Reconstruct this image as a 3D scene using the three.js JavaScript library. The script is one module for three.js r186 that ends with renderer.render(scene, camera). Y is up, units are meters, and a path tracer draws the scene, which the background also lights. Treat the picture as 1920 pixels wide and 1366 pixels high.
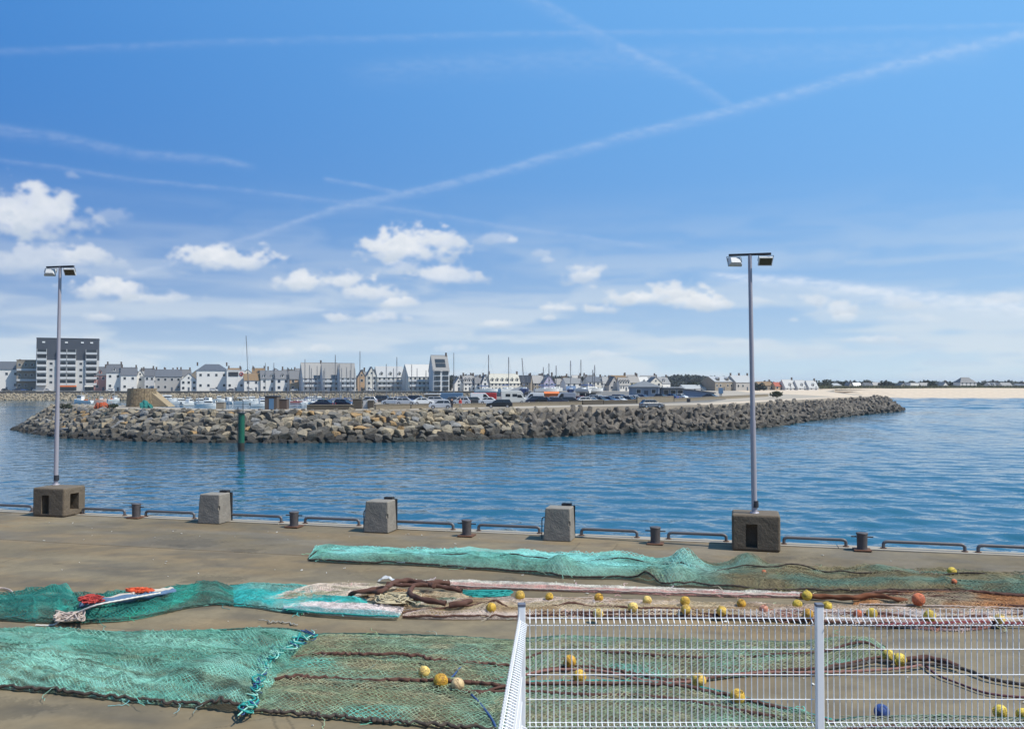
import * as THREE from 'three';
import { mergeGeometries, toCreasedNormals } from 'three/addons/utils/BufferGeometryUtils.js';
import { ConvexGeometry } from 'three/addons/geometries/ConvexGeometry.js';
import { RoundedBoxGeometry } from 'three/addons/geometries/RoundedBoxGeometry.js';
import { MarchingCubes } from 'three/addons/objects/MarchingCubes.js';
import { Brush, Evaluator, SUBTRACTION } from 'three-bvh-csg';

// ---------------------------------------------------------------- camera, sky, sun, exposure
const scene = new THREE.Scene();
const EYE = 4, FOC = 1663, HOR = 718, PITCH = Math.atan((HOR - 683) / FOC);
const camera = new THREE.PerspectiveCamera(2 * Math.atan(683 / FOC) * 180 / Math.PI, 1920 / 1366, 0.1, 9000);
camera.position.set(0, EYE, 0);
camera.rotation.x = PITCH;
scene.add(camera);
const renderer = new THREE.WebGLRenderer({ antialias: true });
renderer.setSize(1024, 728);
renderer.toneMapping = THREE.LinearToneMapping;
renderer.toneMappingExposure = 1.1;
renderer.shadowMap.enabled = true;

const SUN_EL = 56 * Math.PI / 180, SUN_AZ = 18 * Math.PI / 180;      // azimuth measured from the right, away from the camera
const SUN = new THREE.Vector3(Math.cos(SUN_EL) * Math.cos(SUN_AZ), Math.sin(SUN_EL), -Math.cos(SUN_EL) * Math.sin(SUN_AZ));
const sun = new THREE.DirectionalLight(new THREE.Color(1, 0.945, 0.85), 5.0);
sun.name = 'sun';
sun.position.copy(SUN).multiplyScalar(400); sun.target.position.set(0, 0, -150);
sun.castShadow = true; sun.shadow.mapSize.set(4096, 4096); sun.shadow.radius = 1;
Object.assign(sun.shadow.camera, { left: -330, right: 330, top: 420, bottom: -420, near: 1, far: 1400 });
scene.add(sun, sun.target);

// ---------------------------------------------------------------- random numbers and noise
function rng(seed) { let a = seed >>> 0; return () => { a = (a + 0x6D2B79F5) | 0; let t = Math.imul(a ^ (a >>> 15), 1 | a); t = (t + Math.imul(t ^ (t >>> 7), 61 | t)) ^ t; return ((t ^ (t >>> 14)) >>> 0) / 4294967296; }; }
const TAB = new Float32Array(65536); { const r = rng(7); for (let i = 0; i < 65536; i++) TAB[i] = r(); }
const cell = (i, j) => TAB[((i * 73 + j * 7919 + (i * j & 255) * 31) ^ (j << 5)) & 65535];
function vnoise(x, y) {
  const i = Math.floor(x), j = Math.floor(y); let a = x - i, b = y - j; a = a * a * (3 - 2 * a); b = b * b * (3 - 2 * b);
  const p = cell(i, j), q = cell(i + 1, j), r = cell(i, j + 1), s = cell(i + 1, j + 1);
  return p + (q - p) * a + (r - p + (s - r - q + p) * a) * b;
}
function fbm(x, y, n = 4) { let s = 0, w = 0.5, t = 0; for (let k = 0; k < n; k++) { s += w * vnoise(x, y); t += w; w *= 0.5; x = x * 2.03 + 17.3; y = y * 2.03 + 5.7; } return s / t; }
const clamp = (x, a = 0, b = 1) => x < a ? a : x > b ? b : x;
const mixn = (a, b, t) => a + (b - a) * t;
const sstep = (a, b, x) => { const t = clamp((x - a) / (b - a)); return t * t * (3 - 2 * t); };
const mix3 = (a, b, t) => [a[0] + (b[0] - a[0]) * t, a[1] + (b[1] - a[1]) * t, a[2] + (b[2] - a[2]) * t];
const lin = (r, g, b) => [r, g, b].map(v => { v /= 255; return v <= 0.04045 ? v / 12.92 : ((v + 0.055) / 1.055) ** 2.4; });

// surveying: sight lines of the photograph carried out to a level or to a distance
const cp = Math.cos(PITCH), sp = Math.sin(PITCH);
function sight(px, py) { const x = (px - 960) / FOC, y = -(py - 683) / FOC, z = -1; return [x, y * cp - z * sp, y * sp + z * cp]; }
function spot(px, py, level = 0) { const d = sight(px, py), t = (level - EYE) / d[1]; return new THREE.Vector3(d[0] * t, level, d[2] * t); }
function far(px, py, dist) { const d = sight(px, py), t = -dist / d[2]; return new THREE.Vector3(d[0] * t, EYE + d[1] * t, -dist); }

// ---------------------------------------------------------------- sky: air, cumulus and old contrails
{
  const W = 4096, H = 2048, data = new Float32Array(W * H * 4);
  const clouds = [[60, 405, 96, 48, .78], [110, 385, 45, 34, .7], [20, 420, 50, 34, .7], [60, 492, 130, 26, .5], [165, 482, 42, 18, .7], [430, 489, 84, 25, .95], [395, 480, 38, 16, .8], [465, 492, 50, 18, .7],
    [225, 545, 75, 22, .85], [205, 533, 36, 14, .8], [300, 560, 62, 12, .6], [775, 470, 72, 34, .95], [752, 458, 44, 22, .8], [835, 458, 32, 22, .75], [705, 460, 26, 13, .75], [760, 503, 42, 20, .55], [830, 520, 84, 17, .75], [800, 512, 40, 12, .5],
    [565, 530, 42, 17, .85], [622, 530, 56, 18, .9], [700, 552, 60, 20, .7], [690, 545, 46, 14, .6], [745, 568, 36, 10, .75], [1095, 520, 36, 18, .7], [1110, 508, 22, 14, .65], [1112, 538, 12, 10, .5], [1262, 550, 62, 28, .95], [1300, 565, 60, 20, .9], [1200, 558, 74, 18, .9], [1345, 573, 58, 11, .75], [1055, 578, 46, 13, .9], [1115, 580, 34, 10, .8], [1030, 597, 16, 6, .6],
    [1530, 566, 46, 13, .6], [1570, 580, 40, 16, .6], [1580, 596, 24, 12, .5], [1682, 570, 32, 12, .45], [690, 597, 60, 11, .65], [640, 598, 26, 9, .5], [925, 607, 26, 8, .6], [1640, 637, 66, 7, .5], [1290, 658, 36, 6, .5], [1275, 660, 15, 7, .4], [1150, 664, 36, 6, .5], [935, 449, 40, 12, .35], [962, 450, 12, 8, .5], [1028, 488, 14, 7, .4], [1018, 476, 16, 8, .3], [195, 597, 32, 8, .5], [210, 405, 34, 14, .25], [165, 395, 14, 9, .35], [135, 330, 18, 10, .25], [250, 512, 14, 6, .3], [1880, 560, 60, 12, .4], [490, 662, 60, 8, .4], [600, 655, 30, 9, .45], [840, 655, 50, 10, .4], [1390, 645, 60, 9, .3], [110, 640, 80, 10, .35], [1490, 600, 10, 5, .4], [1420, 565, 22, 6, .4], [1720, 600, 60, 9, .25]];
  const trails = [[[[180, 540], [250, 515], [480, 440], [640, 385], [800, 352], [960, 312], [1200, 245], [1390, 200], [1600, 140], [1920, 60], [2300, -50]], 4.5, 12, .26],
    [[[-300, 262], [0, 297], [250, 335], [480, 358], [640, 378], [800, 398], [960, 425], [1180, 455], [1320, 474]], 4, 5, .15], [[[-300, 190], [0, 240], [130, 258], [250, 285], [400, 295], [490, 315]], 14, 6, .17], [[[600, 332], [680, 346], [760, 362]], 4, 4, .2],
    [[[-200, 102], [80, 92], [480, 75], [960, 62], [1400, 57], [1920, 45], [2300, 40]], 7, 5, .11], [[[900, -60], [1010, 0], [1100, 50], [1200, 105], [1300, 150], [1400, 215]], 15, 10, .16], [[[620, 132], [1000, 108], [1560, 92], [1900, 80]], 22, 26, .09], [[[1300, 514], [1480, 522], [1650, 545], [1920, 572], [2200, 600]], 6, 22, .8], [[[440, 570], [640, 582], [900, 590]], 4, 6, .25]];
  for (const c of clouds) { c[2] *= 1.1; c[3] *= 1.15; c[5] = c[0] - c[2] * 1.7; c[6] = c[0] + c[2] * 1.7; c[7] = c[1] - c[3] * 1.8; c[8] = c[1] + c[3] * 1.6; }
  const frame = new THREE.Vector3();
  for (let j = 0; j < H; j++) {
    const el = ((j + 0.5) / H - 0.5) * Math.PI, y = Math.sin(el), ch = Math.cos(el), e = el * 180 / Math.PI;
    for (let i = 0; i < W; i++) {
      const o = (j * W + i) * 4; data[o + 3] = 1;
      if (e < -1) { data[o] = .4; data[o + 1] = .5; data[o + 2] = .58; continue; }
      const az = ((i + 0.5) / W - 0.5) * 2 * Math.PI, x = Math.cos(az) * ch, z = Math.sin(az) * ch;
      const dot = x * SUN.x + y * SUN.y + z * SUN.z, s = clamp((dot + 0.1) / 0.8, 0, 1.35) ** 1.15;
      let up = clamp(e / 90), c = mix3([.010, .140, .485], [.012, .105, .38], sstep(.25, 1, up));
      c = [c[0] + .155 * s, c[1] + .29 * s, c[2] + .34 * s];
      const hz = [.48 + .15 * s, .635 + .17 * s, .75 + .11 * s], w = Math.exp(-Math.max(e, 0) / 5.2);
      c = mix3(c, hz, clamp(w * 1.03));
      const q = ((az / Math.PI * 180) + 720), veil = sstep(13, 1, e) * (0.2 + .8 * sstep(.32, .66, fbm(q * .13 + fbm(q * .3, e, 2), e * .9 + 40, 5))) * .72;
      c = mix3(c, [.66, .725, .775], veil);
      const blue = sstep(6.5, 1, e) * sstep(.56, .72, fbm(q * .45 + 90, e * 2.6, 3)) * .3;
      c = mix3(c, [.46, .58, .73], blue);
      // picture-independent direction, read as a sight line only to copy where each cloud hangs
      const cy = y * cp + z * sp, cz = z * cp - y * sp;
      let alpha = 0, lit = 0;
      const inFrame = cz < -0.2;
      if (inFrame) {
        const px = 960 + FOC * x / -cz, py = 683 - FOC * cy / -cz;
        if (px > -420 && px < 2340 && py > -250 && py < 760) {
          const nA = fbm(px * .018 + 3, py * .026, 5), nB = fbm(px * .06 + 40, py * .09, 4);
          let rest = 1, best = 0;
          for (const k of clouds) {
            if (px < k[5] || px > k[6] || py < k[7] || py > k[8]) continue;
            const dx = (px - k[0]) / k[2]; let dy = (py - k[1]) / k[3]; if (dy > 0) dy *= 1.5;
            const r = Math.sqrt(dx * dx + dy * dy) + (nA - .5) * 1.5 + (nB - .5) * 1.15;
            const a = k[4] * (dy > 0 ? sstep(1.25, .2, r) : sstep(1.12, .42, r));
            if (a > 0) { rest *= 1 - a; if (a > best) { best = a; lit = clamp(.62 - dy * .42 + (nB - .5) * 1.1); } }
          }
          alpha = 1 - rest;
          for (const [pts, w0, w1, op] of trails) for (let k = 0; k + 1 < pts.length; k++) {
            const [ax, ay] = pts[k], [bx, by] = pts[k + 1]; if (px < Math.min(ax, bx) || px >= Math.max(ax, bx)) continue;
            const t = (px - ax) / (bx - ax), g = (k + t) / (pts.length - 1), wid = mixn(w0, w1, g);
            const wob = (fbm(px * .012, 3 + ay * .01, 3) - .5) * 9, d = (py - mixn(ay, by, t) - wob * .6) / wid;
            const ends = sstep(0, .1, g) * sstep(1, .9, g);
            const a = op * .5 * Math.exp(-d * d * (d < 0 ? 2.4 : .6)) * (.5 + .95 * sstep(.2, .8, fbm(px * .06 + 9, py * .2, 4))) * ends;
            c = mix3(c, [.80 , .84, .90], a);
          }
        }
      }
      const side = inFrame ? sstep(.62, .75, Math.abs(x / cz)) : 1;      // the same kind of fair-weather clouds go on all round
      if (side > 0 && e > 1 && e < 40) {
        const n = fbm(q * .09, e * .2 + 11, 5), band = sstep(1, 5, e) * sstep(30, 9, e);
        const a = side * band * sstep(.56, .68, n) * .85; if (a > alpha) { alpha = a; lit = clamp(.35 + (n - fbm(q * .09, e * .2 + 11.25, 5)) * 6 + .3); }
      }
      c = mix3(c, mix3([.55, .62, .70], [.84, .85, .86], lit), alpha * .9);
      data[o] = c[0]; data[o + 1] = c[1]; data[o + 2] = c[2];
    }
  }
  const t = new THREE.DataTexture(data, W, H, THREE.RGBAFormat, THREE.FloatType);
  t.mapping = THREE.EquirectangularReflectionMapping; t.magFilter = t.minFilter = THREE.LinearFilter; t.colorSpace = THREE.LinearSRGBColorSpace; t.needsUpdate = true;
  scene.background = t; scene.environment = t;
}
// ---------------------------------------------------------------- builders
const taken = {};
function numbered(n) { const k = taken[n] = (taken[n] ?? -1) + 1; return k ? n + '_' + String(k).padStart(3, '0') : n; }
function thing(name, label, category, pos = [0, 0, 0], turn = 0, group) {
  const o = new THREE.Group(); o.name = numbered(name); o.position.set(...(pos.isVector3 ? pos.toArray() : pos)); o.rotation.y = turn;
  o.userData = { label, category }; if (group) o.userData.group = group; scene.add(o); return o;
}
function part(parent, name, geo, m, label) {
  const o = new THREE.Mesh(geo, m); o.name = name; o.castShadow = o.receiveShadow = true; parent.add(o); if (label) o.userData.label = label; return o;
}
function structure(name, geo, m) { const o = new THREE.Mesh(geo, m); o.name = numbered(name); o.castShadow = o.receiveShadow = true; o.userData = { kind: 'structure' }; scene.add(o); return o; }
function mat(c, roughness = 0.9, opt = {}) {
  const { physical, ...rest } = opt, m = physical ? new THREE.MeshPhysicalMaterial({ roughness, ...rest }) : new THREE.MeshStandardMaterial({ roughness, ...rest });
  if (Array.isArray(c)) m.color.setRGB(c[0], c[1], c[2]); else m.color.set(c); return m;
}
const rgb = (r, g, b, k = 1) => lin(r, g, b).map(v => v * k);
// tileable noise texture around 1
function tnoise(seed, size, cells, oct, lo, hi, opt = {}) {
  const r = rng(seed), out = new Float32Array(size * size); let tot = 0, w = 1;
  for (let k = 0; k < oct; k++) {
    const n = Math.min(cells << k, size), g = new Float32Array(n * n); for (let i = 0; i < n * n; i++) g[i] = r();
    for (let y = 0; y < size; y++) for (let x = 0; x < size; x++) {
      const fx = x / size * n, fy = y / size * n, i = Math.floor(fx), j = Math.floor(fy); let a = fx - i, b = fy - j; a = a * a * (3 - 2 * a); b = b * b * (3 - 2 * b);
      const i1 = (i + 1) % n, j1 = (j + 1) % n;
      out[y * size + x] += w * mixn(mixn(g[j * n + i], g[j * n + i1], a), mixn(g[j1 * n + i], g[j1 * n + i1], a), b);
    }
    tot += w; w *= opt.fall ?? 0.6;
  }
  for (let i = 0; i < out.length; i++) out[i] = clamp((out[i] / tot - .5) * (opt.gain ?? 1.8) + .5);
  return out;
}
function grayTexture(a, size, lo, hi, tint = [1, 1, 1]) {
  const d = new Uint8Array(size * size * 4); for (let i = 0; i < size * size; i++) { const v = mixn(lo, hi, a[i]) * 255; d[i * 4] = clamp(v * tint[0], 0, 255); d[i * 4 + 1] = clamp(v * tint[1], 0, 255); d[i * 4 + 2] = clamp(v * tint[2], 0, 255); d[i * 4 + 3] = 255; }
  const t = new THREE.DataTexture(d, size, size); t.wrapS = t.wrapT = THREE.RepeatWrapping; t.magFilter = t.minFilter = THREE.LinearFilter; t.needsUpdate = true; return t;
}
// a small mesh collector
class MB {
  constructor() { this.p = []; this.n = []; this.u = []; this.c = []; }
  tri(a, b, c, na, nb, nc) {
    if (!na) { const ux = b[0] - a[0], uy = b[1] - a[1], uz = b[2] - a[2], vx = c[0] - a[0], vy = c[1] - a[1], vz = c[2] - a[2]; let x = uy * vz - uz * vy, y = uz * vx - ux * vz, z = ux * vy - uy * vx; const l = Math.hypot(x, y, z) || 1; na = nb = nc = [x / l, y / l, z / l]; }
    this.p.push(...a, ...b, ...c); this.n.push(...na, ...nb, ...nc);
    for (const [q, n] of [[a, na], [b, nb], [c, nc]]) { const X = Math.abs(n[0]), Y = Math.abs(n[1]), Z = Math.abs(n[2]); this.u.push(...(Y >= X && Y >= Z ? [q[0], q[2]] : X >= Z ? [q[2], q[1]] : [q[0], q[1]])); }
    return this;
  }
  quad(a, b, c, d) { return this.tri(a, b, c).tri(a, c, d); }
  box(x0, x1, y0, y1, z0, z1) {
    const v = (i, j, k) => [i ? x1 : x0, j ? y1 : y0, k ? z1 : z0];
    this.quad(v(0, 0, 1), v(1, 0, 1), v(1, 1, 1), v(0, 1, 1)); this.quad(v(1, 0, 0), v(0, 0, 0), v(0, 1, 0), v(1, 1, 0)); this.quad(v(1, 0, 1), v(1, 0, 0), v(1, 1, 0), v(1, 1, 1));
    this.quad(v(0, 0, 0), v(0, 0, 1), v(0, 1, 1), v(0, 1, 0)); this.quad(v(0, 1, 1), v(1, 1, 1), v(1, 1, 0), v(0, 1, 0)); this.quad(v(0, 0, 0), v(1, 0, 0), v(1, 0, 1), v(0, 0, 1)); return this;
  }
  // convex prism: polygon (counter-clockwise seen from +axis end) carried from A to B by map(u, v, t)
  prism(poly, f0, f1) {
    const n = poly.length, A = poly.map(q => f0(q)), B = poly.map(q => f1(q));
    for (let i = 0; i < n; i++) { const j = (i + 1) % n; this.quad(A[i], A[j], B[j], B[i]); }
    for (let i = 1; i + 1 < n; i++) { this.tri(B[0], B[i], B[i + 1]); this.tri(A[0], A[i + 1], A[i]); } return this;
  }
  slab(a, b, c, d, th) { // top face a b c d counter-clockwise from above, thickened downwards along its normal
    const u = b.map((v, i) => v - a[i]), w = d.map((v, i) => v - a[i]); let n = [u[1] * w[2] - u[2] * w[1], u[2] * w[0] - u[0] * w[2], u[0] * w[1] - u[1] * w[0]]; const l = Math.hypot(...n); n = n.map(v => v / l * th);
    const dn = q => q.map((v, i) => v - n[i]), A = dn(a), B = dn(b), C = dn(c), D = dn(d);
    return this.quad(a, b, c, d).quad(D, C, B, A).quad(A, B, b, a).quad(B, C, c, b).quad(C, D, d, c).quad(D, A, a, d);
  }
  cyl(x, y0, y1, z, r0, r1 = r0, seg = 10, cap = true) {
    for (let k = 0; k < seg; k++) {
      const a = k / seg * 2 * Math.PI, b = (k + 1) / seg * 2 * Math.PI, P = (t, r, y) => [x + Math.cos(t) * r, y, z - Math.sin(t) * r], N = t => [Math.cos(t), 0, -Math.sin(t)];
      this.tri(P(a, r0, y0), P(b, r0, y0), P(b, r1, y1), N(a), N(b), N(b)); this.tri(P(a, r0, y0), P(b, r1, y1), P(a, r1, y1), N(a), N(b), N(a));
      if (cap) { this.tri([x, y1, z], P(a, r1, y1), P(b, r1, y1)); this.tri([x, y0, z], P(b, r0, y0), P(a, r0, y0)); }
    } return this;
  }
  bar(a, b, r, seg = 6) { // round bar between two points
    const A = new THREE.Vector3(...a), B = new THREE.Vector3(...b), d = B.clone().sub(A).normalize(), u = (Math.abs(d.y) < .9 ? new THREE.Vector3(0, 1, 0) : new THREE.Vector3(1, 0, 0)).cross(d).normalize(), w = d.clone().cross(u);
    const P = (t, C) => { const n = u.clone().multiplyScalar(Math.cos(t)).addScaledVector(w, Math.sin(t)); return [C.clone().addScaledVector(n, r).toArray(), n.toArray()]; };
    for (let k = 0; k < seg; k++) { const s = k / seg * 2 * Math.PI, t = (k + 1) / seg * 2 * Math.PI, [a0, n0] = P(s, A), [a1, n1] = P(t, A), [b0] = P(s, B), [b1] = P(t, B); this.tri(a0, a1, b1, n0, n1, n1); this.tri(a0, b1, b0, n0, n1, n0); this.tri(B.toArray(), b0, b1); this.tri(A.toArray(), a1, a0); }
    return this;
  }
  geo() {
    const g = new THREE.BufferGeometry(); g.setAttribute('position', new THREE.Float32BufferAttribute(this.p, 3)); g.setAttribute('normal', new THREE.Float32BufferAttribute(this.n, 3)); g.setAttribute('uv', new THREE.Float32BufferAttribute(this.u, 2));
    if (this.c.length) g.setAttribute('color', new THREE.Float32BufferAttribute(this.c, 3)); return g;
  }
}
const boxGeo = (x0, x1, y0, y1, z0, z1) => new MB().box(x0, x1, y0, y1, z0, z1).geo();
function tubeThrough(points, r, seg = 60, rad = 8, closed = false) { return new THREE.TubeGeometry(new THREE.CatmullRomCurve3(points, closed, 'centripetal'), seg, r, rad, closed); }
const unitBox = boxGeo(-.5, .5, -.5, .5, -.5, .5);
const ORD = ['first', 'second', 'third', 'fourth', 'fifth', 'sixth', 'seventh', 'eighth', 'ninth', 'tenth', 'eleventh', 'twelfth', 'thirteenth', 'fourteenth', 'fifteenth', 'sixteenth', 'seventeenth', 'eighteenth', 'nineteenth', 'twentieth', 'twenty-first', 'twenty-second', 'twenty-third', 'twenty-fourth', 'twenty-fifth', 'twenty-sixth', 'twenty-seventh', 'twenty-eighth', 'twenty-ninth', 'thirtieth'];

// shared surface textures
const grainA = tnoise(11, 512, 8, 6, 0, 1, { gain: 2.0, fall: .75 });
const grainTex = grayTexture(grainA, 512, .72, 1.0), grainBump = grayTexture(grainA, 512, 0, 1);
const withRepeat = (t, r, s = r) => { const c = t.clone(); c.repeat.set(r, s); c.needsUpdate = true; return c; };
const LEVEL = -5.2, LAND = -0.4;
// ---------------------------------------------------------------- sea
{
  const S = 1024, TILE = 22, h = new Float32Array(S * S), r = rng(5), waves = [];
  for (let k = 0; k < 110; k++) {
    const lam = 0.22 * Math.pow(16, Math.pow(r(), .8)), dir = Math.PI / 2 + .2 + (r() + r() - 1) * 1.75, kk = TILE / lam;
    const m = Math.round(Math.cos(dir) * kk), n = Math.round(Math.sin(dir) * kk); if (!m && !n) continue;
    waves.push([m, n, r() * 6.283, Math.pow(lam, 1.0) * (.5 + r())]);
  }
  const SN = new Float32Array(4096); for (let i = 0; i < 4096; i++) { const s = Math.sin(i / 4096 * 2 * Math.PI); SN[i] = s; }
  for (const [m, n, ph, a] of waves) { const p0 = ph / 6.283 * 4096; for (let y = 0; y < S; y++) for (let x = 0; x < S; x++) h[y * S + x] += a * SN[Math.floor((m * x + n * y) / S * 4096 + p0) & 4095]; }
  let s2 = 0; for (const v of h) s2 += v * v; s2 = Math.sqrt(s2 / h.length);
  for (let i = 0; i < h.length; i++) h[i] = clamp(.5 + h[i] / s2 * .16);
  const tex = new THREE.DataTexture(h.slice(), S, S, THREE.RedFormat, THREE.FloatType);
  const d4 = new Float32Array(S * S * 4); for (let i = 0; i < S * S; i++) { d4[i * 4] = d4[i * 4 + 1] = d4[i * 4 + 2] = h[i]; d4[i * 4 + 3] = 1; }
  const bump = new THREE.DataTexture(d4, S, S, THREE.RGBAFormat, THREE.FloatType); bump.wrapS = bump.wrapT = THREE.RepeatWrapping; bump.magFilter = THREE.LinearFilter; bump.needsUpdate = true;
  bump.repeat.set(1 / TILE, 1 / TILE);
  // a broad chop at a larger size, so that the small pattern does not repeat
  const nd = new Uint8Array(S * S * 4), at = (x, y) => h[((y + S) % S) * S + (x + S) % S];
  for (let y = 0; y < S; y++) for (let x = 0; x < S; x++) { const gx = (at(x + 1, y) - at(x - 1, y)) * 2.2, gy = (at(x, y + 1) - at(x, y - 1)) * 2.2, l = Math.hypot(gx, gy, 1), o = (y * S + x) * 4; nd[o] = (-gx / l * .5 + .5) * 255; nd[o + 1] = (-gy / l * .5 + .5) * 255; nd[o + 2] = (1 / l * .5 + .5) * 255; nd[o + 3] = 255; }
  const nrm = new THREE.DataTexture(nd, S, S); nrm.wrapS = nrm.wrapT = THREE.RepeatWrapping; nrm.magFilter = THREE.LinearFilter; nrm.repeat.set(1 / 71, 1 / 71); nrm.rotation = .35; nrm.needsUpdate = true;
  const m = mat([.010, .078, .122], .05, { physical: true, ior: 1.33, bumpMap: bump, bumpScale: .07, normalMap: nrm }); m.normalScale.set(.15, .15);
  // real wavelets from the quay out past the breakwater; the open sea beyond is level
  const ws = [], rw = rng(19); for (let k = 0; k < 40; k++) { const lam = .42 * Math.pow(14, k / 39), dir = Math.PI / 2 + .25 + (rw() + rw() - 1) * 1.35, kk = 2 * Math.PI / lam; ws.push([Math.cos(dir) * kk, Math.sin(dir) * kk, rw() * 6.283, .0125 / kk * (.7 + .6 * rw()), lam]); }
  for (let k = 0; k < 14; k++) { const lam = 6 * Math.pow(3, k / 13), dir = Math.PI / 2 + .25 + (rw() + rw() - 1) * 1.2, kk = 2 * Math.PI / lam; ws.push([Math.cos(dir) * kk, Math.sin(dir) * kk, rw() * 6.283, .008 / kk * (.7 + .6 * rw()), lam, 1]); }
  const ROWS = 560, COLS = 460, pos = new Float32Array((ROWS + 1) * (COLS + 1) * 3), uv = new Float32Array((ROWS + 1) * (COLS + 1) * 2), nor = new Float32Array((ROWS + 1) * (COLS + 1) * 3), idx = new Uint32Array(ROWS * COLS * 6); let o = 0, t = 0;
  for (let j = 0; j <= ROWS; j++) { const d = 15 * Math.pow(38, j / ROWS), step = d * Math.log(38) / ROWS; for (let i = 0; i <= COLS; i++, o++) {
    const ang = (i / COLS - .5) * 1.5, x = Math.tan(ang) * d, z = -d; let h = 0, gx = 0, gz = 0; const gust = (.35 + .9 * fbm(x * .018 + 5, z * .03 + 2, 3)) * mixn(.55, 1.7, sstep(-45, 50, x + d * .1)) * (1 + 2.2 * sstep(110, 360, d)) * (1 + .9 * sstep(120, 45, d));
    const outer = sstep(180, 400, d); for (const [kx, kz, ph, am0, lam, open] of ws) { const q = lam / step, am = open ? am0 * outer : am0; if (q < 2.5 || !am) continue; const f = Math.min(1, (q - 2.5) / 2) * gust * am, p = kx * x + kz * z + ph, sn = Math.sin(p), cs = Math.cos(p); h += f * sn; gx += f * kx * cs; gz += f * kz * cs; }
    pos[3 * o] = x; pos[3 * o + 1] = LEVEL + h - ((i === 0 || i === COLS || j === 0 || j === ROWS) ? .3 : 0); pos[3 * o + 2] = z; uv[2 * o] = x; uv[2 * o + 1] = z; const l = Math.hypot(gx, 1, gz); nor[3 * o] = -gx / l; nor[3 * o + 1] = 1 / l; nor[3 * o + 2] = -gz / l;
    if (i && j) { const A = (j - 1) * (COLS + 1) + i - 1, B = A + 1, C = A + COLS + 1, D = C + 1; idx.set([A, B, D, A, D, C], t); t += 6; } } }
  const wg = new THREE.BufferGeometry(); wg.setAttribute('position', new THREE.BufferAttribute(pos, 3)); wg.setAttribute('normal', new THREE.BufferAttribute(nor, 3)); wg.setAttribute('uv', new THREE.BufferAttribute(uv, 2)); wg.setIndex(new THREE.BufferAttribute(idx, 1));
  structure('harbour_water', wg, m);
  const FL = LEVEL - .22, g = new MB().quad([-5000, FL, 300], [5000, FL, 300], [5000, FL, -6000], [-5000, FL, -6000]).geo();
  structure('sea', g, m);
}

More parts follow.
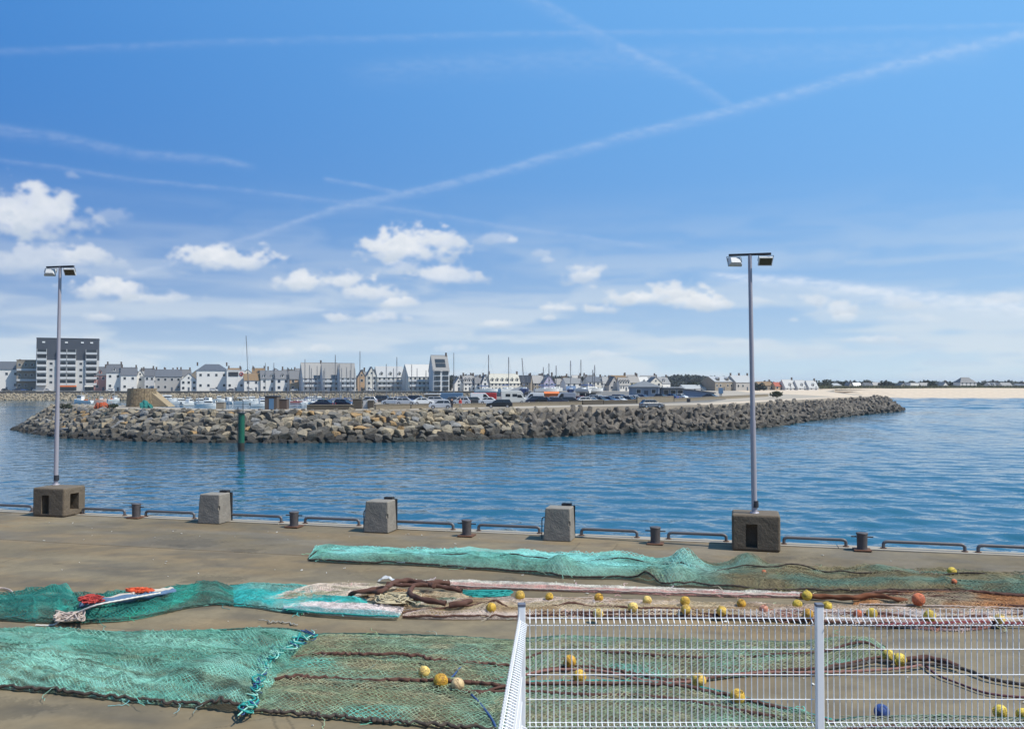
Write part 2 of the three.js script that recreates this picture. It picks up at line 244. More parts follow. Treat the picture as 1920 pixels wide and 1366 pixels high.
// ---------------------------------------------------------------- quay
const Q0 = spot(0, 955), Q1 = spot(1920, 1037), QT = Q1.clone().sub(Q0).setY(0).normalize(), QN = new THREE.Vector3(-QT.z, 0, QT.x);   // along the edge; inland
const QTURN = Math.atan2(-QT.z, QT.x);
const quayAt = (s, w, y = 0) => new THREE.Vector3(Q0.x + QT.x * s + QN.x * w, y, Q0.z + QT.z * s + QN.z * w);
const alongEdge = (px, py) => { const p = spot(px, py); return (p.x - Q0.x) * QT.x + (p.z - Q0.z) * QT.z; };
const QUAY_TOP = 0, COPE = 0.45;
{
  const jointW = (() => { const p = spot(300, 1027); return (p.x - Q0.x) * QN.x + (p.z - Q0.z) * QN.z; })();
  const ws = []; for (let w = COPE; w < 40; w += w < 24 ? .22 : 1.2) ws.push(w);
  for (const d of [-.03, -.012, .012, .03]) ws.push(jointW + d);
  ws.sort((a, b) => a - b);
  const ss = []; for (let s = -40; s <= 75; s += (s < -4 || s > 40) ? 1.5 : .24) ss.push(s);
  const pos = [], col = [], uv = [], idx = [], ni = ss.length;
  ws.forEach((w, j) => ss.forEach((s, i) => {
    const p = quayAt(s, w); const dip = Math.abs(w - jointW) < .02 ? -.03 : 0;
    pos.push(p.x, dip + (fbm(p.x * .35, p.z * .35, 3) - .5) * .03, p.z); uv.push((s + 2) / 46, w / 23);
    // worn concrete: pale pours, rust-brown drag marks along the quay, oil and damp stains with an outline of their own
    const n1 = fbm(p.x * .22 + 30, p.z * .22, 4), n2 = fbm(s * .18 + 5, w * 1.1, 4), n3 = fbm(p.x * 1.3, p.z * 1.3 + 70, 4), n4 = fbm(s * .9 + 70, w * 2.2 + 20, 3);
    let c = mix3([.160, .130, .078], [.224, .186, .116], sstep(.3, .7, n1));
    c = mix3(c, [.218, .162, .086], sstep(.46, .66, n2) * .75);
    c = mix3(c, [.130, .114, .082], sstep(.54, .64, n3) * .5);
    c = mix3(c, [.090, .080, .062], sstep(.62, .72, n4) * .5);
    const strip = w < jointW ? sstep(jointW - 1.6, jointW - .2, w + (n3 - .5) * 2.2) : 0; c = mix3(c, [.136, .120, .092], strip * .6);
    if (w < 3.2 && w > .6) c = mix3(c, [.20, .184, .150], sstep(.5, .62, fbm(s * .5, w * 1.4, 3)) * .4);
    col.push(...c);
    if (i && j) { const a = (j - 1) * ni + i - 1, b = a + 1, d = a + ni, e = d + 1; idx.push(a, d, b, b, d, e); }
  }));
  const g = new THREE.BufferGeometry(); g.setAttribute('position', new THREE.Float32BufferAttribute(pos, 3)); g.setAttribute('color', new THREE.Float32BufferAttribute(col, 3)); g.setAttribute('uv', new THREE.Float32BufferAttribute(uv, 2)); g.setIndex(idx); g.computeVertexNormals();
  // the concrete's own marks: cracks, patched squares, tyre rubber, oil drips, rust, grit
  const TW = 2048, TH = 1024, SX = 46, SW = 23, td = new Uint8Array(TW * TH * 4), tb = new Uint8Array(TW * TH * 4), spk = tnoise(21, 1024, 32, 5, 0, 1, { gain: 2.2, fall: .95 }), big = tnoise(22, 512, 6, 6, 0, 1, { gain: 2.2, fall: .7 }), R = rng(314);
  const tone = new Float32Array(TW * TH), rust = new Float32Array(TW * TH), deep = new Float32Array(TW * TH);
  for (let y = 0; y < TH; y++) for (let x = 0; x < TW; x++) { const o = y * TW + x; tone[o] = .80 + (spk[(y & 1023) * 1024 + (x & 1023)] - .5) * .2 + (big[(y >> 1 & 511) * 512 + (x >> 2 & 511)] - .5) * .16; }
  const put = (x, y, k) => { x = Math.round(x); y = Math.round(y); if (x >= 0 && x < TW && y >= 0 && y < TH) { tone[y * TW + x] *= k; if (k < .79) deep[y * TW + x] = 1; } };
  for (let n = 0; n < 22; n++) { let x = R() * TW, y = R() * TH, a = (R() < .5 ? 0 : 1.57) + (R() - .5) * .8; const len = 60 + R() * 420; for (let k = 0; k < len; k++) { put(x, y, .68); if (R() < .3) put(x + 1, y, .8); a += (R() - .5) * .35; x += Math.cos(a); y += Math.sin(a); if (R() < .006) { let X = x, Y = y, A = a + (R() - .5) * 2; for (let q = 0; q < 50; q++) { put(X, Y, .78); A += (R() - .5) * .4; X += Math.cos(A); Y += Math.sin(A); } } } }
  for (let n = 0; n < 12; n++) { const cx = R() * TW, cy = TH * (.3 + R() * 1.6), rad = 500 + R() * 900, a0 = -2.6 + R(), w = 6 + R() * 4; for (const dr of [0, 66]) for (let k = 0; k < 900; k++) { const a = a0 + k * .0012; for (let q = 0; q < w; q++) if (R() < .55) put(cx + Math.cos(a) * (rad + dr + q), cy + Math.sin(a) * (rad + dr + q), .945); } }
  const blot = (cx, cy, r, k, arr) => { for (let y = -r; y <= r; y++) for (let x = -r * 1.6; x <= r * 1.6; x++) { const X = Math.round(cx + x), Y = Math.round(cy + y); if (X < 0 || Y < 0 || X >= TW || Y >= TH) continue; const d = Math.hypot(x / 1.6, y) / r + (spk[(Y * 2 & 1023) * 1024 + (X * 2 & 1023)] - .5) * .9 + (big[(Y & 511) * 512 + (X & 511)] - .5) * 1.2; if (d < .6) { if (arr) arr[Y * TW + X] = Math.min(1, arr[Y * TW + X] + k); else tone[Y * TW + X] *= k; } } };
  for (let n = 0; n < 120; n++) blot(R() * TW, R() * TH, 3 + R() * R() * 40, .7 + R() * .14); for (let n = 0; n < 60; n++) blot(R() * TW, R() * TH, 4 + R() * R() * 30, 1.12); for (let n = 0; n < 50; n++) blot(R() * TW, R() * TH * .9, 6 + R() * 46, .3 + R() * .3, rust);
  for (let n = 0; n < 7; n++) { const x0 = R() * TW, y0 = R() * TH, w = 40 + R() * 140, h = 30 + R() * 80, k = R() < .5 ? .9 : 1.1; for (let y = 0; y < h; y++) for (let x = 0; x < w; x++) put(x0 + x, y0 + y, (x < 2 || y < 2 || x > w - 2 || y > h - 2) ? .8 : k); }
  for (let n = 0; n < 900; n++) { const x = R() * TW, y = R() * TH, k = R() < .6 ? 1.3 : .7; put(x, y, k); if (R() < .5) put(x + 1, y, k); }
  for (let i = 0; i < TW * TH; i++) { const v = tone[i] * 255, q = rust[i]; td[i * 4] = clamp(v * (1 + .02 * q), 0, 255); td[i * 4 + 1] = clamp(v * (1 - .07 * q), 0, 255); td[i * 4 + 2] = clamp(v * (1 - .2 * q), 0, 255); td[i * 4 + 3] = 255; const hgt = clamp(tone[i] - deep[i] * .5) * 255; tb[i * 4] = tb[i * 4 + 1] = tb[i * 4 + 2] = hgt; tb[i * 4 + 3] = 255; }
  const dt = (d) => { const t = new THREE.DataTexture(d, TW, TH); t.wrapS = t.wrapT = THREE.MirroredRepeatWrapping; t.magFilter = t.minFilter = THREE.LinearFilter; t.needsUpdate = true; return t; };
  const m = mat([1.05, .985, .92], .93, { vertexColors: true, map: dt(td), bumpMap: dt(tb), bumpScale: .012 });
  const quay = structure('quay_pavement', g, m);
  // coping: cast lengths of paler concrete, and the wall below
  const cm = mat(rgb(176, 166, 150, .8), .92, { map: withRepeat(grainTex, .5), bumpMap: withRepeat(grainBump, .5), bumpScale: .006 });
  for (let s = -40; s < 75; s += 5) { const c = part(quay, 'coping_slab', new THREE.BoxGeometry(4.98, .5, COPE - .004), cm); const p = quayAt(s + 2.5, COPE / 2 - .002, -.25 + .018); c.position.copy(p); c.rotation.y = QTURN; }
  const wall = part(quay, 'quay_wall', new THREE.BoxGeometry(115, 8, 1), mat(rgb(120, 112, 100, .7), .95)); wall.position.copy(quayAt(17.5, .56, -4.35)); wall.rotation.y = QTURN;
  // shell grit and chips of litter
  const r = rng(33), bits = new MB();
  for (let k = 0; k < 420; k++) { const s = -2 + r() * 44, w = 1 + r() * 20, p = quayAt(s, w, .012), a = r() * 6.28, l = .008 + r() * r() * .03, t = l * (.3 + r() * .5); const q = (x, z) => [p.x + Math.cos(a) * x - Math.sin(a) * z, p.y + (x > 0 ? .01 : 0), p.z + Math.sin(a) * x + Math.cos(a) * z]; bits.slab(q(-l, t), q(l, t), q(l, -t), q(-l, -t), .008); }
  const lit = new THREE.Mesh(bits.geo(), mat(rgb(200, 196, 186), .8)); lit.name = 'shell_debris'; lit.castShadow = lit.receiveShadow = true; lit.userData = { kind: 'stuff', label: 'pale shell chips scattered over the quay concrete', category: 'debris' }; scene.add(lit);
}

// ---------------------------------------------------------------- land beyond the water
const PATH = (() => {
  const px = [[38, 803], [90, 816], [150, 822], [300, 828], [450, 830], [700, 829], [900, 824], [1050, 818], [1160, 812], [1290, 808], [1407, 803], [1530, 787], [1635, 775], [1688, 770]];
  const pts = [[-62, -172], [-82, -186], [-97, -189]].map(([x, z]) => new THREE.Vector3(x, LEVEL, z)).concat(px.map(([x, y]) => spot(x, y, LEVEL)));
  const e = pts[pts.length - 1]; pts.push(new THREE.Vector3(e.x + 3, LEVEL, e.z - 8), new THREE.Vector3(e.x - 8, LEVEL, e.z - 17));
  return new THREE.CatmullRomCurve3(pts, false, 'centripetal');
})();
const PLEN = PATH.getLength();
const onPath = (s) => { const u = clamp(s / PLEN), p = PATH.getPointAt(u), t = PATH.getTangentAt(u); return { p, t, n: new THREE.Vector3(t.z, 0, -t.x) }; };
const slopeAt = (s, f) => { const { p, n } = onPath(s); return new THREE.Vector3(p.x + n.x * f * 7.2, LEVEL + f * (LAND - LEVEL), p.z + n.z * f * 7.2); };
const arcOfPx = (px) => { let best = 0, bd = 1e9; for (let k = 0; k <= 600; k++) { const s = 40 + (PLEN - 55) * k / 600, q = onPath(s).p, x = 960 + FOC * q.x / -q.z; if (Math.abs(x - px) < bd) { bd = Math.abs(x - px); best = s; } } return best; };
function flat(name, pts, y, m, depth = 0) {     // a level sheet with an outline in (x, z), with an edge going down
  const sh = new THREE.Shape(pts.map(([x, z]) => new THREE.Vector2(x, -z)));
  let g; if (depth) { g = new THREE.ExtrudeGeometry(sh, { depth, bevelEnabled: false }); g.rotateX(-Math.PI / 2); g.translate(0, y - depth, 0); } else { g = new THREE.ShapeGeometry(sh); g.rotateX(-Math.PI / 2); g.translate(0, y, 0); }
  const u = g.attributes.position, a = new Float32Array(u.count * 2); for (let i = 0; i < u.count; i++) { a[2 * i] = u.getX(i) / 6; a[2 * i + 1] = u.getZ(i) / 6; } g.setAttribute('uv', new THREE.BufferAttribute(a, 2));
  return structure(name, g, m);
}
const sandTex = grayTexture(tnoise(41, 512, 4, 7, 0, 1, { gain: 1.9, fall: .8 }), 512, .78, 1);
const asphaltTex = grayTexture(tnoise(42, 512, 4, 7, 0, 1, { gain: 1.9, fall: .8 }), 512, .7, 1);
const M_sand = mat(rgb(222, 200, 172, .80), .97, { map: withRepeat(sandTex, .12) }), M_road = mat(rgb(196, 182, 162, .68), .95, { map: withRepeat(sandTex, .3) }), M_tarmac = mat(rgb(140, 134, 126, .62), .95, { map: withRepeat(asphaltTex, .3) });
{
  const crest = []; for (let s = 2; s < PLEN - 2; s += 4) { const q = slopeAt(s, .94); crest.push([q.x, q.z]); }
  const sL = arcOfPx(560), front = []; for (let s = sL; s < PLEN - 14; s += 4) { const q = slopeAt(s, .9); front.push([q.x, q.z]); }
  const pier = []; for (let s = 6; s < sL + 2; s += 3) { const q = slopeAt(s, .9); pier.push([q.x, q.z]); }
  const last = pier[pier.length - 1];
  flat('pier_top', [...pier, [last[0], last[1] - 12], [-48, -150], [-62, -160]], LAND - .02, M_road, 5.5);
  flat('land', [...front, [126, -318], [168, -470], [215, -590], [5000, -640], [5000, -6000], [-5000, -6000], [-5000, -482], [-20, -482], [4, -440], [2, -300], [-30, -222]], LAND, M_road, 7);
  flat('car_park', [[-30, -168], [0, -170], [24, -184], [46, -206], [58, -240], [70, -300], [60, -470], [8, -470], [6, -300], [-26, -220]], LAND + .006, M_tarmac);
  flat('dune_sand', [...(() => { const o = []; for (let s = arcOfPx(1330); s < PLEN - 16; s += 6) { const q = slopeAt(s, 1.15); o.push([q.x, q.z]); } return o; })(), [124, -322], [166, -470], [214, -588], [900, -604], [900, -626], [150, -626], [112, -420], [106, -290]], LAND + .012, M_sand);
  flat('street', [[-900, -486], [4, -486], [4, -496], [-900, -496]], LAND + .006, M_tarmac);
  // the open beach: a sand slope that dips under the sea
  const b = new MB(), rows = [[LEVEL - .9, -538], [LEVEL - .1, -546], [LEVEL + .5, -549], [-3.6, -560], [-1.6, -575], [-.3, -590], [.5, -600], [.2, -640]], N = 60;
  const P = (i, j) => { const x = 150 + (i / N) ** 1.3 * 1500, [y, z] = rows[j]; return [x, y + (j > 2 ? (fbm(x * .05, z * .08, 3) - .5) * .9 : 0), z - (x > 400 ? (x - 400) * .08 : 0) + (fbm(x * .02, 9, 2) - .5) * 5 + (x < 235 ? (x - 235) * -.9 * (j < 4 ? 1 : .3) * -1 : 0)]; };
  for (let i = 0; i < N; i++) for (let j = 0; j + 1 < rows.length; j++) b.quad(P(i, j), P(i + 1, j), P(i + 1, j + 1), P(i, j + 1));
  const g = b.geo(); g.deleteAttribute('normal'); g.computeVertexNormals();
  structure('beach', g, M_sand);
  // surf at the beach's edge
  const f = new MB(); const r = rng(3); for (let k = 0; k < 110; k++) { const x = 232 + k * 6 + r() * 3, z = -541 - (x > 400 ? (x - 400) * .08 : 0) + (r() - .5) * 4, l = 3 + r() * 5; f.slab([x - l, LEVEL + .14, z + .5], [x + l, LEVEL + .14, z + .5 + r() - .5], [x + l * .6, LEVEL + .14, z - .6], [x - l * .6, LEVEL + .14, z - .6], .1); }
  const o = new THREE.Mesh(f.geo(), mat([.8, .82, .82], .8)); o.name = 'surf'; o.userData = { kind: 'stuff', label: 'thin white line of surf along the far beach', category: 'surf' }; scene.add(o);
}
// ---------------------------------------------------------------- breakwater of boulders and tetrapods
const boulders = []; {
  const r = rng(101);
  for (let k = 0; k < 16; k++) {
    const pts = [], ex = .5 + r() * .5; for (let i = 0; i < (k % 3 ? 15 : 24); i++) { let x = r() * 2 - 1, y = r() * 2 - 1, z = r() * 2 - 1; const l = Math.max(Math.abs(x), Math.abs(y), Math.abs(z)), l2 = Math.hypot(x, y, z), L = mixn(l2, l, ex) * (.86 + r() * .2); pts.push(new THREE.Vector3(x / L, y / L * .86, z / L * .9)); }
    const g = new ConvexGeometry(pts); g.deleteAttribute('normal');
    const p = g.attributes.position, uv = new Float32Array(p.count * 2); for (let i = 0; i < p.count; i++) { uv[2 * i] = (p.getX(i) + p.getZ(i) * .6) * .5 + k * .13; uv[2 * i + 1] = (p.getY(i) + p.getZ(i) * .5) * .5; } g.setAttribute('uv', new THREE.BufferAttribute(uv, 2));
    boulders.push(g);
  }
}
const rockMats = [[146, 138, 124], [130, 124, 114], [166, 154, 132], [118, 112, 102], [156, 144, 126], [190, 172, 142], [184, 150, 104], [150, 148, 144], [104, 98, 88]].map(c => mat(rgb(...c, .86), .93, { map: withRepeat(grainTex, 1.2), bumpMap: withRepeat(grainBump, 1.2), bumpScale: .12 }));
const wetRock = [[58, 54, 46], [66, 60, 52], [52, 52, 42]].map(c => mat(rgb(...c, .9), .7, { map: withRepeat(grainTex, 1.2), bumpMap: withRepeat(grainBump, 1.2), bumpScale: .12 }));
const coreMat = mat(rgb(132, 124, 110, .9), .95, { map: withRepeat(grainTex, .5), bumpMap: withRepeat(grainBump, .5), bumpScale: .3 });
function slopeCore(s0, s1, step = 3) {
  const b = new MB(), A = [-.22, .0, .5, .9, 1.0], off = -.8; const P = (s, f) => { const q = slopeAt(s, f); return [q.x, q.y + off, q.z]; };
  for (let s = s0; s < s1; s += step) { const e = Math.min(s + step, s1); for (let j = 0; j + 1 < A.length; j++) b.quad(P(s, A[j]), P(e, A[j]), P(e, A[j + 1]), P(s, A[j + 1])); } return b.geo();
}
const S_TETRA = arcOfPx(1005), S_END = PLEN - 6;
{
  const r = rng(202);
  const bw = thing('rock_breakwater', 'long harbour breakwater of piled grey and tan boulders beyond the water', 'breakwater', slopeAt(arcOfPx(500), 0));
  const base = bw.position.clone();
  const core = part(bw, 'rubble_core', slopeCore(1, S_TETRA + 4), coreMat); core.position.copy(base).negate();
  const list = [];
  const rows = 8;
  for (let j = -1; j < rows; j++) {
    const f0 = j / (rows - 1.0) * .9; let s = 2 + r() * 2;
    while (s < S_TETRA + (r() - .2) * 6) {
      const w = (.58 + r() * r() * .75) * (j === rows - 1 ? .8 : 1), h = (.5 + r() * .26) * (j === rows - 1 ? .8 : 1), q = slopeAt(s + w, f0 + (r() - .5) * .06);
      list.push({ q: q.setY(q.y + (r() - .5) * (j === rows - 1 ? .12 : .3) - .05), w, h, d: .7 + r() * .4, j, s: s + w, dist: Math.hypot(q.x, q.z) }); s += w * 1.82;
    }
  }
  // a few small stones wedged along the top
  for (let s = 6; s < S_TETRA; s += 1.1 + r() * 1.6) { const q = slopeAt(s, .96 + r() * .06); const w = .26 + r() * .25; list.push({ q: q.setY(q.y - .08), w, h: w * .8, d: w, j: 9, s, dist: 900 }); }
  list.sort((a, b) => b.w * b.h / b.dist / b.dist * (b.j < 0 ? .2 : 1) - a.w * a.h / a.dist / a.dist * (a.j < 0 ? .2 : 1));
  const rest = [];
  list.forEach((k, i) => {
    const g = boulders[Math.floor(r() * 16)], { t } = onPath(k.s), face = Math.atan2(-t.z, t.x);
    const tan = sstep(arcOfPx(450), arcOfPx(620), k.s) * sstep(arcOfPx(1000), arcOfPx(850), k.s);
    let m; if (k.j <= 0 || (k.j === 1 && r() < .5)) m = wetRock[Math.floor(r() * 3)]; else if (k.j === 1 || (k.j === 2 && r() < .4)) m = r() < .55 ? rockMats[8] : rockMats[3]; else { const v = r(); m = rockMats[v < .2 + tan * .25 ? [5, 6, 2, 5, 2][Math.floor(r() * 5)] : [0, 1, 3, 4, 7, 8, 2][Math.floor(r() * 7)]]; }
    const e = new THREE.Euler((r() - .5) * .5, face + (r() - .5) * .7, (r() - .5) * .6);
    if (i < 300) { const o = part(bw, 'boulder', g, m); o.position.copy(k.q).sub(base); o.rotation.copy(e); o.scale.set(k.w * 1.05, k.h * 1.15, k.d); }
    else { const c = g.clone(); c.applyMatrix4(new THREE.Matrix4().compose(k.q.clone().sub(base), new THREE.Quaternion().setFromEuler(e), new THREE.Vector3(k.w * 1.05, k.h * 1.15, k.d))); (rest[rockMats.indexOf(m) + 3 - (wetRock.includes(m) ? 1 + wetRock.indexOf(m) : 0)] ??= [m, []])[1].push(c); }
  });
  for (const e of rest) if (e) { const o = part(bw, 'small_stones', mergeGeometries(e[1]), e[0]); o.userData.kind = 'stuff'; }

  // tetrapods
  const tg = (() => {
    const gs = [], dirs = [[0, 1, 0], [.943, -.333, 0], [-.471, -.333, .816], [-.471, -.333, -.816]];
    for (const d of dirs) { const g = new THREE.CylinderGeometry(.36, .56, 1.35, 8, 1); g.translate(0, .62, 0); g.applyQuaternion(new THREE.Quaternion().setFromUnitVectors(new THREE.Vector3(0, 1, 0), new THREE.Vector3(...d).normalize())); gs.push(g); }
    const s = new THREE.IcosahedronGeometry(.6, 1); const u = mergeGeometries([...gs.map(g => g.toNonIndexed()), s]); return u;
  })();
  const tm = [[134, 124, 112], [120, 112, 102], [146, 136, 122]].map(c => mat(rgb(...c, .68), .94, { map: withRepeat(grainTex, 2), bumpMap: withRepeat(grainBump, 2), bumpScale: .06 }));
  const tw = mat(rgb(68, 62, 52, .9), .75, { map: withRepeat(grainTex, 2) });
  const tb = thing('tetrapod_breakwater', 'right arm of the breakwater, armoured with tumbled concrete tetrapods', 'breakwater', slopeAt(arcOfPx(1300), 0));
  const tbase = tb.position.clone(), tc = part(tb, 'rubble_core', slopeCore(S_TETRA, S_END), coreMat); tc.position.copy(tbase).negate();
  const tl = []; const R = 5;
  for (let j = 0; j <= R; j++) for (let s = S_TETRA + r() * 2 - (j < 2 ? 2 : 0); s < S_END; s += 1.5 + r() * .8) { const q = slopeAt(s, j / R * .86 + (r() - .5) * .1); q.y += (r() - .5) * .4 - (j === R ? .75 : j === R - 1 ? .4 : 0); tl.push({ q, j, k: 1.0 + r() * .3, dist: q.length() }); }
  for (let s = S_END - 8; s < PLEN; s += 1.5) for (let j = 0; j < 4; j++) { const q = slopeAt(s, j / 4 * .8 + r() * .1); q.y -= .2; tl.push({ q, j, k: 1.2, dist: q.length() }); }
  tl.sort((a, b) => a.dist - b.dist);
  const far_ = [[], [], [], []];
  tl.forEach((k, i) => {
    const e = new THREE.Euler(r() * 6.28, r() * 6.28, r() * 6.28), mi = k.j === 0 ? 3 : Math.floor(r() * 3);
    if (i < 300) { const o = part(tb, 'tetrapod', tg, mi === 3 ? tw : tm[mi]); o.position.copy(k.q).sub(tbase); o.rotation.copy(e); o.scale.setScalar(k.k); }
    else far_[mi].push(new THREE.Matrix4().compose(k.q.clone().sub(tbase), new THREE.Quaternion().setFromEuler(e), new THREE.Vector3(k.k, k.k, k.k)));
  });
  far_.forEach((l, mi) => { if (!l.length) return; const im = new THREE.InstancedMesh(tg, mi === 3 ? tw : tm[mi], l.length); l.forEach((m, i) => im.setMatrixAt(i, m)); im.name = 'far_tetrapods'; im.userData.kind = 'stuff'; im.castShadow = im.receiveShadow = true; tb.add(im); });
}
// rock revetment of the inner harbour, too far off to pick the stones apart
{
  const r = rng(77), n = 2200, im = new THREE.InstancedMesh(boulders[3], mat(rgb(176, 164, 142, .7), .95), n), M = new THREE.Matrix4(), c = new THREE.Color();
  for (let i = 0; i < n; i++) { const f = r(), x = -300 + r() * 318, z = -470 - f * 8; M.compose(new THREE.Vector3(x, LEVEL + f * 3.4, z), new THREE.Quaternion().setFromEuler(new THREE.Euler(r() * 6, r() * 6, r() * 6)), new THREE.Vector3(.45 + r() * .5, .4 + r() * .3, .5)); im.setMatrixAt(i, M); const v = .55 + r() * .5; im.setColorAt(i, c.setRGB(v, v * .97, v * .92)); }
  im.name = 'rock_revetment'; im.castShadow = im.receiveShadow = true; im.userData = { kind: 'stuff', label: 'pale rock revetment below the town street across the marina', category: 'revetment' }; scene.add(im);
  const back = new MB().quad([-900, LEVEL - 1, -469], [18, LEVEL - 1, -469], [18, -1.6, -478.5], [-900, -1.6, -478.5]).geo(); structure('harbour_bank', back, coreMat);
  const w = thing('harbour_wall', 'long grey stone wall between the rock bank and the town street', 'wall', [-160, -2.2, -479]);
  part(w, 'masonry', boxGeo(-450, 176, 0, 1.65, -2, 0), mat(rgb(128, 118, 104, .75), .95)); part(w, 'wall_coping', boxGeo(-450, 176, 1.65, 1.95, -1.4, .1), mat(rgb(160, 152, 138, .75), .95));
}
// ---------------------------------------------------------------- fittings along the quay edge
const M_steel = mat(rgb(118, 116, 118, .8), .55, { metalness: .35, map: withRepeat(grainTex, 1) }), M_galv = mat(rgb(172, 168, 176, .85), .5, { metalness: .2 }), M_darksteel = mat(rgb(52, 54, 60), .6, { metalness: .3 });
const M_conc = mat(rgb(122, 108, 90, .76), .94, { map: withRepeat(grainTex, .9), bumpMap: withRepeat(grainBump, .9), bumpScale: .012 }), M_concPale = mat(rgb(162, 154, 142, .68), .94, { map: withRepeat(grainTex, .7), bumpMap: withRepeat(grainBump, .7), bumpScale: .012 }), M_rubber = mat(rgb(34, 34, 36), .85), M_rust = mat(rgb(112, 74, 50, .8), .9, { map: withRepeat(grainTex, 3) });
const M_boll = mat(rgb(104, 98, 98, .75), .6, { metalness: .25, map: withRepeat(grainTex, 2) });
function planarUV(g, k = 1) { const p = g.attributes.position, n = g.attributes.normal, u = new Float32Array(p.count * 2); for (let i = 0; i < p.count; i++) { const X = Math.abs(n.getX(i)), Y = Math.abs(n.getY(i)), Z = Math.abs(n.getZ(i)); const [a, b] = Y >= X && Y >= Z ? [p.getX(i), p.getZ(i)] : X >= Z ? [p.getZ(i), p.getY(i)] : [p.getX(i), p.getY(i)]; u[2 * i] = a * k; u[2 * i + 1] = b * k; } g.setAttribute('uv', new THREE.BufferAttribute(u, 2)); return g; }
function carve(g, cuts) {
  const ev = new Evaluator(); ev.attributes = ['position', 'normal']; ev.useGroups = false; let b = new Brush(g); b.updateMatrixWorld();
  for (const c of cuts) { const k = new Brush(c); k.updateMatrixWorld(); b = ev.evaluate(b, k, SUBTRACTION); }
  return planarUV(b.geometry);
}
const boxAt = (w, h, d, x, y, z) => { const g = new THREE.BoxGeometry(w, h, d); g.translate(x, y, z); return g; };
// two lamp posts, each on a hollow concrete block
function lampPost(px, py, poleX, poleY, lean, H, label, baseLabel) {
  const p = spot(px, py), w = 1.12, dp = .92, h = .86;
  const t = thing('lamp_post', label, 'lamp post', p.clone().addScaledVector(QN, -dp / 2).setY(.005), QTURN, 'lamp posts on the quay');
  const block = carve(new RoundedBoxGeometry(w, h, dp, 3, .06).translate(0, h / 2, 0), [boxAt(.27, .56, .4, -.1, .36, dp / 2 - .05), boxAt(.5, .5, .36, w / 2 - .1, .42, .02), boxAt(.5, .4, .36, -w / 2 + .1, .4, .02)]);
  part(t, 'concrete_base', block, M_conc, baseLabel);
  const q = spot(poleX, poleY, h); const lx = (q.x - t.position.x) * QT.x + (q.z - t.position.z) * QT.z, lz = clamp((q.x - t.position.x) * QN.x + (q.z - t.position.z) * QN.z, -.3, .3);
  const top = [lx + lean, h + H, lz], prof = [[.105, 0], [.105, .03], [.068, .03], [.066, 2.2], [.06, 2.25], [.046, H]].map(([a, b]) => new THREE.Vector2(a, b));
  const pg = new THREE.LatheGeometry(prof, 18), sh = new THREE.Matrix4().set(1, lean / H, 0, lx, 0, 1, 0, h, 0, 0, 1, lz, 0, 0, 0, 1); pg.applyMatrix4(sh);
  const pole = part(t, 'pole', pg, M_galv); part(pole, 'collar', new THREE.CylinderGeometry(.075, .08, .16, 16).translate(lx + .02, h + .22, lz), M_darksteel);
  part(t, 'crossbar', new RoundedBoxGeometry(1.0, .055, .07, 2, .012).translate(top[0], top[1] + .02, top[2]), M_darksteel);
  for (const s of [-1, 1]) {
    // housing: a ribbed tray, wide at the glass, narrow at its back; the left one shines away, the right one at the quay
    const f = new THREE.Group(); f.name = 'floodlight'; f.position.set(top[0] + s * .36, top[1] - .15, top[2]); f.scale.setScalar(.84); f.rotation.set(s < 0 ? .5 : .62, s < 0 ? Math.PI - QTURN + .1 : -QTURN, 0, 'YXZ'); t.add(f);
    const b = new MB(), F = [[-.2, -.13], [.2, -.13], [.2, .13], [-.2, .13]], ring = (k, z) => F.map(([x, y]) => [x * k, y * k, z]), R = [ring(1, .05), ring(1, .02), ring(.95, -.04), ring(.66, -.1)];
    for (let j = 0; j < 3; j++) for (let i = 0; i < 4; i++) { const k = (i + 1) % 4; b.quad(R[j][i], R[j + 1][i], R[j + 1][k], R[j][k]); }
    b.quad(R[3][3], R[3][2], R[3][1], R[3][0]); b.quad(R[0][0], R[0][1], [.175, -.105, .05], [-.175, -.105, .05]); b.quad(R[0][1], R[0][2], [.175, .105, .05], [.175, -.105, .05]); b.quad(R[0][2], R[0][3], [-.175, .105, .05], [.175, .105, .05]); b.quad(R[0][3], R[0][0], [-.175, -.105, .05], [-.175, .105, .05]);
    part(f, 'housing', b.geo(), mat(rgb(222, 222, 220, .72), .55));
    part(f, 'lamp_glass', boxGeo(-.176, .176, -.106, .106, .02, .04), mat(rgb(92, 88, 74, .6), .12));
    const y = new MB(); for (const e of [-1, 1]) y.bar([e * .215, 0, -.01], [e * .215, .17, -.01], .008); y.bar([-.215, .17, -.01], [.215, .17, -.01], .008); part(f, 'bracket', y.geo(), M_darksteel);
  }
  return t;
}
lampPost(89, 969, 110, 908, .075, 6.72, 'tall twin floodlight post on a concrete block, farther one at the left', 'weathered hollow concrete block with a slot in front and an opening beside it');
lampPost(1418, 1034, 1415, 962, -.075, 6.24, 'tall twin floodlight post on a concrete block, nearer one on the right', 'weathered hollow concrete block with a dark niche in front');

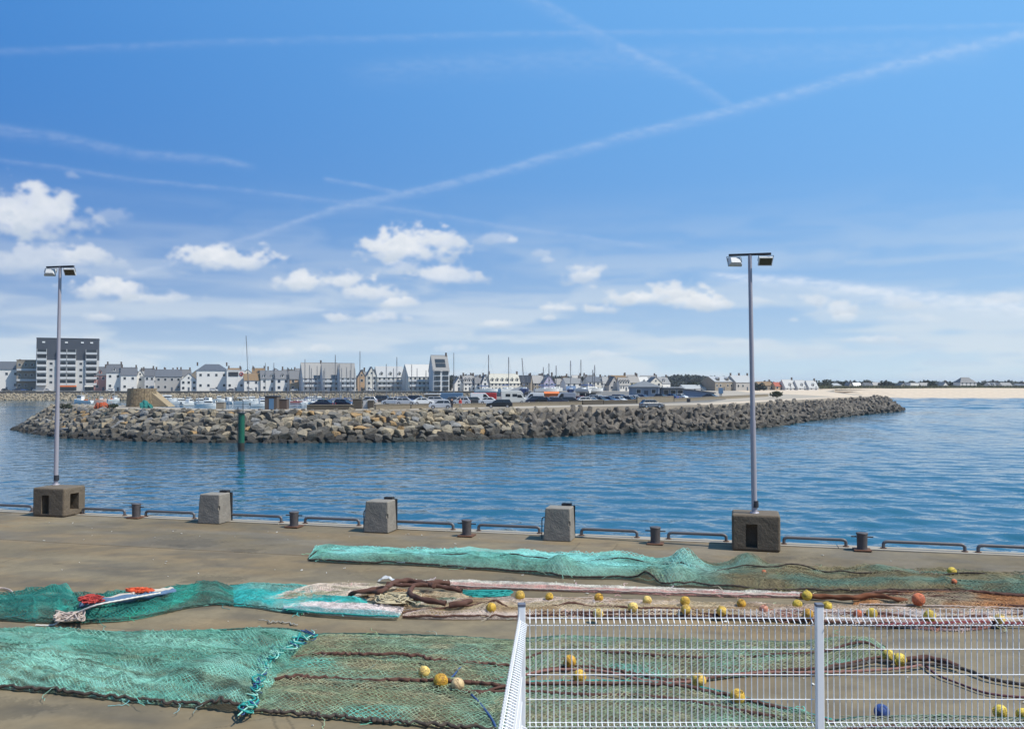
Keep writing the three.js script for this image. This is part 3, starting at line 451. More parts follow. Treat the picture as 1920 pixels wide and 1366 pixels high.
// three tapered concrete blocks with a grab rail and a rubber fender behind
const blockLabels = ['tapered concrete block on the quay edge, leftmost of three, next to the lamp post', 'tapered concrete block on the quay edge, middle one of three', 'tapered concrete block on the quay edge, rightmost of three, behind the green net'];
[[390, 982], [704, 999], [1044, 1015]].forEach(([x, y], i) => {
  const w = .72, h = .83, d = .62, t = thing('concrete_block', blockLabels[i], 'concrete block', spot(x, y).addScaledVector(QN, -d / 2).setY(.005), QTURN, 'concrete blocks on the quay edge');
  const g = new RoundedBoxGeometry(w, h, d, 2, .03).translate(0, h / 2, 0), p = g.attributes.position;
  for (let k = 0; k < p.count; k++) { const f = p.getY(k) / h; p.setX(k, p.getX(k) * (1 - .12 * f) + .012 * f); p.setZ(k, p.getZ(k) * (1 - .1 * f)); } g.computeVertexNormals();
  part(t, 'concrete_body', carve(g, [boxAt(.12, .12, .12, w / 2 + .0, .45, d / 2 + .0).rotateY(.0)]), M_concPale);
  part(t, 'grab_rail', tubeThrough([[-w / 2 + .02, .56, .1], [-w / 2 - .05, .55, .1], [-w / 2 - .07, .3, .1], [-w / 2 - .07, .02, .1]].map(q => new THREE.Vector3(...q)), .014, 24, 6), M_darksteel);
  const f = new MB(); f.box(.2, w / 2 - .01, .02, h + .0, -d / 2 - .07, -d / 2 + .0); f.box(.02, w / 2 - .1, h - .02, h + .055, -d / 2 - .08, -d / 2 + .1); part(t, 'rubber_fender', f.geo(), M_rubber);
});

// mooring bollards
const bollX = [[255, 971], [551, 988], [875, 1005], [1229, 1020], [1617, 1032]];
const bollLab = ['rusty mooring bollard with a cross pin, nearest the left lamp post', 'mooring bollard with a cross pin between the left and middle concrete blocks', 'mooring bollard with a cross pin between the middle and right concrete blocks', 'mooring bollard with a cross pin just left of the right lamp post', 'mooring bollard with a cross pin right of the right lamp post'];
bollX.forEach(([x, y], i) => {
  const t = thing('mooring_bollard', bollLab[i], 'bollard', spot(x, y).setY(.02), QTURN, 'mooring bollards along the quay');
  part(t, 'bollard_post', new THREE.LatheGeometry([[0, .415], [.12, .415], [.138, .405], [.14, .39], [.125, .36], [.118, .06], [.125, .03], [.125, 0]].map(q => new THREE.Vector2(...q)).reverse(), 20), M_boll);
  part(t, 'cross_pin', new THREE.CylinderGeometry(.016, .016, .5, 8).rotateZ(Math.PI / 2).translate(0, .31, 0), M_darksteel);
  part(t, 'base_plate', new RoundedBoxGeometry(.4, .03, .4, 2, .008).translate(0, .005, 0), M_rust);
});

// tubular toe rails
[[-40, 57], [153, 232], [272, 363], [430, 527], [572, 673], [741, 850], [898, 1012], [1091, 1195], [1254, 1362], [1470, 1586], [1656, 1808], [1833, 1965]].forEach(([a, b], i, all) => {
  const ya = x => 958 + (x / 1920) * 81, sa = alongEdge(a, ya(a)), sb = alongEdge(b, ya(b)), L = sb - sa, p = quayAt((sa + sb) / 2, .24, .02);
  const t = thing('toe_rail', `grey tubular toe rail bolted to the quay edge, ${ORD[i]} from the left`, 'toe rail', p, QTURN, 'toe rails along the quay edge');
  const h = .165, r = .04, c = new THREE.CurvePath(), V = (x, y) => new THREE.Vector3(x, y, 0), k = .12;
  const pts = [V(-L / 2, 0), V(-L / 2, h - k * .6), V(-L / 2 + k, h), V(L / 2 - k, h), V(L / 2, h - k * .6), V(L / 2, 0)];
  c.add(new THREE.LineCurve3(pts[0], pts[1])); c.add(new THREE.QuadraticBezierCurve3(pts[1], V(-L / 2, h), pts[2])); c.add(new THREE.LineCurve3(pts[2], pts[3])); c.add(new THREE.QuadraticBezierCurve3(pts[3], V(L / 2, h), pts[4])); c.add(new THREE.LineCurve3(pts[4], pts[5]));
  part(t, 'rail', new THREE.TubeGeometry(c, 60, r, 10), M_steel);
  for (const s of [-1, 1]) part(t, 'foot_plate', new THREE.CylinderGeometry(.075, .075, .016, 12).translate(s * L / 2, .006, 0), M_rust);
});

// green channel marker in the harbour mouth
{
  const p = spot(452, 845, LEVEL), t = thing('channel_marker', 'green steel channel marker pile standing in front of the boulder breakwater', 'channel marker', p);
  const h = 5.1, gm = mat(rgb(16, 104, 78, .8), .5, { map: withRepeat(grainTex, 2) }), wm = mat(rgb(44, 42, 36), .8);
  part(t, 'pile', new THREE.CylinderGeometry(.42, .42, h - 1.1, 20).translate(0, 1.1 + (h - 1.1) / 2, 0), gm); part(t, 'weed_band', new THREE.CylinderGeometry(.43, .43, 3.1, 20).translate(0, -.45, 0), wm, 'dark weedy foot of the pile');
  part(t, 'top_platform', new THREE.CylinderGeometry(.6, .6, .1, 20).translate(0, h + .05, 0), M_darksteel); part(t, 'lantern_mast', new THREE.CylinderGeometry(.05, .06, 1.7, 8).translate(.2, h + .95, 0), M_darksteel);
  const l = new MB(); for (const e of [-.2, .2]) l.bar([-.5, .4, e], [-.5, h + .9, e], .03); for (let y = .7; y < h; y += .32) l.bar([-.5, y, -.2], [-.5, y, .2], .02); for (const y of [1, 3, h - .2]) l.bar([-.5, y, 0], [-.3, y, 0], .03); part(t, 'ladder', l.geo(), M_darksteel);
}

// ---------------------------------------------------------------- white mesh fence on the near side
const M_fence = mat([.80, .81, .82], .45);
{
  const D = 7.45, H = y => EYE - (y - HOR) * D / FOC, X = x => (x - 960) / FOC * D;
  const foldsAt = [[H(1156), H(1169)], [1.178, 1.142], [.34, .28]];
  const depthAt = (y) => { let z = 0; for (const [a, b] of foldsAt) { const m = (a + b) / 2; if (y > b && y < a) z = .05 * (1 - Math.abs(y - m) / ((a - b) / 2)); } return y >= foldsAt[0][0] ? -.012 : z; };
  const ys = [H(1140), H(1148), H(1156), (H(1156) + H(1169)) / 2, H(1169), 1.7, 1.178, 1.16, 1.142, .8, .34, .31, .28, .06];
  const wire = (() => { const c = new THREE.CurvePath(); const P = ys.map(y => new THREE.Vector3(0, y, depthAt(y))); for (let i = 0; i + 1 < P.length; i++) c.add(new THREE.LineCurve3(P[i], P[i + 1])); const b = new MB(); for (let i = 0; i + 1 < P.length; i++) b.bar(P[i].toArray(), P[i + 1].toArray(), .0044, 5); return b.geo(); })();
  const hs = [H(1156), H(1169), H(1213), H(1260), H(1305.5), 1.178, 1.142, .94, .74, .54, .34, .28, .1];
  const rod = new MB().bar([-.5, 0, 0], [.5, 0, 0], .0036, 5).geo();
  const postGeo = new RoundedBoxGeometry(.06, 2.14, .06, 2, .006).translate(0, 1.07, 0);
  function panel(x0, z0, x1, z1, label) {
    const L = Math.hypot(x1 - x0, z1 - z0), t = thing('mesh_fence_panel', label, 'fence panel', [(x0 + x1) / 2, 0, (z0 + z1) / 2], Math.atan2(-(z1 - z0), x1 - x0), 'white mesh fence panels');
    const n = Math.floor((L - .06) / .05); for (let k = 0; k <= n; k++) { const o = part(t, 'vertical_wire', wire, M_fence); o.position.set(-n * .025 + k * .05, 0, 0); }
    for (const y of hs) { const o = part(t, 'horizontal_wire', rod, M_fence); o.scale.x = n * .05 + .04; o.position.set(0, y, depthAt(y) + .007); }
  }
  function post(x, z, label, turn = 0) { const t = thing('fence_post', label, 'fence post', [x, 0, z], turn, 'white fence posts'); part(t, 'post_tube', postGeo, M_fence); part(t, 'post_cap', new RoundedBoxGeometry(.066, .025, .066, 2, .006).translate(0, 2.15, 0), mat(rgb(96, 100, 112), .6)); for (const y of [.3, 1.0]) part(t, 'clamp', boxGeo(-.038, .038, y, y + .04, .028, .045), M_fence); }
  const x1 = X(978), x2 = X(1533), x3 = x2 + (x2 - x1), z = -D;
  post(x1, z, 'white square fence post at the corner, where the side fence begins', .05); post(x2, z, 'white square fence post between the two front mesh panels'); post(x3, z, 'white square fence post at the right end of the front fence');
  panel(x1 + .035, z, x2 - .035, z, 'white welded mesh fence panel from the corner post to the middle post'); panel(x2 + .035, z, x3 - .035, z, 'white welded mesh fence panel right of the middle post');
  const sx = -.09, sz = -4.4; panel(sx, sz - .035 * -1, x1 - .003, z + .04, 'white mesh side fence panel seen edge on, running from the corner towards the viewer'); post(sx - .004, sz + .03, 'white square fence post at the near end of the side fence', .05);
}
// ---------------------------------------------------------------- fishing nets, ropes and floats spread on the quay
class Twine {
  constructor() { this.p = []; this.n = []; this.c = []; this.i = []; }
  seg(ax, ay, az, bx, by, bz, r, ca, cb) {
    let dx = bx - ax, dy = by - ay, dz = bz - az; const l = Math.hypot(dx, dy, dz) || 1; dx /= l; dy /= l; dz /= l;
    let ux = -dz, uz = dx, ul = Math.hypot(ux, uz) || 1; ux /= ul; uz /= ul; const vx = dy * uz, vy = dz * ux - dx * uz, vz = -dy * ux, b = this.p.length / 3;
    for (let e = 0; e < 2; e++) for (let k = 0; k < 3; k++) { const t = k * 2.0944 + 1.5708, cs = Math.cos(t), sn = Math.sin(t), nx = ux * cs + vx * sn, ny = vy * sn, nz = uz * cs + vz * sn; this.p.push((e ? bx : ax) + nx * r, (e ? by : ay) + ny * r, (e ? bz : az) + nz * r); this.n.push(nx, ny, nz); const c = e ? cb : ca; this.c.push(c[0], c[1], c[2]); }
    for (let k = 0; k < 3; k++) { const m = (k + 1) % 3; this.i.push(b + k, b + m, b + 3 + m, b + k, b + 3 + m, b + 3 + k); }
  }
  geo() { const g = new THREE.BufferGeometry(); g.setAttribute('position', new THREE.Float32BufferAttribute(this.p, 3)); g.setAttribute('normal', new THREE.Float32BufferAttribute(this.n, 3)); g.setAttribute('color', new THREE.Float32BufferAttribute(this.c, 3)); g.setIndex(this.i); return g; }
}
const M_twine = mat([1, 1, 1], .8, { vertexColors: true, side: THREE.DoubleSide });
// fine knotless mesh, for the folds that lie underneath
const meshAlpha = (() => { const S = 512, d = new Uint8Array(S * S * 4), n = 12; for (let y = 0; y < S; y++) for (let x = 0; x < S; x++) { const u = x / S * n, v = y / S * n, a = Math.abs(((u + v) % 1) - .5) * 2, b = Math.abs(((u - v + n) % 1) - .5) * 2, k = Math.max(a, b) > .76 ? 255 : 0, o = (y * S + x) * 4; d[o] = d[o + 1] = d[o + 2] = k; d[o + 3] = 255; } const t = new THREE.DataTexture(d, S, S); t.wrapS = t.wrapT = THREE.RepeatWrapping; t.magFilter = t.minFilter = THREE.LinearFilter; t.needsUpdate = true; return t; })();
const M_netSheet = mat([1, 1, 1], .85, { vertexColors: true, side: THREE.DoubleSide, alphaMap: meshAlpha, alphaTest: .5 });
const line2 = (pts) => { const g = pts.map(([x, y]) => spot(x, y)); const c = new THREE.CatmullRomCurve3(g, false, 'centripetal'); return c; };
function net(o) {
  const { top, bot, label, name = 'fishing_net', dx = .03, layers = 1, r = .0028, color, amp = .1, fs = .5, ft = 2.6, bumps = [], sheet = true, ropes = [], seed = 1, skew = .6, lumps = 0, lift = 0, group = 'fishing nets spread on the quay' } = o;
  const T = line2(top), B = line2(bot), L = (T.getLength() + B.getLength()) / 2, N = 160, tp = T.getSpacedPoints(N), bp = B.getSpacedPoints(N); let Wm = 0; for (let i = 0; i <= N; i += 8) Wm += tp[i].distanceTo(bp[i]); Wm /= 21;
  const bs = bumps.map(([x, y, rad, h]) => { const q = spot(x, y); return [q.x, q.z, rad, h]; });
  const at = (a, u) => { const f = clamp(u) * N, i = Math.min(Math.floor(f), N - 1), t = f - i; return [a[i].x + (a[i + 1].x - a[i].x) * t, a[i].z + (a[i + 1].z - a[i].z) * t]; };
  const P = (u, v, lay = 0) => {
    const s = u * L, t = v * Wm, k = seed * 13.7 + lay * 3.1; const gather = Math.min(1, 8 * v * (1 - v)); u += ((fbm(s * .8 + k, t * .9, 2) - .5) * .3 + (vnoise(s * 4.1 + k, t * 4.4) - .5) * .09) / L; v = v + ((fbm(s * .7 + k + 50, t * .8, 2) - .5) * .2 + (vnoise(s * 3.3 + k + 9, t * 4.9) - .5) * .1) / Math.max(Wm, .6) * gather;
    const a = at(tp, u), b = at(bp, u), x = b[0] + (a[0] - b[0]) * v, z = b[1] + (a[1] - b[1]) * v;
    const w = fbm(s * fs * .5 + k, t * .8, 2), q = (t + s * skew * .12) * ft + w * 3.4, f1 = 1 - Math.abs(2 * vnoise(s * fs + k + 7, q) - 1), f2 = fbm(s * fs * 3.1 + k, t * ft * 2.2, 3), f3 = Math.pow(1 - Math.abs(2 * vnoise(s * fs * 2.2 + k + 33, q * 2.3 + w * 4) - 1), 3), f4 = 1 - Math.abs(2 * vnoise(s * 2.6 + k, q * 5.5) - 1);
    const edge = Math.min(1, Math.min(v, 1 - v) * 7 + .12) * Math.min(1, Math.min(u, 1 - u) * L * 2.5 + .1);
    let h = .014 + (amp * (f1 * f1 * .85 + f2 * .3 + f3 * .55 + f4 * .22) + lumps * Math.pow(fbm(s * 1.1 + k, t * 1.2, 3), 2)) * edge; for (const [bx, bz, rad, bh] of bs) { const d2 = ((x - bx) ** 2 + (z - bz) ** 2) / rad / rad; if (d2 < 6) h += bh * Math.exp(-d2 * 1.4); }
    return [x, h + lift + lay * .008, z];
  };
  const g = thing(name, label, 'fishing net', (() => { const p = P(.5, .5); return [p[0], 0, p[2]]; })(), 0, group), ox = g.position.x, oz = g.position.z;
  const cc = (u, v, lay) => color(u, v, u * L, v * Wm, lay);
  for (let lay = 0; lay < layers; lay++) {
    const tw = new Twine(), R = rng(seed * 97 + lay), NI = Math.round(L / dx), NJ = Math.max(4, Math.round(Wm / (dx * (1 - .08 * lay)))), nodes = [], cols = [];
    for (let j = 0; j <= NJ; j++) for (let i = 0; i <= NI; i++) { if ((i + j) & 1) { nodes.push(null); cols.push(null); continue; } const u = clamp((i + (R() - .5) * .5) / NI), v = clamp((j + (R() - .5) * .5) / NJ); const p = P(u, v, lay); p[1] += R() * .008; nodes.push(p); const c = cc(u, v, lay), k = .6 + R() * .55 + (vnoise(p[0] * 9, p[2] * 9) - .5) * .5; cols.push([c[0] * k, c[1] * k, c[2] * k]); }
    for (let j = 0; j < NJ; j++) for (let i = 0; i <= NI; i++) { if ((i + j) & 1) continue; const a = nodes[j * (NI + 1) + i], ca = cols[j * (NI + 1) + i]; for (const d of [-1, 1]) { const m = i + d; if (m < 0 || m > NI) continue; const e = (j + 1) * (NI + 1) + m, b = nodes[e]; tw.seg(a[0] - ox, a[1], a[2] - oz, b[0] - ox, b[1], b[2] - oz, r, ca, cols[e]); } }
    part(g, 'netting', tw.geo(), M_twine);
  }
  if (sheet) {
    const NI = Math.min(360, Math.round(L / .05)), NJ = Math.max(6, Math.round(Wm / .05)), pos = [], col = [], uv = [], idx = [];
    for (let j = 0; j <= NJ; j++) for (let i = 0; i <= NI; i++) { const u = i / NI, v = j / NJ, p = P(u, v, -.6), c = cc(u, v, 0); pos.push(p[0] - ox, Math.max(.012, p[1] - .006), p[2] - oz); col.push(...c); uv.push(u * L / .42, v * Wm / .42); if (i && j) { const a = (j - 1) * (NI + 1) + i - 1; idx.push(a, a + 1, a + NI + 1, a + 1, a + NI + 2, a + NI + 1); } }
    const q = new THREE.BufferGeometry(); q.setAttribute('position', new THREE.Float32BufferAttribute(pos, 3)); q.setAttribute('color', new THREE.Float32BufferAttribute(col, 3)); q.setAttribute('uv', new THREE.Float32BufferAttribute(uv, 2)); q.setIndex(idx); q.computeVertexNormals(); part(g, 'lower_netting', q, M_netSheet);
  }
  for (const [v, rad, m] of ropes) { const pts = []; const R = rng(seed + v * 31); for (let i = 0; i <= 80; i++) { const u = i / 80, p = P(u, v + (R() - .5) * .02, .5); pts.push(new THREE.Vector3(p[0] - ox, Math.max(rad + .012, p[1] + rad * .9), p[2] - oz)); } part(g, 'edge_rope', ropeGeo(pts, rad, seed), m); }
  { const tw = new Twine(), R = rng(seed * 7 + 5), n = Math.round(L * 9); for (let k = 0; k < n; k++) { const u = R(), v = R() < .5 ? R() * .06 : R() < .5 ? 1 - R() * .06 : R(); let p = P(u, v, .6), a = R() * 6.28; const c = cc(u, v, 0), m = 4 + Math.floor(R() * 9), st = .02 + R() * .03, col = [c[0] * (.8 + R() * .5), c[1] * (.8 + R() * .5), c[2] * (.8 + R() * .5)]; let x = p[0], y = p[1] + .012, z = p[2], dy = .02; for (let q = 0; q < m; q++) { a += (R() - .5) * 1.6; dy = (R() - .55) * .03; const X = x + Math.cos(a) * st, Z = z + Math.sin(a) * st, Y = Math.max(.01, y + dy); tw.seg(x - ox, y, z - oz, X - ox, Y, Z - oz, r * 1.05, col, col); x = X; y = Y; z = Z; } } part(g, 'loose_strands', tw.geo(), M_twine).userData.kind = 'stuff'; }
  return { g, P };
}
// laid rope: a tube with a spiral of strands and uneven thickness
function ropeGeo(pts, rad, seed = 1, lump = .18) {
  const c = new THREE.CatmullRomCurve3(pts, false, 'centripetal'), len = c.getLength(), n = Math.min(900, Math.max(20, Math.round(len / .03))), g = new THREE.TubeGeometry(c, n, rad, 7), p = g.attributes.position, N = g.attributes.normal;
  for (let i = 0; i < p.count; i++) { const ring = Math.floor(i / 8), k = i % 8, s = ring / n * len, d = rad * (.16 * Math.sin(k / 7 * 2 * Math.PI * 2 + s / rad * .9) + lump * (fbm(s * 3 + seed, 4, 2) - .5) * 2); p.setXYZ(i, p.getX(i) + N.getX(i) * d, Math.max(.004, p.getY(i) + N.getY(i) * d), p.getZ(i) + N.getZ(i) * d); }
  g.computeVertexNormals(); return g;
}
const M_brownRope = mat(rgb(98, 66, 54, .82), .95, { map: withRepeat(grainTex, 4) }), M_darkRope = mat(rgb(72, 62, 54, .85), .95), M_paleRope = mat(rgb(190, 172, 160, .85), .95), M_greenRope = mat(rgb(60, 92, 82, .85), .95), M_blueRope = mat(rgb(52, 84, 132, .85), .9), M_whiteRope = mat(rgb(212, 208, 200, .85), .9), M_orange = mat(rgb(226, 96, 54, .85), .9), M_redTwine = mat(rgb(186, 66, 58, .85), .9), M_tealTwine = mat(rgb(36, 150, 142, .85), .85);
const pal = (list) => list.map(c => rgb(...c, 1.02));
const teal = pal([[148, 206, 186], [110, 178, 158], [122, 150, 126], [82, 106, 88]]);
const N1 = net({
  label: 'large pale teal net spread flat at the bottom left of the quay', seed: 1, dx: .034, r: .0044, layers: 2, amp: .12, fs: .3, ft: 2.1, skew: 2.4,
  top: [[-120, 1190], [0, 1187], [140, 1188], [300, 1191], [430, 1185], [520, 1183], [590, 1190]], bot: [[-160, 1278], [0, 1293], [125, 1304], [250, 1318], [360, 1328], [440, 1336], [470, 1339]],
  color: (u, v, s, t) => { const n = fbm(s * .8 + 2, t * 1.4 + s * .3, 4), m = fbm(s * 3, t * 3 + 9, 3); const band = 1 - Math.abs(2 * vnoise(s * .5 + 3, t * 4.2 + s * .7 + m * 1.2) - 1), worn = sstep(.72, .35, v + (n - .5) * .5); return mix3(mix3(teal[0], teal[1], sstep(.35, .6, n)), m > .55 ? teal[3] : teal[2], clamp(sstep(.55, .9, band) * .85 * (.35 + worn) + sstep(.5, .66, m) * .3)); },
  ropes: [[.004, .02, M_darkRope], [.995, .014, M_greenRope]], bumps: [[120, 1232, .55, .06], [330, 1232, .5, .08], [400, 1270, .5, .09], [480, 1215, .35, .1], [440, 1325, .3, .14]]
});
const olive = pal([[140, 176, 148], [140, 154, 120], [174, 168, 132], [116, 128, 102]]);
const oliveColor = (u, v, s, t) => { const n = fbm(s * .9 + 7, t * 2.2, 4), m = fbm(s * 2.4 + 3, t * 5, 3); let c = mix3(olive[0], olive[1], sstep(.3, .6, n)); c = mix3(c, olive[2], sstep(.5, .7, m) * .8); return mix3(c, rgb(112, 196, 176), sstep(.56, .7, fbm(s * .5 + 31, t * 1.1, 3)) * .8); };
net({
  label: 'olive green coarse net with brown ropes between the teal net and the fence corner', seed: 2, dx: .042, r: .0044, layers: 2, amp: .055, fs: .4, ft: 2.4, lumps: .05, sheet: false,
  top: [[572, 1192], [640, 1191], [720, 1193], [850, 1196], [960, 1203], [1010, 1206]], bot: [[470, 1338], [560, 1345], [640, 1352], [760, 1362], [850, 1369], [948, 1377]],
  color: oliveColor, ropes: [[.004, .022, M_darkRope], [.995, .012, M_greenRope], [.62, .022, M_brownRope], [.35, .026, M_brownRope]]
});
net({
  label: 'green net band lying behind the fence wires, right of the corner post', seed: 3, dx: .046, r: .0044, layers: 2, amp: .06, fs: .45, ft: 2.2, sheet: false, lumps: .04,
  top: [[985, 1199], [1060, 1196], [1150, 1199], [1300, 1203], [1420, 1206], [1500, 1207], [1570, 1200], [1630, 1203], [1660, 1216]], bot: [[985, 1274], [1050, 1259], [1110, 1260], [1170, 1268], [1220, 1279], [1300, 1281], [1420, 1266], [1530, 1263], [1600, 1250], [1660, 1236]],
  color: oliveColor, ropes: [[.02, .02, M_brownRope], [.4, .02, M_brownRope], [.985, .012, M_greenRope]], bumps: [[1610, 1220, .3, .1], [1080, 1240, .3, .1]]
});
net({
  label: 'green net lying lowest behind the fence, its upper edge roped in brown', seed: 4, dx: .042, r: .0044, layers: 2, amp: .055, fs: .4, ft: 2.2, sheet: false, lumps: .04,
  top: [[880, 1297], [985, 1283], [1100, 1280], [1200, 1282], [1300, 1290], [1420, 1318], [1530, 1345], [1560, 1352]], bot: [[900, 1385], [985, 1392], [1100, 1402], [1200, 1408], [1300, 1414], [1420, 1420], [1530, 1424], [1600, 1428]],
  color: oliveColor, ropes: [[.83, .024, M_brownRope], [.99, .012, M_tealTwine]]
});
net({
  label: 'grey green net at the bottom right corner, behind the last fence panel', seed: 5, dx: .042, r: .0044, layers: 2, amp: .05, fs: .4, ft: 2.2, sheet: false, lumps: .05,
  top: [[1560, 1352], [1640, 1348], [1760, 1347], [1850, 1351], [2000, 1356]], bot: [[1560, 1424], [1640, 1428], [1760, 1430], [1850, 1434], [2000, 1440]],
  color: (u, v, s, t) => mix3(oliveColor(u, v, s, t), rgb(150, 150, 136), .5), ropes: [[.95, .014, M_greenRope], [.6, .02, M_brownRope]]
});
const deep = pal([[56, 166, 148], [36, 122, 112], [112, 188, 170], [84, 108, 96]]);
net({
  label: 'bunched deep teal net heap on the left, under the blue and orange bundles', seed: 6, dx: .032, r: .0044, layers: 2, amp: .1, fs: 1.2, ft: 3.4, lumps: .13,
  top: [[-60, 1126], [0, 1124], [40, 1120], [85, 1114], [115, 1114], [150, 1124], [200, 1122], [280, 1118], [340, 1108], [400, 1101], [440, 1102]], bot: [[-60, 1160], [0, 1164], [60, 1168], [130, 1170], [200, 1168], [250, 1163], [300, 1153], [350, 1142], [400, 1136], [440, 1136]],
  color: (u, v, s, t) => { const n = fbm(s * 1.2 + 12, t * 2.4, 4); return mix3(mix3(deep[0], deep[1], sstep(.3, .55, n)), n > .6 ? deep[2] : deep[3], sstep(.5, .7, fbm(s * 2 + 44, t * 3, 3)) * .8); },
  bumps: [[100, 1124, .26, .13], [30, 1142, .3, .05], [380, 1120, .26, .08], [230, 1150, .25, .06]], ropes: [[.01, .014, M_greenRope]]
});
net({
  label: 'bright turquoise net tail right of the deep teal heap', seed: 7, dx: .032, r: .0044, layers: 2, amp: .07, fs: .7, ft: 2.2, lumps: .06,
  top: [[430, 1099], [480, 1099], [540, 1101], [572, 1103], [600, 1116], [650, 1122], [690, 1126]], bot: [[430, 1137], [480, 1141], [530, 1149], [570, 1150], [600, 1144], [650, 1140], [690, 1136]],
  color: (u, v, s, t) => { const n = fbm(s * 1.4 + 3, t * 2.8, 4); return mix3(rgb(62, 196, 190), rgb(128, 184, 172), sstep(.4, .62, n)); }, ropes: [[.02, .012, M_greenRope], [.98, .012, M_greenRope]]
});
net({
  label: 'beige net flap folded over the turquoise net tail', seed: 8, dx: .026, r: .0044, layers: 2, lift: .05, amp: .05, fs: .8, ft: 2.4,
  top: [[584, 1103], [640, 1102], [690, 1104], [745, 1108]], bot: [[478, 1133], [560, 1131], [640, 1128], [690, 1120]],
  color: (u, v, s, t) => mix3(rgb(228, 210, 192), rgb(178, 172, 144), sstep(.4, .65, fbm(s * 2, t * 4, 3))), ropes: [[.02, .012, M_paleRope], [.98, .01, M_paleRope]], bumps: [[600, 1118, .4, .04]]
});
net({
  label: 'pinkish white net strip with a blue grey edge below the turquoise tail', seed: 9, dx: .026, r: .0044, layers: 2, lift: .04, amp: .05, fs: .7, ft: 2.4,
  top: [[530, 1138], [600, 1139], [680, 1142], [760, 1144]], bot: [[530, 1149], [600, 1157], [680, 1162], [748, 1164]],
  color: (u, v, s, t) => mix3(rgb(240, 226, 220), rgb(132, 186, 186), sstep(.3, .1, v + (fbm(s * 3, 4, 2) - .5) * .2)), ropes: [[.02, .014, M_tealTwine]]
});
const upperColor = (u, v, s, t) => { const n = fbm(s * .9 + 60, t * 2, 4), k = sstep(.42, .62, u + (n - .5) * .3); const a = mix3(rgb(160, 232, 222), rgb(120, 190, 172), sstep(.3, .62, n)), b = mix3(rgb(104, 134, 116), rgb(134, 122, 88), sstep(.32, .6, fbm(s * 1.2 + 8, t * 3, 3))); return mix3(mix3(a, rgb(124, 150, 122), sstep(.4, 0, v) * .7), b, k); };
net({
  label: 'long green net lying nearest the quay edge, turquoise at its left end', seed: 10, dx: .042, r: .0052, layers: 2, amp: .13, fs: .4, ft: 2.0, lumps: .08,
  top: [[578, 1047], [600, 1038], [640, 1037], [760, 1040], [870, 1041], [960, 1044], [1045, 1047], [1120, 1051], [1200, 1054], [1280, 1056], [1340, 1068], [1400, 1062], [1450, 1068], [1600, 1073], [1700, 1076], [1800, 1078], [1920, 1088], [2000, 1092]],
  bot: [[578, 1052], [650, 1057], [760, 1060], [880, 1068], [1000, 1078], [1060, 1085], [1180, 1088], [1260, 1102], [1300, 1101], [1400, 1108], [1530, 1112], [1600, 1112], [1700, 1110], [1800, 1112], [1920, 1120], [2000, 1122]],
  color: upperColor, ropes: [[.01, .018, M_darkRope], [.5, .016, M_darkRope], [.98, .012, M_greenRope]], bumps: [[1052, 1075, .32, .2], [1285, 1072, .36, .3], [1215, 1092, .25, .16], [1270, 1094, .3, .2], [1400, 1075, .34, .24], [1160, 1062, .5, .1], [1480, 1085, .5, .1], [1640, 1085, .5, .1], [1860, 1098, .5, .1]]
});
net({
  label: 'narrow rolled pink and white net strip stretched below the long green net', seed: 11, dx: .026, r: .004, layers: 2, amp: .05, fs: .5, ft: 4,
  top: [[742, 1093], [860, 1094], [960, 1096], [1100, 1101], [1240, 1107], [1380, 1112], [1520, 1117]], bot: [[742, 1098], [860, 1103], [960, 1106], [1100, 1111], [1240, 1116], [1380, 1120], [1520, 1122]],
  color: (u, v, s, t) => mix3(rgb(234, 228, 214), rgb(222, 164, 154), sstep(.4, .15, v)), ropes: [[.03, .016, M_paleRope]]
});
const tanColor = (u, v, s, t) => { const n = fbm(s * 1.1 + 21, t * 2.4, 4); return mix3(mix3(rgb(208, 188, 152), rgb(226, 206, 190), sstep(.35, .6, n)), rgb(176, 144, 100), sstep(.5, .68, fbm(s * 1.6 + 5, t * 4 + 3, 3)) * .8); };
net({
  label: 'tan net dotted with yellow floats, stretching past the top of the fence', seed: 12, dx: .036, r: .0042, layers: 2, amp: .06, fs: .5, ft: 2.2, lumps: .05,
  top: [[755, 1138], [830, 1132], [900, 1126], [980, 1126], [1080, 1126], [1130, 1126], [1190, 1130], [1250, 1131], [1330, 1136], [1430, 1140], [1560, 1140], [1680, 1142], [1800, 1146], [1920, 1150], [2000, 1152]], bot: [[755, 1160], [830, 1162], [900, 1162], [980, 1162], [1080, 1160], [1130, 1161], [1190, 1160], [1250, 1160], [1330, 1162], [1430, 1165], [1560, 1172], [1680, 1178], [1800, 1182], [1920, 1172], [2000, 1172]],
  color: tanColor, ropes: [[.02, .02, M_brownRope], [.3, .018, M_brownRope], [.97, .012, M_paleRope]], bumps: [[920, 1150, .3, .08], [1060, 1146, .4, .06]]
});
net({
  label: 'rust and tan net patch at the right, between the long green net and the floats', seed: 13, dx: .036, r: .0042, layers: 2, amp: .05, fs: .5, ft: 2.4, lumps: .05,
  top: [[1600, 1122], [1660, 1117], [1720, 1116], [1800, 1117], [1920, 1124], [2000, 1126]], bot: [[1600, 1136], [1660, 1138], [1720, 1140], [1800, 1142], [1920, 1144], [2000, 1146]],
  color: (u, v, s, t) => mix3(rgb(190, 134, 84), rgb(176, 158, 130), sstep(.4, .6, fbm(s * 1.1, t * 2, 3))), ropes: [[.9, .03, M_brownRope], [.6, .018, M_brownRope], [.03, .014, M_paleRope]]
});

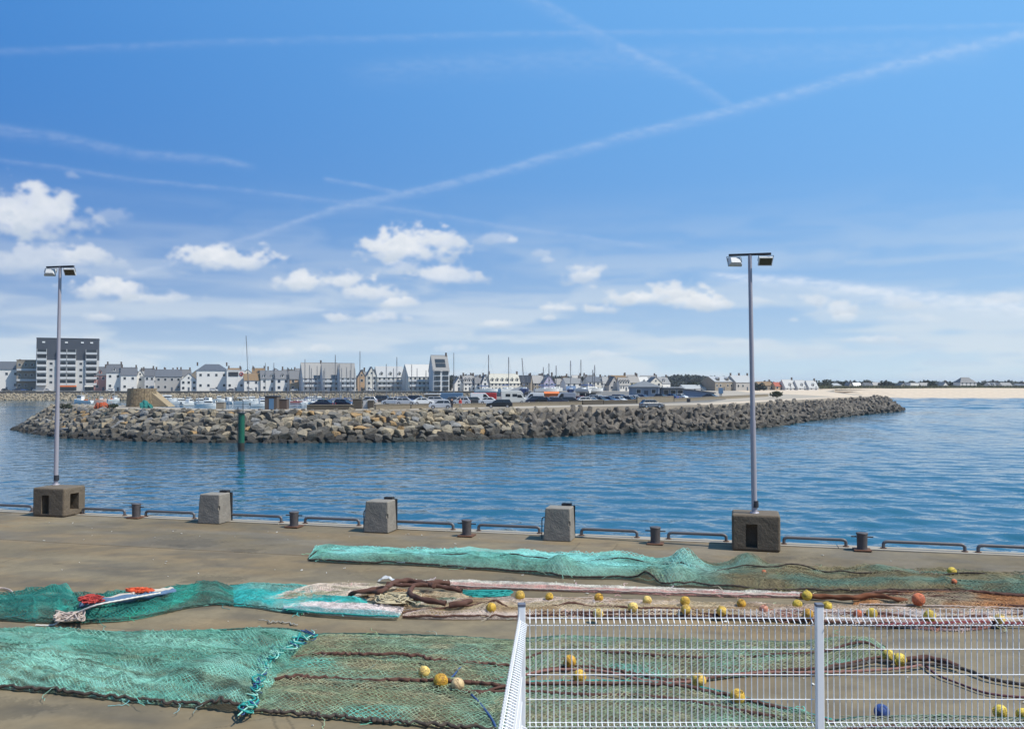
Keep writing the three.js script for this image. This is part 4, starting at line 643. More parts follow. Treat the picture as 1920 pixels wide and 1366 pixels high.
net({
  label: 'cream and tan net folds heaped under the tangle of brown ropes', seed: 14, dx: .034, r: .0042, layers: 2, amp: .05, fs: .9, ft: 2.6, lumps: .05, sheet: false,
  top: [[690, 1114], [720, 1110], [780, 1110], [840, 1118], [900, 1124]], bot: [[680, 1136], [720, 1144], [780, 1150], [840, 1152], [900, 1146]],
  color: (u, v, s, t) => mix3(mix3(rgb(222, 200, 164), rgb(190, 150, 110), sstep(.4, .62, fbm(s * 2 + 4, t * 3, 3))), rgb(120, 176, 160), sstep(.6, .7, fbm(s * 1.3 + 40, t * 2, 3)) * .7), ropes: [[.5, .016, M_brownRope], [.02, .012, M_paleRope]]
});
net({
  label: 'pinkish grey net strip with red brown strands along the right part of the tan net', seed: 15, dx: .03, r: .0042, layers: 2, amp: .06, fs: .7, ft: 3, lumps: .04,
  top: [[1420, 1150], [1540, 1152], [1680, 1154], [1800, 1156], [1920, 1150]], bot: [[1420, 1162], [1540, 1170], [1680, 1178], [1800, 1184], [1920, 1168]],
  color: (u, v, s, t) => mix3(rgb(224, 208, 200), rgb(176, 120, 110), sstep(.5, .66, fbm(s * 1.4 + 8, t * 5, 3))), ropes: [[.05, .014, M_brownRope], [.55, .02, M_brownRope]]
});

// loose ropes and bundles
function rope(label, pts, rad, m, o = {}) {
  const w = pts.map(([x, y, h = 0]) => spot(x, y, h).setY(h + rad * .9 + .004)), p0 = w[0].clone(), t = thing(o.name ?? 'rope', label, o.category ?? 'rope', [p0.x, 0, p0.z], 0, o.group ?? 'ropes on the nets');
  part(t, 'strand', ropeGeo(w.map(q => q.clone().sub(new THREE.Vector3(p0.x, 0, p0.z))), rad, pts.length + rad * 100, o.lump ?? .18), m); return t;
}
const H1 = .17;
rope('thick wound brown rope forming the upper arm of the tangle of brown ropes', [[690, 1112, H1], [705, 1108, H1], [725, 1106, H1 + .05], [738, 1096, H1 + .05], [762, 1093, H1], [790, 1096, H1], [815, 1103, H1], [800, 1098, H1], [815, 1096, .16], [842, 1097, .1]], .046, M_brownRope, { lump: .3 });
rope('thick wound brown rope curling down to the right in the tangle of brown ropes', [[775, 1104, .2], [768, 1114, H1], [778, 1124, H1], [800, 1130, H1], [836, 1136, .14]], .05, M_brownRope, { lump: .3 });
rope('thick wound brown rope lowest on the left of the tangle of brown ropes', [[655, 1120, .08], [668, 1114, H1], [700, 1113, .18], [712, 1114, .2], [735, 1098, .22]], .046, M_brownRope, { lump: .3 });
rope('short thick brown rope end lying right of the tangle on the tan net', [[842, 1139, .14], [860, 1137, .15], [882, 1131, .12]], .046, M_brownRope, { lump: .3 });
rope('brown wound rope along the top of the pink strip, right of the tangle', [[725, 1099, .2], [760, 1101, .2], [795, 1100, .18], [830, 1104, .14], [866, 1112, .1]], .042, M_brownRope, { lump: .3 });
rope('long thick dark brown rope lying across the tan net behind the fence', [[985, 1150, .05], [1080, 1150, .06], [1160, 1150, .06], [1260, 1150, .05], [1400, 1158, .05], [1480, 1162, .04]], .022, M_brownRope);
rope('thick brown rope with a frayed matted end at the right of the pink strip', [[1500, 1121, .02], [1560, 1124, .03], [1600, 1125, .06], [1640, 1121, .1], [1672, 1126, .1], [1700, 1132, .02]], .05, mat(rgb(128, 78, 50, .85), .97, { map: withRepeat(grainTex, 6) }), { lump: .55 });
rope('dark brown rope running off to the right behind the tan floats', [[1660, 1128, .02], [1720, 1122, .04], [1800, 1130, .05], [1870, 1136, .04], [1960, 1142, .03]], .026, M_brownRope);
rope('dark red rope along the right end of the tan net behind the fence', [[1640, 1176, .03], [1750, 1172, .06], [1840, 1170, .05], [1960, 1176, .03]], .03, mat(rgb(112, 48, 50, .85), .95));
rope('brown rope looping under the three yellow floats left of the fence corner', [[800, 1292, .03], [850, 1300, .04], [900, 1300, .05], [950, 1300, .05], [1010, 1301, .05], [1100, 1306, .06], [1200, 1308, .06], [1290, 1318, .05], [1400, 1338, .05], [1480, 1352, .04]], .024, M_brownRope);
rope('pinkish brown headline rope sweeping behind the front fence panel', [[880, 1279, .02], [960, 1272, .02], [1030, 1259, .04], [1110, 1259, .05], [1160, 1266, .04], [1210, 1279, .02], [1290, 1281, .02], [1340, 1272, .02], [1420, 1264, .03], [1530, 1263, .03], [1620, 1260, .03], [1700, 1254, .04], [1745, 1245, .05]], .02, mat(rgb(142, 104, 92, .85), .95));
rope('dark rope doubling back from the pair of yellow floats behind the fence', [[1540, 1258, .02], [1600, 1250, .04], [1650, 1242, .05], [1700, 1247, .05], [1760, 1249, .05], [1810, 1258, .03], [1860, 1276, .02], [1960, 1292, .02]], .024, M_darkRope);
rope('thin dark cord trailing to the lower right behind the last fence panel', [[1730, 1246, .03], [1760, 1268, .02], [1800, 1284, .01], [1845, 1300, .01], [1880, 1306, .01], [1960, 1312, .01]], .016, mat(rgb(96, 60, 62, .85), .95));
rope('brown twisted rope knotted right of the pair of floats behind the fence', [[1700, 1240, .05], [1740, 1238, .06], [1780, 1247, .05], [1800, 1254, .03]], .034, M_brownRope, { lump: .5 });
rope('blue twine tied across the olive net near the fence corner', [[866, 1250, .06], [858, 1258, .08], [852, 1266, .08], [846, 1272, .06]], .011, M_blueRope, { lump: .5 });
rope('blue seam rope along the right end of the olive net beside the side fence', [[884, 1304, .06], [900, 1320, .06], [912, 1336, .06], [922, 1350, .05], [930, 1366, .04]], .012, M_blueRope, { lump: .5 });
{ const r = rng(66); const pts = [[592, 1189], [560, 1205], [530, 1218], [505, 1238], [492, 1262], [484, 1290], [476, 1315], [468, 1336]]; for (const [k, m, c] of [[0, M_blueRope, 'blue'], [1, mat(rgb(150, 204, 186, .85), .9), 'pale teal'], [2, M_tealTwine, 'bright teal']]) rope(`frayed ${c} lacing knotted down the seam between the teal and olive nets`, Array.from({ length: 120 }, (_, i) => { const f = i / 119 * 7, a = Math.min(6, Math.floor(f)), t = f - a; return [mixn(pts[a][0], pts[a + 1][0], t) + (r() - .5) * 34 - 8, mixn(pts[a][1], pts[a + 1][1], t) + (r() - .5) * 16, .04 + r() * .1]; }), .007 + k * .001, m, { lump: .6 }); }
rope('rolled blue net bundle lying on the deep teal heap', [[150, 1142, .16], [190, 1134, .22], [240, 1128, .24], [290, 1121, .2], [324, 1115, .12]], .062, mat(rgb(92, 120, 150, .85), .95, { map: withRepeat(grainTex, 5) }), { lump: .75, name: 'net_bundle', category: 'net bundle', group: 'bundles on the teal heap' });
rope('rolled white net bundle beside the blue one on the deep teal heap', [[165, 1132, .2], [205, 1126, .25], [250, 1119, .25], [300, 1112, .2], [322, 1109, .12]], .045, mat(rgb(208, 196, 182, .85), .95, { map: withRepeat(grainTex, 5) }), { lump: .75, name: 'net_bundle', category: 'net bundle', group: 'bundles on the teal heap' });
rope('white strap trailing from the bundles to the concrete at the left', [[66, 1174, .0], [100, 1173, .0], [112, 1166, .06], [140, 1152, .16], [180, 1136, .32], [230, 1126, .34], [300, 1113, .28]], .015, M_whiteRope, { name: 'strap', category: 'strap', lump: .05 });
{ const r = rng(12); for (const [lab, m, cx, cy, rx, ry, n] of [['tuft of orange twine on top of the bundles', M_orange, 262, 1107, 28, 6, 26], ['tangle of red twine at the left of the bundles', M_redTwine, 172, 1124, 28, 9, 18]]) rope(lab, Array.from({ length: n * 9 }, (_, i) => { const a = r() * 6.28, q = Math.sqrt(r()); return [cx + Math.cos(a) * rx * q, cy + Math.sin(a) * ry * q, .22 + r() * .14]; }), .007, m, { name: 'twine_tuft', category: 'twine', group: 'twine tufts', lump: .2 });
  rope('knot of beige twine at the foot of the white strap', Array.from({ length: 60 }, () => [130 + (r() - .5) * 62, 1156 + (r() - .5) * 20, .06 + r() * .14]), .011, M_paleRope, { name: 'twine_tuft', category: 'twine', group: 'twine tufts' });
  rope('pale twine tangle in the middle of the brown ropes', Array.from({ length: 170 }, () => [748 + (r() - .5) * 80, 1122 + (r() - .5) * 20, .09 + r() * .1]), .010, mat(rgb(186, 172, 140, .85), .95), { name: 'twine_tuft', category: 'twine', group: 'twine tufts' });
  rope('teal twine tangle right of the brown ropes', Array.from({ length: 190 }, () => [915 + (r() - .5) * 96, 1113 + (r() - .5) * 13, .03 + r() * .09]), .008, M_tealTwine, { name: 'twine_tuft', category: 'twine', group: 'twine tufts' });
  rope('grey twine scrap on bare concrete between the teal nets', Array.from({ length: 26 }, (_, i) => [485 + i * 2.9, 1164 + i * .32 + (r() - .5) * 5, r() * .02]), .010, mat(rgb(150, 146, 136, .85), .95), { name: 'twine_tuft', category: 'twine', group: 'twine tufts' });
  rope('grey cord loop at the far left edge above the teal heap', [[-30, 1112, .02], [0, 1104, .02], [14, 1106, .02], [26, 1116, .05], [34, 1124, .1]], .016, M_paleRope);
  rope('thin red pole lying across the far end of the long green net', [[1690, 1074, .12], [1720, 1075, .13], [1760, 1078, .1]], .02, M_redTwine, { name: 'pole', category: 'pole', lump: .02, group: 'poles' });
}
// crumpled clear plastic by the brown ropes
{ const r = rng(9), b = new MB(), c = spot(724, 1092), t = thing('plastic_scrap', 'crumpled pale plastic scrap above the tangle of brown ropes', 'plastic scrap', [c.x, .02, c.z]); const P = []; for (let j = 0; j < 6; j++) for (let i = 0; i < 8; i++) P.push([(i - 3.5) * .045, .03 + r() * .1 * Math.sin(i / 7 * 3.1), (j - 2.5) * .04 + (r() - .5) * .02]); for (let j = 0; j < 5; j++) for (let i = 0; i < 7; i++) b.quad(P[j * 8 + 8 + i], P[j * 8 + 9 + i], P[j * 8 + 1 + i], P[j * 8 + i]); part(t, 'film', b.geo(), mat(rgb(206, 208, 210), .3, { physical: true, transmission: .4, thickness: 0, side: THREE.DoubleSide })); }

// floats
const floatGeo = (() => { const g = new THREE.SphereGeometry(1, 26, 18), p = g.attributes.position; for (let i = 0; i < p.count; i++) { const y = p.getY(i), k = 1 + .035 * Math.exp(-(y * y) / .0016); p.setXYZ(i, p.getX(i) * k, y, p.getZ(i) * k); } g.computeVertexNormals(); return g; })();
const lugGeo = new THREE.TorusGeometry(.17, .065, 8, 14).rotateY(Math.PI / 2).translate(0, 1.04, 0);
const floatMats = { yellow: [[224, 180, 62], [214, 164, 52], [236, 202, 112], [224, 184, 80]], orange: [[214, 118, 74]], pink: [[214, 146, 118]], cream: [[220, 190, 140]], blue: [[46, 76, 138]], lime: [[220, 190, 68]] };
const scuff = (() => { const a = tnoise(88, 512, 6, 6, 0, 1, { gain: 2.4, fall: .75 }), b = tnoise(89, 512, 40, 3, 0, 1, { gain: 2 }), d = new Uint8Array(512 * 512 * 4); for (let i = 0; i < 512 * 512; i++) { const dirt = sstep(.58, .74, a[i]) * .55 + sstep(.72, .8, b[i]) * .3, v = 1 - (b[i] - .5) * .12; d[i * 4] = 255 * clamp(v * (1 - dirt * .55)); d[i * 4 + 1] = 255 * clamp(v * (1 - dirt * .62)); d[i * 4 + 2] = 255 * clamp(v * (1 - dirt * .5)); d[i * 4 + 3] = 255; } const t = new THREE.DataTexture(d, 512, 512); t.wrapS = t.wrapT = THREE.RepeatWrapping; t.magFilter = t.minFilter = THREE.LinearFilter; t.needsUpdate = true; return t; })();
for (const k in floatMats) floatMats[k] = floatMats[k].map(c => mat(rgb(...c, .95), .62, { map: scuff, bumpMap: scuff, bumpScale: .03 }));
const floats = [
  ['near', 795, 1272, 22, 'yellow', 'yellow float caught under the olive net, leftmost of three left of the fence corner'], ['near', 826, 1291, 27, 'yellow', 'big pale yellow float in the middle of three left of the fence corner'], ['near', 858, 1297, 25, 'cream', 'peach yellow float, rightmost of three left of the fence corner'],
  ['near', 1069, 1252, 23, 'yellow', 'yellow float resting on the net, upper of two just right of the corner post'], ['near', 1087, 1282, 25, 'yellow', 'yellow float on bare concrete, lower of two just right of the corner post'], ['near', 1311, 1290, 27, 'yellow', 'yellow float on the pinkish rope in the middle of the front fence panel'], ['near', 1384, 1321, 28, 'yellow', 'yellow float on the lowest net, left of the middle fence post'],
  ['near', 1668, 1243, 24, 'lime', 'left one of two yellow floats touching each other behind the right fence panel'], ['near', 1689, 1251, 25, 'lime', 'right one of two yellow floats touching each other behind the right fence panel'], ['near', 1655, 1350, 28, 'blue', 'blue float low behind the right fence panel'], ['near', 1878, 1350, 27, 'lime', 'yellow float near the bottom right corner, left one of two'], ['near', 1920, 1353, 24, 'lime', 'yellow float cut by the right picture edge near the bottom corner'],
  ['row', 921, 1149, 19, 'yellow'], ['row', 975, 1125, 18, 'yellow'], ['row', 1030, 1126, 15, 'yellow'], ['row', 1123, 1129, 17, 'yellow'], ['row', 1122, 1160, 19, 'yellow'], ['row', 1187, 1148, 19, 'yellow'], ['row', 1214, 1134, 17, 'yellow'], ['row', 1285, 1136, 18, 'yellow'], ['row', 1287, 1152, 19, 'yellow'], ['row', 1354, 1155, 19, 'yellow'], ['row', 1391, 1140, 17, 'yellow'], ['row', 1433, 1151, 17, 'pink'], ['row', 1496, 1142, 18, 'lime'], ['row', 1514, 1126, 19, 'lime'], ['row', 1516, 1161, 20, 'yellow'], ['row', 1552, 1145, 18, 'lime'], ['row', 1610, 1160, 17, 'orange'], ['row', 1636, 1160, 20, 'lime'], ['row', 1724, 1136, 24, 'orange'], ['row', 1745, 1166, 22, 'lime'], ['row', 1876, 1170, 19, 'yellow'],
  ['far', 1433, 1078, 10, 'orange', 'small orange float on the long green net right of the right lamp post'], ['far', 1786, 1080, 17, 'lime', 'yellow float at the far edge of the long green net'], ['far', 1790, 1096, 11, 'orange', 'small orange float half buried in the right end of the long green net']];
const rowSorted = floats.filter(f => f[0] === 'row').sort((a, b) => a[1] - b[1]), fr = rng(55);
for (const [kind, x, y, d, c, lab] of floats) {
  const lift = kind === 'row' ? .07 : kind === 'far' ? .12 : [1069, 1384, 795, 826, 858].includes(x) ? .06 : .012, p = spot(x, y - (kind === 'near' ? 1 : 0), lift), rad = d / FOC * -p.z / 2 * 1.0;
  const n = rowSorted.findIndex(f => f[1] === x && f[2] === y), ms = floatMats[c];
  const colourWord = { yellow: 'yellow', lime: 'yellow', orange: 'orange', pink: 'pale pink', cream: 'peach', blue: 'blue' }[c];
  const t = thing('net_float', lab ?? `${colourWord} round float on the tan net row, ${ORD[n]} from the left`, 'float', [p.x, lift, p.z - rad * .2], 0, 'net floats');
  const e = new THREE.Euler(fr() * 3, fr() * 6, fr() * 3), m = ms[Math.floor(fr() * ms.length)], b = part(t, 'float_body', floatGeo, m); b.position.y = rad * .985; b.rotation.copy(e); b.scale.setScalar(rad);
  const l = part(t, 'lug', lugGeo, m); l.position.y = rad; l.rotation.copy(e); l.scale.setScalar(rad);
}
// ---------------------------------------------------------------- town houses
const M = {
  white: mat(rgb(236, 233, 226, .82), .9), cream: mat(rgb(228, 222, 208, .82), .9), grey: mat(rgb(186, 182, 176, .8), .92), stone: mat(rgb(166, 154, 136, .8), .95, { map: withRepeat(grainTex, .3) }), pink: mat(rgb(214, 150, 136, .85), .9), tan: mat(rgb(196, 164, 130, .82), .92), lav: mat(rgb(176, 170, 196, .82), .9), blue: mat(rgb(120, 150, 190, .82), .85), yellow: mat(rgb(226, 206, 150, .85), .9), palegrey: mat(rgb(214, 214, 212, .84), .9),
  slate: mat(rgb(92, 96, 104, .85), .5, { map: withRepeat(grainTex, .5) }), darkslate: mat(rgb(66, 70, 78, .85), .5, { map: withRepeat(grainTex, .5) }), paleslate: mat(rgb(134, 134, 134, .8), .5, { map: withRepeat(grainTex, .5) }), brownroof: mat(rgb(134, 108, 76, .8), .8), redroof: mat(rgb(172, 92, 72, .8), .85), brightslate: mat(rgb(176, 176, 174, .8), .4),
  glass: mat(rgb(38, 46, 54), .12), frame: mat(rgb(236, 236, 232, .85), .7), darkframe: mat(rgb(70, 66, 62), .7), shutterblue: mat(rgb(86, 130, 180, .8), .7), brick: mat(rgb(104, 92, 84, .7), .95), door: mat(rgb(70, 80, 92), .6), rail: mat(rgb(206, 208, 208, .8), .6), orange: mat(rgb(214, 116, 60, .85), .85), red: mat(rgb(178, 44, 44, .9), .7), sign: mat(rgb(40, 42, 48), .5), bluemetal: mat(rgb(92, 128, 160, .85), .55), teal: mat(rgb(70, 160, 150, .85), .8)
};
const toY = (py, d) => EYE + (HOR - py) * d / FOC, toX = (px, d) => (px - 960) * d / FOC;
function addWindow(parent, x, y, z, w, h, kind = 'window', fm = M.frame, turn = 0) {
  const o = part(parent, kind, unitBox, fm); o.scale.set(w + .22, h + .22, .1); o.position.set(x, y, z); o.rotation.y = turn;
  const p = part(o, 'pane', unitBox, M.glass); p.scale.set(w / (w + .22), h / (h + .22), 1); p.position.z = .15; return o;
}
const hr = rng(404);
// x0..x1, ridge, eaves as sighted; d distance; the house stands on the land
function house(label, x0, x1, ridge, eave, d, o = {}) {
  const { type = 'side', wall = M.white, roof = M.slate, depth = 7.5, turn = .36, chim = 1, dorm = 0, cols, rows, base = LAND, door = true, frames = M.frame, group = 'houses of the harbour town', name = 'house', balc = 0, gableL = false, chimTop = 1.2, extra } = o;
  const seen = toX(x1, d) - toX(x0, d), D = Math.min(depth, seen * .75) / 2, w = Math.max(3.6, (seen - .55 * D * Math.sin(Math.abs(turn))) / Math.cos(turn)), X = (toX(x0, d) + toX(x1, d)) / 2, er = toY(eave, d) - base, rr = toY(ridge, d) - base, W = w / 2 - .001;
  const t = thing(name, label, o.category ?? 'house', [X, base, -d - D], turn, group), wb = new MB();
  if (type === 'side') wb.prism([[-D, 0], [D, 0], [D, er], [0, rr - .12], [-D, er]], ([z, y]) => [-W, y, z], ([z, y]) => [W, y, z].map((v, i) => v));
  else if (type === 'gable') wb.prism([[-W, 0], [W, 0], [W, er], [0, rr - .12], [-W, er]], ([x, y]) => [x, y, -D], ([x, y]) => [x, y, D]);
  else wb.box(-W, W, 0, type === 'flat' ? rr : er, -D, D);
  const wg = wb.geo(); if (type === 'side') { wg.index = null; const p = wg.attributes.position; wg.deleteAttribute('normal'); flip(wg); wg.computeVertexNormals(); }
  const wl = part(t, 'wall', wg, wall);
  const rb = new MB(), ov = .3;
  if (type === 'side') { const k = (rr - er) / D, e = er - ov * k; rb.slab([-W - .2, e, D + ov], [W + .2, e, D + ov], [W + .2, rr, 0], [-W - .2, rr, 0], .16); rb.slab([W + .2, e, -D - ov], [-W - .2, e, -D - ov], [-W - .2, rr, 0], [W + .2, rr, 0], .16); }
  else if (type === 'gable') { const k = (rr - er) / W, e = er - ov * k; rb.slab([-W - ov, e, -D - .2], [-W - ov, e, D + .2], [0, rr, D + .2], [0, rr, -D - .2], .16); rb.slab([W + ov, e, D + .2], [W + ov, e, -D - .2], [0, rr, -D - .2], [0, rr, D + .2], .16); }
  else if (type === 'hip') { const q = Math.min(W * .55, D); const a = [-W - ov, er, D + ov], b = [W + ov, er, D + ov], c = [W + ov, er, -D - ov], e = [-W - ov, er, -D - ov], p = [-W + q, rr, 0], s = [W - q, rr, 0]; rb.quad(a, b, s, p).tri(b, c, s).quad(c, e, p, s).tri(e, a, p); rb.quad(e, c, b, a); }
  else { rb.box(-W - .15, W + .15, rr, rr + .25, -D - .15, D + .15); }
  const rf = part(t, 'roof', rb.geo(), roof);
  for (let k = 0; k < chim; k++) { const cx = chim === 1 ? W - .6 : mixn(-W + .5, W - .5, k / (chim - 1)); part(rf, 'chimney', new MB().box(cx - .4, cx + .4, rr - 1, rr + chimTop, -.35, .35).box(cx - .46, cx + .46, rr + chimTop, rr + chimTop + .12, -.4, .4).geo(), M.brick); }
  const fl = Math.max(1, rows ?? Math.min(2, Math.round(er / 2.9))), nc = Math.max(1, Math.round((cols ?? w / 2.3) * .72)), wh = Math.min(1.4, er / fl * .52);
  for (let j = 0; j < fl; j++) for (let i = 0; i < nc; i++) {
    const x = -W + (i + .5) * w / nc, y = (j + .55) * er / fl;
    if (j === 0 && door && i === Math.floor(nc / 2)) { const q = part(t, 'door', boxGeo(x - .5, x + .5, .02, 2.15, D, D + .06), M.door); continue; }
    addWindow(t, x, y, D + .02, Math.min(1.25, w / nc * .45), wh, 'window', frames);
  }
  if (type === 'gable' && rr - er > 2.2) addWindow(t, 0, er + (rr - er) * .3, D + .02, .9, 1.0, 'window', frames);
  if (balc) for (let j = 1; j < fl; j++) { const y = j * er / fl; part(t, 'balcony', new MB().box(-W + .3, W - .3, y - .15, y, D + .07, D + 1.3).box(-W + .3, W - .3, y, y + .95, D + 1.22, D + 1.3).geo(), M.rail); }
  for (let k = 0; k < dorm; k++) {
    const cx = -W + (k + .5) * w / dorm, k2 = (rr - er) / D, y0 = er + (rr - er) * .12, z0 = D - (y0 - er) / k2, hh = Math.min(1.5, (rr - er) * .5), b = new MB();
    b.prism([[-.7, 0], [.7, 0], [.7, hh], [0, hh + .6], [-.7, hh]], ([x, y]) => [cx + x, y0 + y, z0 - 2.6], ([x, y]) => [cx + x, y0 + y, z0]); const dm = part(t, 'dormer', b.geo(), wall);
    part(dm, 'dormer_roof', new MB().slab([cx - .9, y0 + hh - .15, z0 - 2.6], [cx - .9, y0 + hh - .15, z0 + .15], [cx, y0 + hh + .75, z0 + .15], [cx, y0 + hh + .75, z0 - 2.6], .1).slab([cx + .9, y0 + hh - .15, z0 + .15], [cx + .9, y0 + hh - .15, z0 - 2.6], [cx, y0 + hh + .75, z0 - 2.6], [cx, y0 + hh + .75, z0 + .15], .1).geo(), roof);
    part(dm, 'pane', boxGeo(cx - .42, cx + .42, y0 + .25, y0 + hh - .05, z0, z0 + .05), M.glass);
  }
  if (extra) extra(t, { W, D, er, rr, w });
  return t;
}
function flip(g) { const p = g.attributes.position, u = g.attributes.uv; for (let i = 0; i < p.count; i += 3) for (const [a, n] of [[p, 3], [u, 2]]) for (let k = 0; k < n; k++) { const A = a.array, x = A[(i + 1) * n + k]; A[(i + 1) * n + k] = A[(i + 2) * n + k]; A[(i + 2) * n + k] = x; } }

// the tall apartment block
{
  const d = 490, x0 = toX(70, d), x1 = toX(175, d), w = x1 - x0, top = toY(634, d) - LAND, er = toY(675, d) - LAND, t = thing('apartment_block', 'tall apartment block with dark slate upper floors and stacked balconies at far left', 'apartment block', [(x0 + x1) / 2 - 2, LAND, -d - 7], .4), W = w / 2, D = 7, fl = 5, fh = er / fl;
  part(t, 'wall', boxGeo(-W, W, 0, er, -D, D), mat(rgb(206, 204, 200, .82), .9));
  const r = new MB().prism([[-D + .4, er], [D - .1, er], [D - 1.5, top], [-D + 1.5, top]], ([z, y]) => [W, y, z], ([z, y]) => [-W, y, z]).geo(); flip(r); r.deleteAttribute('normal'); r.computeVertexNormals(); const rf = part(t, 'roof', r, M.darkslate);
  part(rf, 'roof_edge', boxGeo(-W - .2, W + .2, top, top + .25, -D + 1.3, D - 1.3), M.slate);
  for (const [a, b] of [[71, 88], [105, 137], [153, 173]]) {
    const bx0 = toX(a, d) - (x0 + x1) / 2, bx1 = toX(b, d) - (x0 + x1) / 2, n = Math.round((bx1 - bx0) / 4.6);
    for (let j = 1; j < fl + 2; j++) { const y = j * fh; for (let i = 0; i < n; i++) { const X0 = mixn(bx0, bx1, i / n) + .1, X1 = mixn(bx0, bx1, (i + 1) / n) - .1, zf = j < fl ? D : D - .2;
      const pane = part(t, 'balcony_window', boxGeo(X0 + .3, X1 - .3, y + .1, y + 2.5, zf - .3, zf + .06), M.glass); part(t, 'balcony', new MB().box(X0, X1, y - .18, y, zf + .08, zf + 1.4).box(X0, X1, y, y + 1.0, zf + 1.3, zf + 1.4).box(X0, X0 + .12, y, y + 2.7, zf + .08, zf + 1.38).box(X1 - .12, X1, y, y + 2.7, zf + .08, zf + 1.38).geo(), j < fl ? M.palegrey : M.rail); } }
  }
  for (const px of [95, 145]) for (let j = 1; j < fl; j++) addWindow(t, toX(px, d) - (x0 + x1) / 2, j * fh + 1.5, D + .02, 1.5, 1.3);
  for (const px of [82, 120, 147, 163]) { const o = part(t, 'roof_window', unitBox, M.frame); o.scale.set(1.4, .8, .3); o.position.set(toX(px, d) - (x0 + x1) / 2, top - 2.2, D - 1.05); }
  for (const [a, b, m] of [[104, 122, M.orange], [122, 138, M.orange], [152, 167, M.white]]) { const A = toX(a, d) - (x0 + x1) / 2, B = toX(b, d) - (x0 + x1) / 2; part(t, 'awning', new MB().slab([A, 2.5, D + 2.2], [B, 2.5, D + 2.2], [B, 3.3, D + .02], [A, 3.3, D + .02], .08).geo(), m); part(t, 'shop_window', boxGeo(A, B, .3, 2.4, D, D + .06), M.glass); }
}
const dT = 492;
house('white house with a grey slate roof at the far left picture edge', -30, 27, 677, 691, dT, { chim: 2, cols: 6 });
house('low stone house with an ochre parapet and long balcony beside the apartment block', 28, 69, 675, 675, dT, { type: 'flat', wall: M.stone, roof: M.brownroof, chim: 0, balc: 1, cols: 5, rows: 3 });
house('small pink house with a steep grey roof right of the apartment block', 174, 195, 687, 702, dT + 4, { wall: M.pink, chim: 1, dorm: 1 });
house('white two storey house with twin chimneys right of the pink house', 196, 223, 682, 697, dT, { chim: 2, dorm: 1, cols: 3 });
house('white gabled house next to the small dark trees, right of the twin chimney house', 223, 251, 688, 702, dT, { type: 'side', chim: 2, cols: 3 });
house('little white cottage in the shadowed gap left of the long grey roof', 252, 268, 692, 705, dT + 8, { type: 'gable', roof: M.darkslate });
house('narrow grey roofed cottage just left of the long grey roof', 269, 286, 690, 703, dT + 6, { wall: M.palegrey });
house('long low house with a plain grey slate roof left of the white gable', 288, 334, 692, 705, dT, { wall: M.grey, chim: 2, cols: 6 });
house('white house whose gable faces the marina, left of the hipped roof', 335, 364, 699, 712, dT - 2, { type: 'gable', chim: 0, depth: 10 });
house('big white house with a hipped slate roof and a dark chimney at each end', 363, 419, 682, 694, dT, { type: 'hip', chim: 2, cols: 5, chimTop: .9, depth: 11 });
house('flat white shop building with a dark sign panel right of the hipped roof', 421, 453, 694, 694, dT, { type: 'flat', roof: M.palegrey, chim: 0, cols: 4, rows: 2, extra: (t, { D, er, rr }) => { part(t, 'sign_panel', boxGeo(-3.8, 1.4, rr - 3.2, rr - .9, D + .05, D + .22), M.sign); part(t, 'sign_emblem', new THREE.TorusGeometry(.9, .2, 8, 20).translate(3, rr - 2, D + .15), M.red); } });
house('small house with a mossy brown roof right of the flat white shop', 454, 483, 700, 712, dT - 2, { type: 'side', roof: M.brownroof, chim: 0, cols: 3 });
house('white terrace house with dormers right of the mossy brown roof', 485, 513, 694, 709, dT, { chim: 1, dorm: 2, cols: 3 });
house('white terrace house with blue shutters left of the tan house', 513, 539, 694, 709, dT, { chim: 1, dorm: 1, cols: 3, frames: M.shutterblue });
house('tan rendered terrace house at the foot of the big slate gables', 540, 564, 694, 709, dT, { wall: M.tan, chim: 1, cols: 3 });
// the large holiday apartments with steep roofs
house('left block of the big apartment building with steep slate roofs and red awnings', 561, 600, 679, 707, dT - 6, { wall: M.palegrey, roof: M.paleslate, turn: .46, depth: 14, chim: 1, cols: 5, rows: 3, balc: 1, name: 'apartment_house', category: 'apartment house', group: 'harbour apartment houses', extra: (t, { W, D, er }) => { for (let i = 0; i < 3; i++) part(t, 'awning', new MB().slab([-W + 1 + i * 3.6, er * .62, D + 1.2], [-W + 3.8 + i * 3.6, er * .62, D + 1.2], [-W + 3.8 + i * 3.6, er * .7, D + .08], [-W + 1 + i * 3.6, er * .7, D + .08], .08).geo(), M.red); } });
house('middle block of the big apartment building with steep slate roofs', 600, 630, 679, 707, dT - 8, { wall: M.palegrey, roof: M.paleslate, turn: .46, depth: 15, chim: 0, cols: 4, rows: 3, balc: 1, name: 'apartment_house', category: 'apartment house', group: 'harbour apartment houses' });
house('right block of the big apartment building with steep slate roofs', 632, 662, 680, 706, dT - 10, { wall: M.palegrey, roof: M.paleslate, turn: .46, depth: 15, chim: 0, cols: 4, rows: 3, balc: 1, name: 'apartment_house', category: 'apartment house', group: 'harbour apartment houses' });
house('narrow brown house squeezed between two groups of apartments', 668, 684, 693, 707, dT + 5, { wall: M.tan, roof: M.darkslate, type: 'gable', chim: 1 });
house('cream apartment house with a glazed corner bay and small gable', 684, 704, 687, 704, dT - 4, { wall: M.cream, roof: M.slate, type: 'gable', chim: 0, depth: 12, cols: 3, rows: 3, name: 'apartment_house', category: 'apartment house', group: 'harbour apartment houses' });
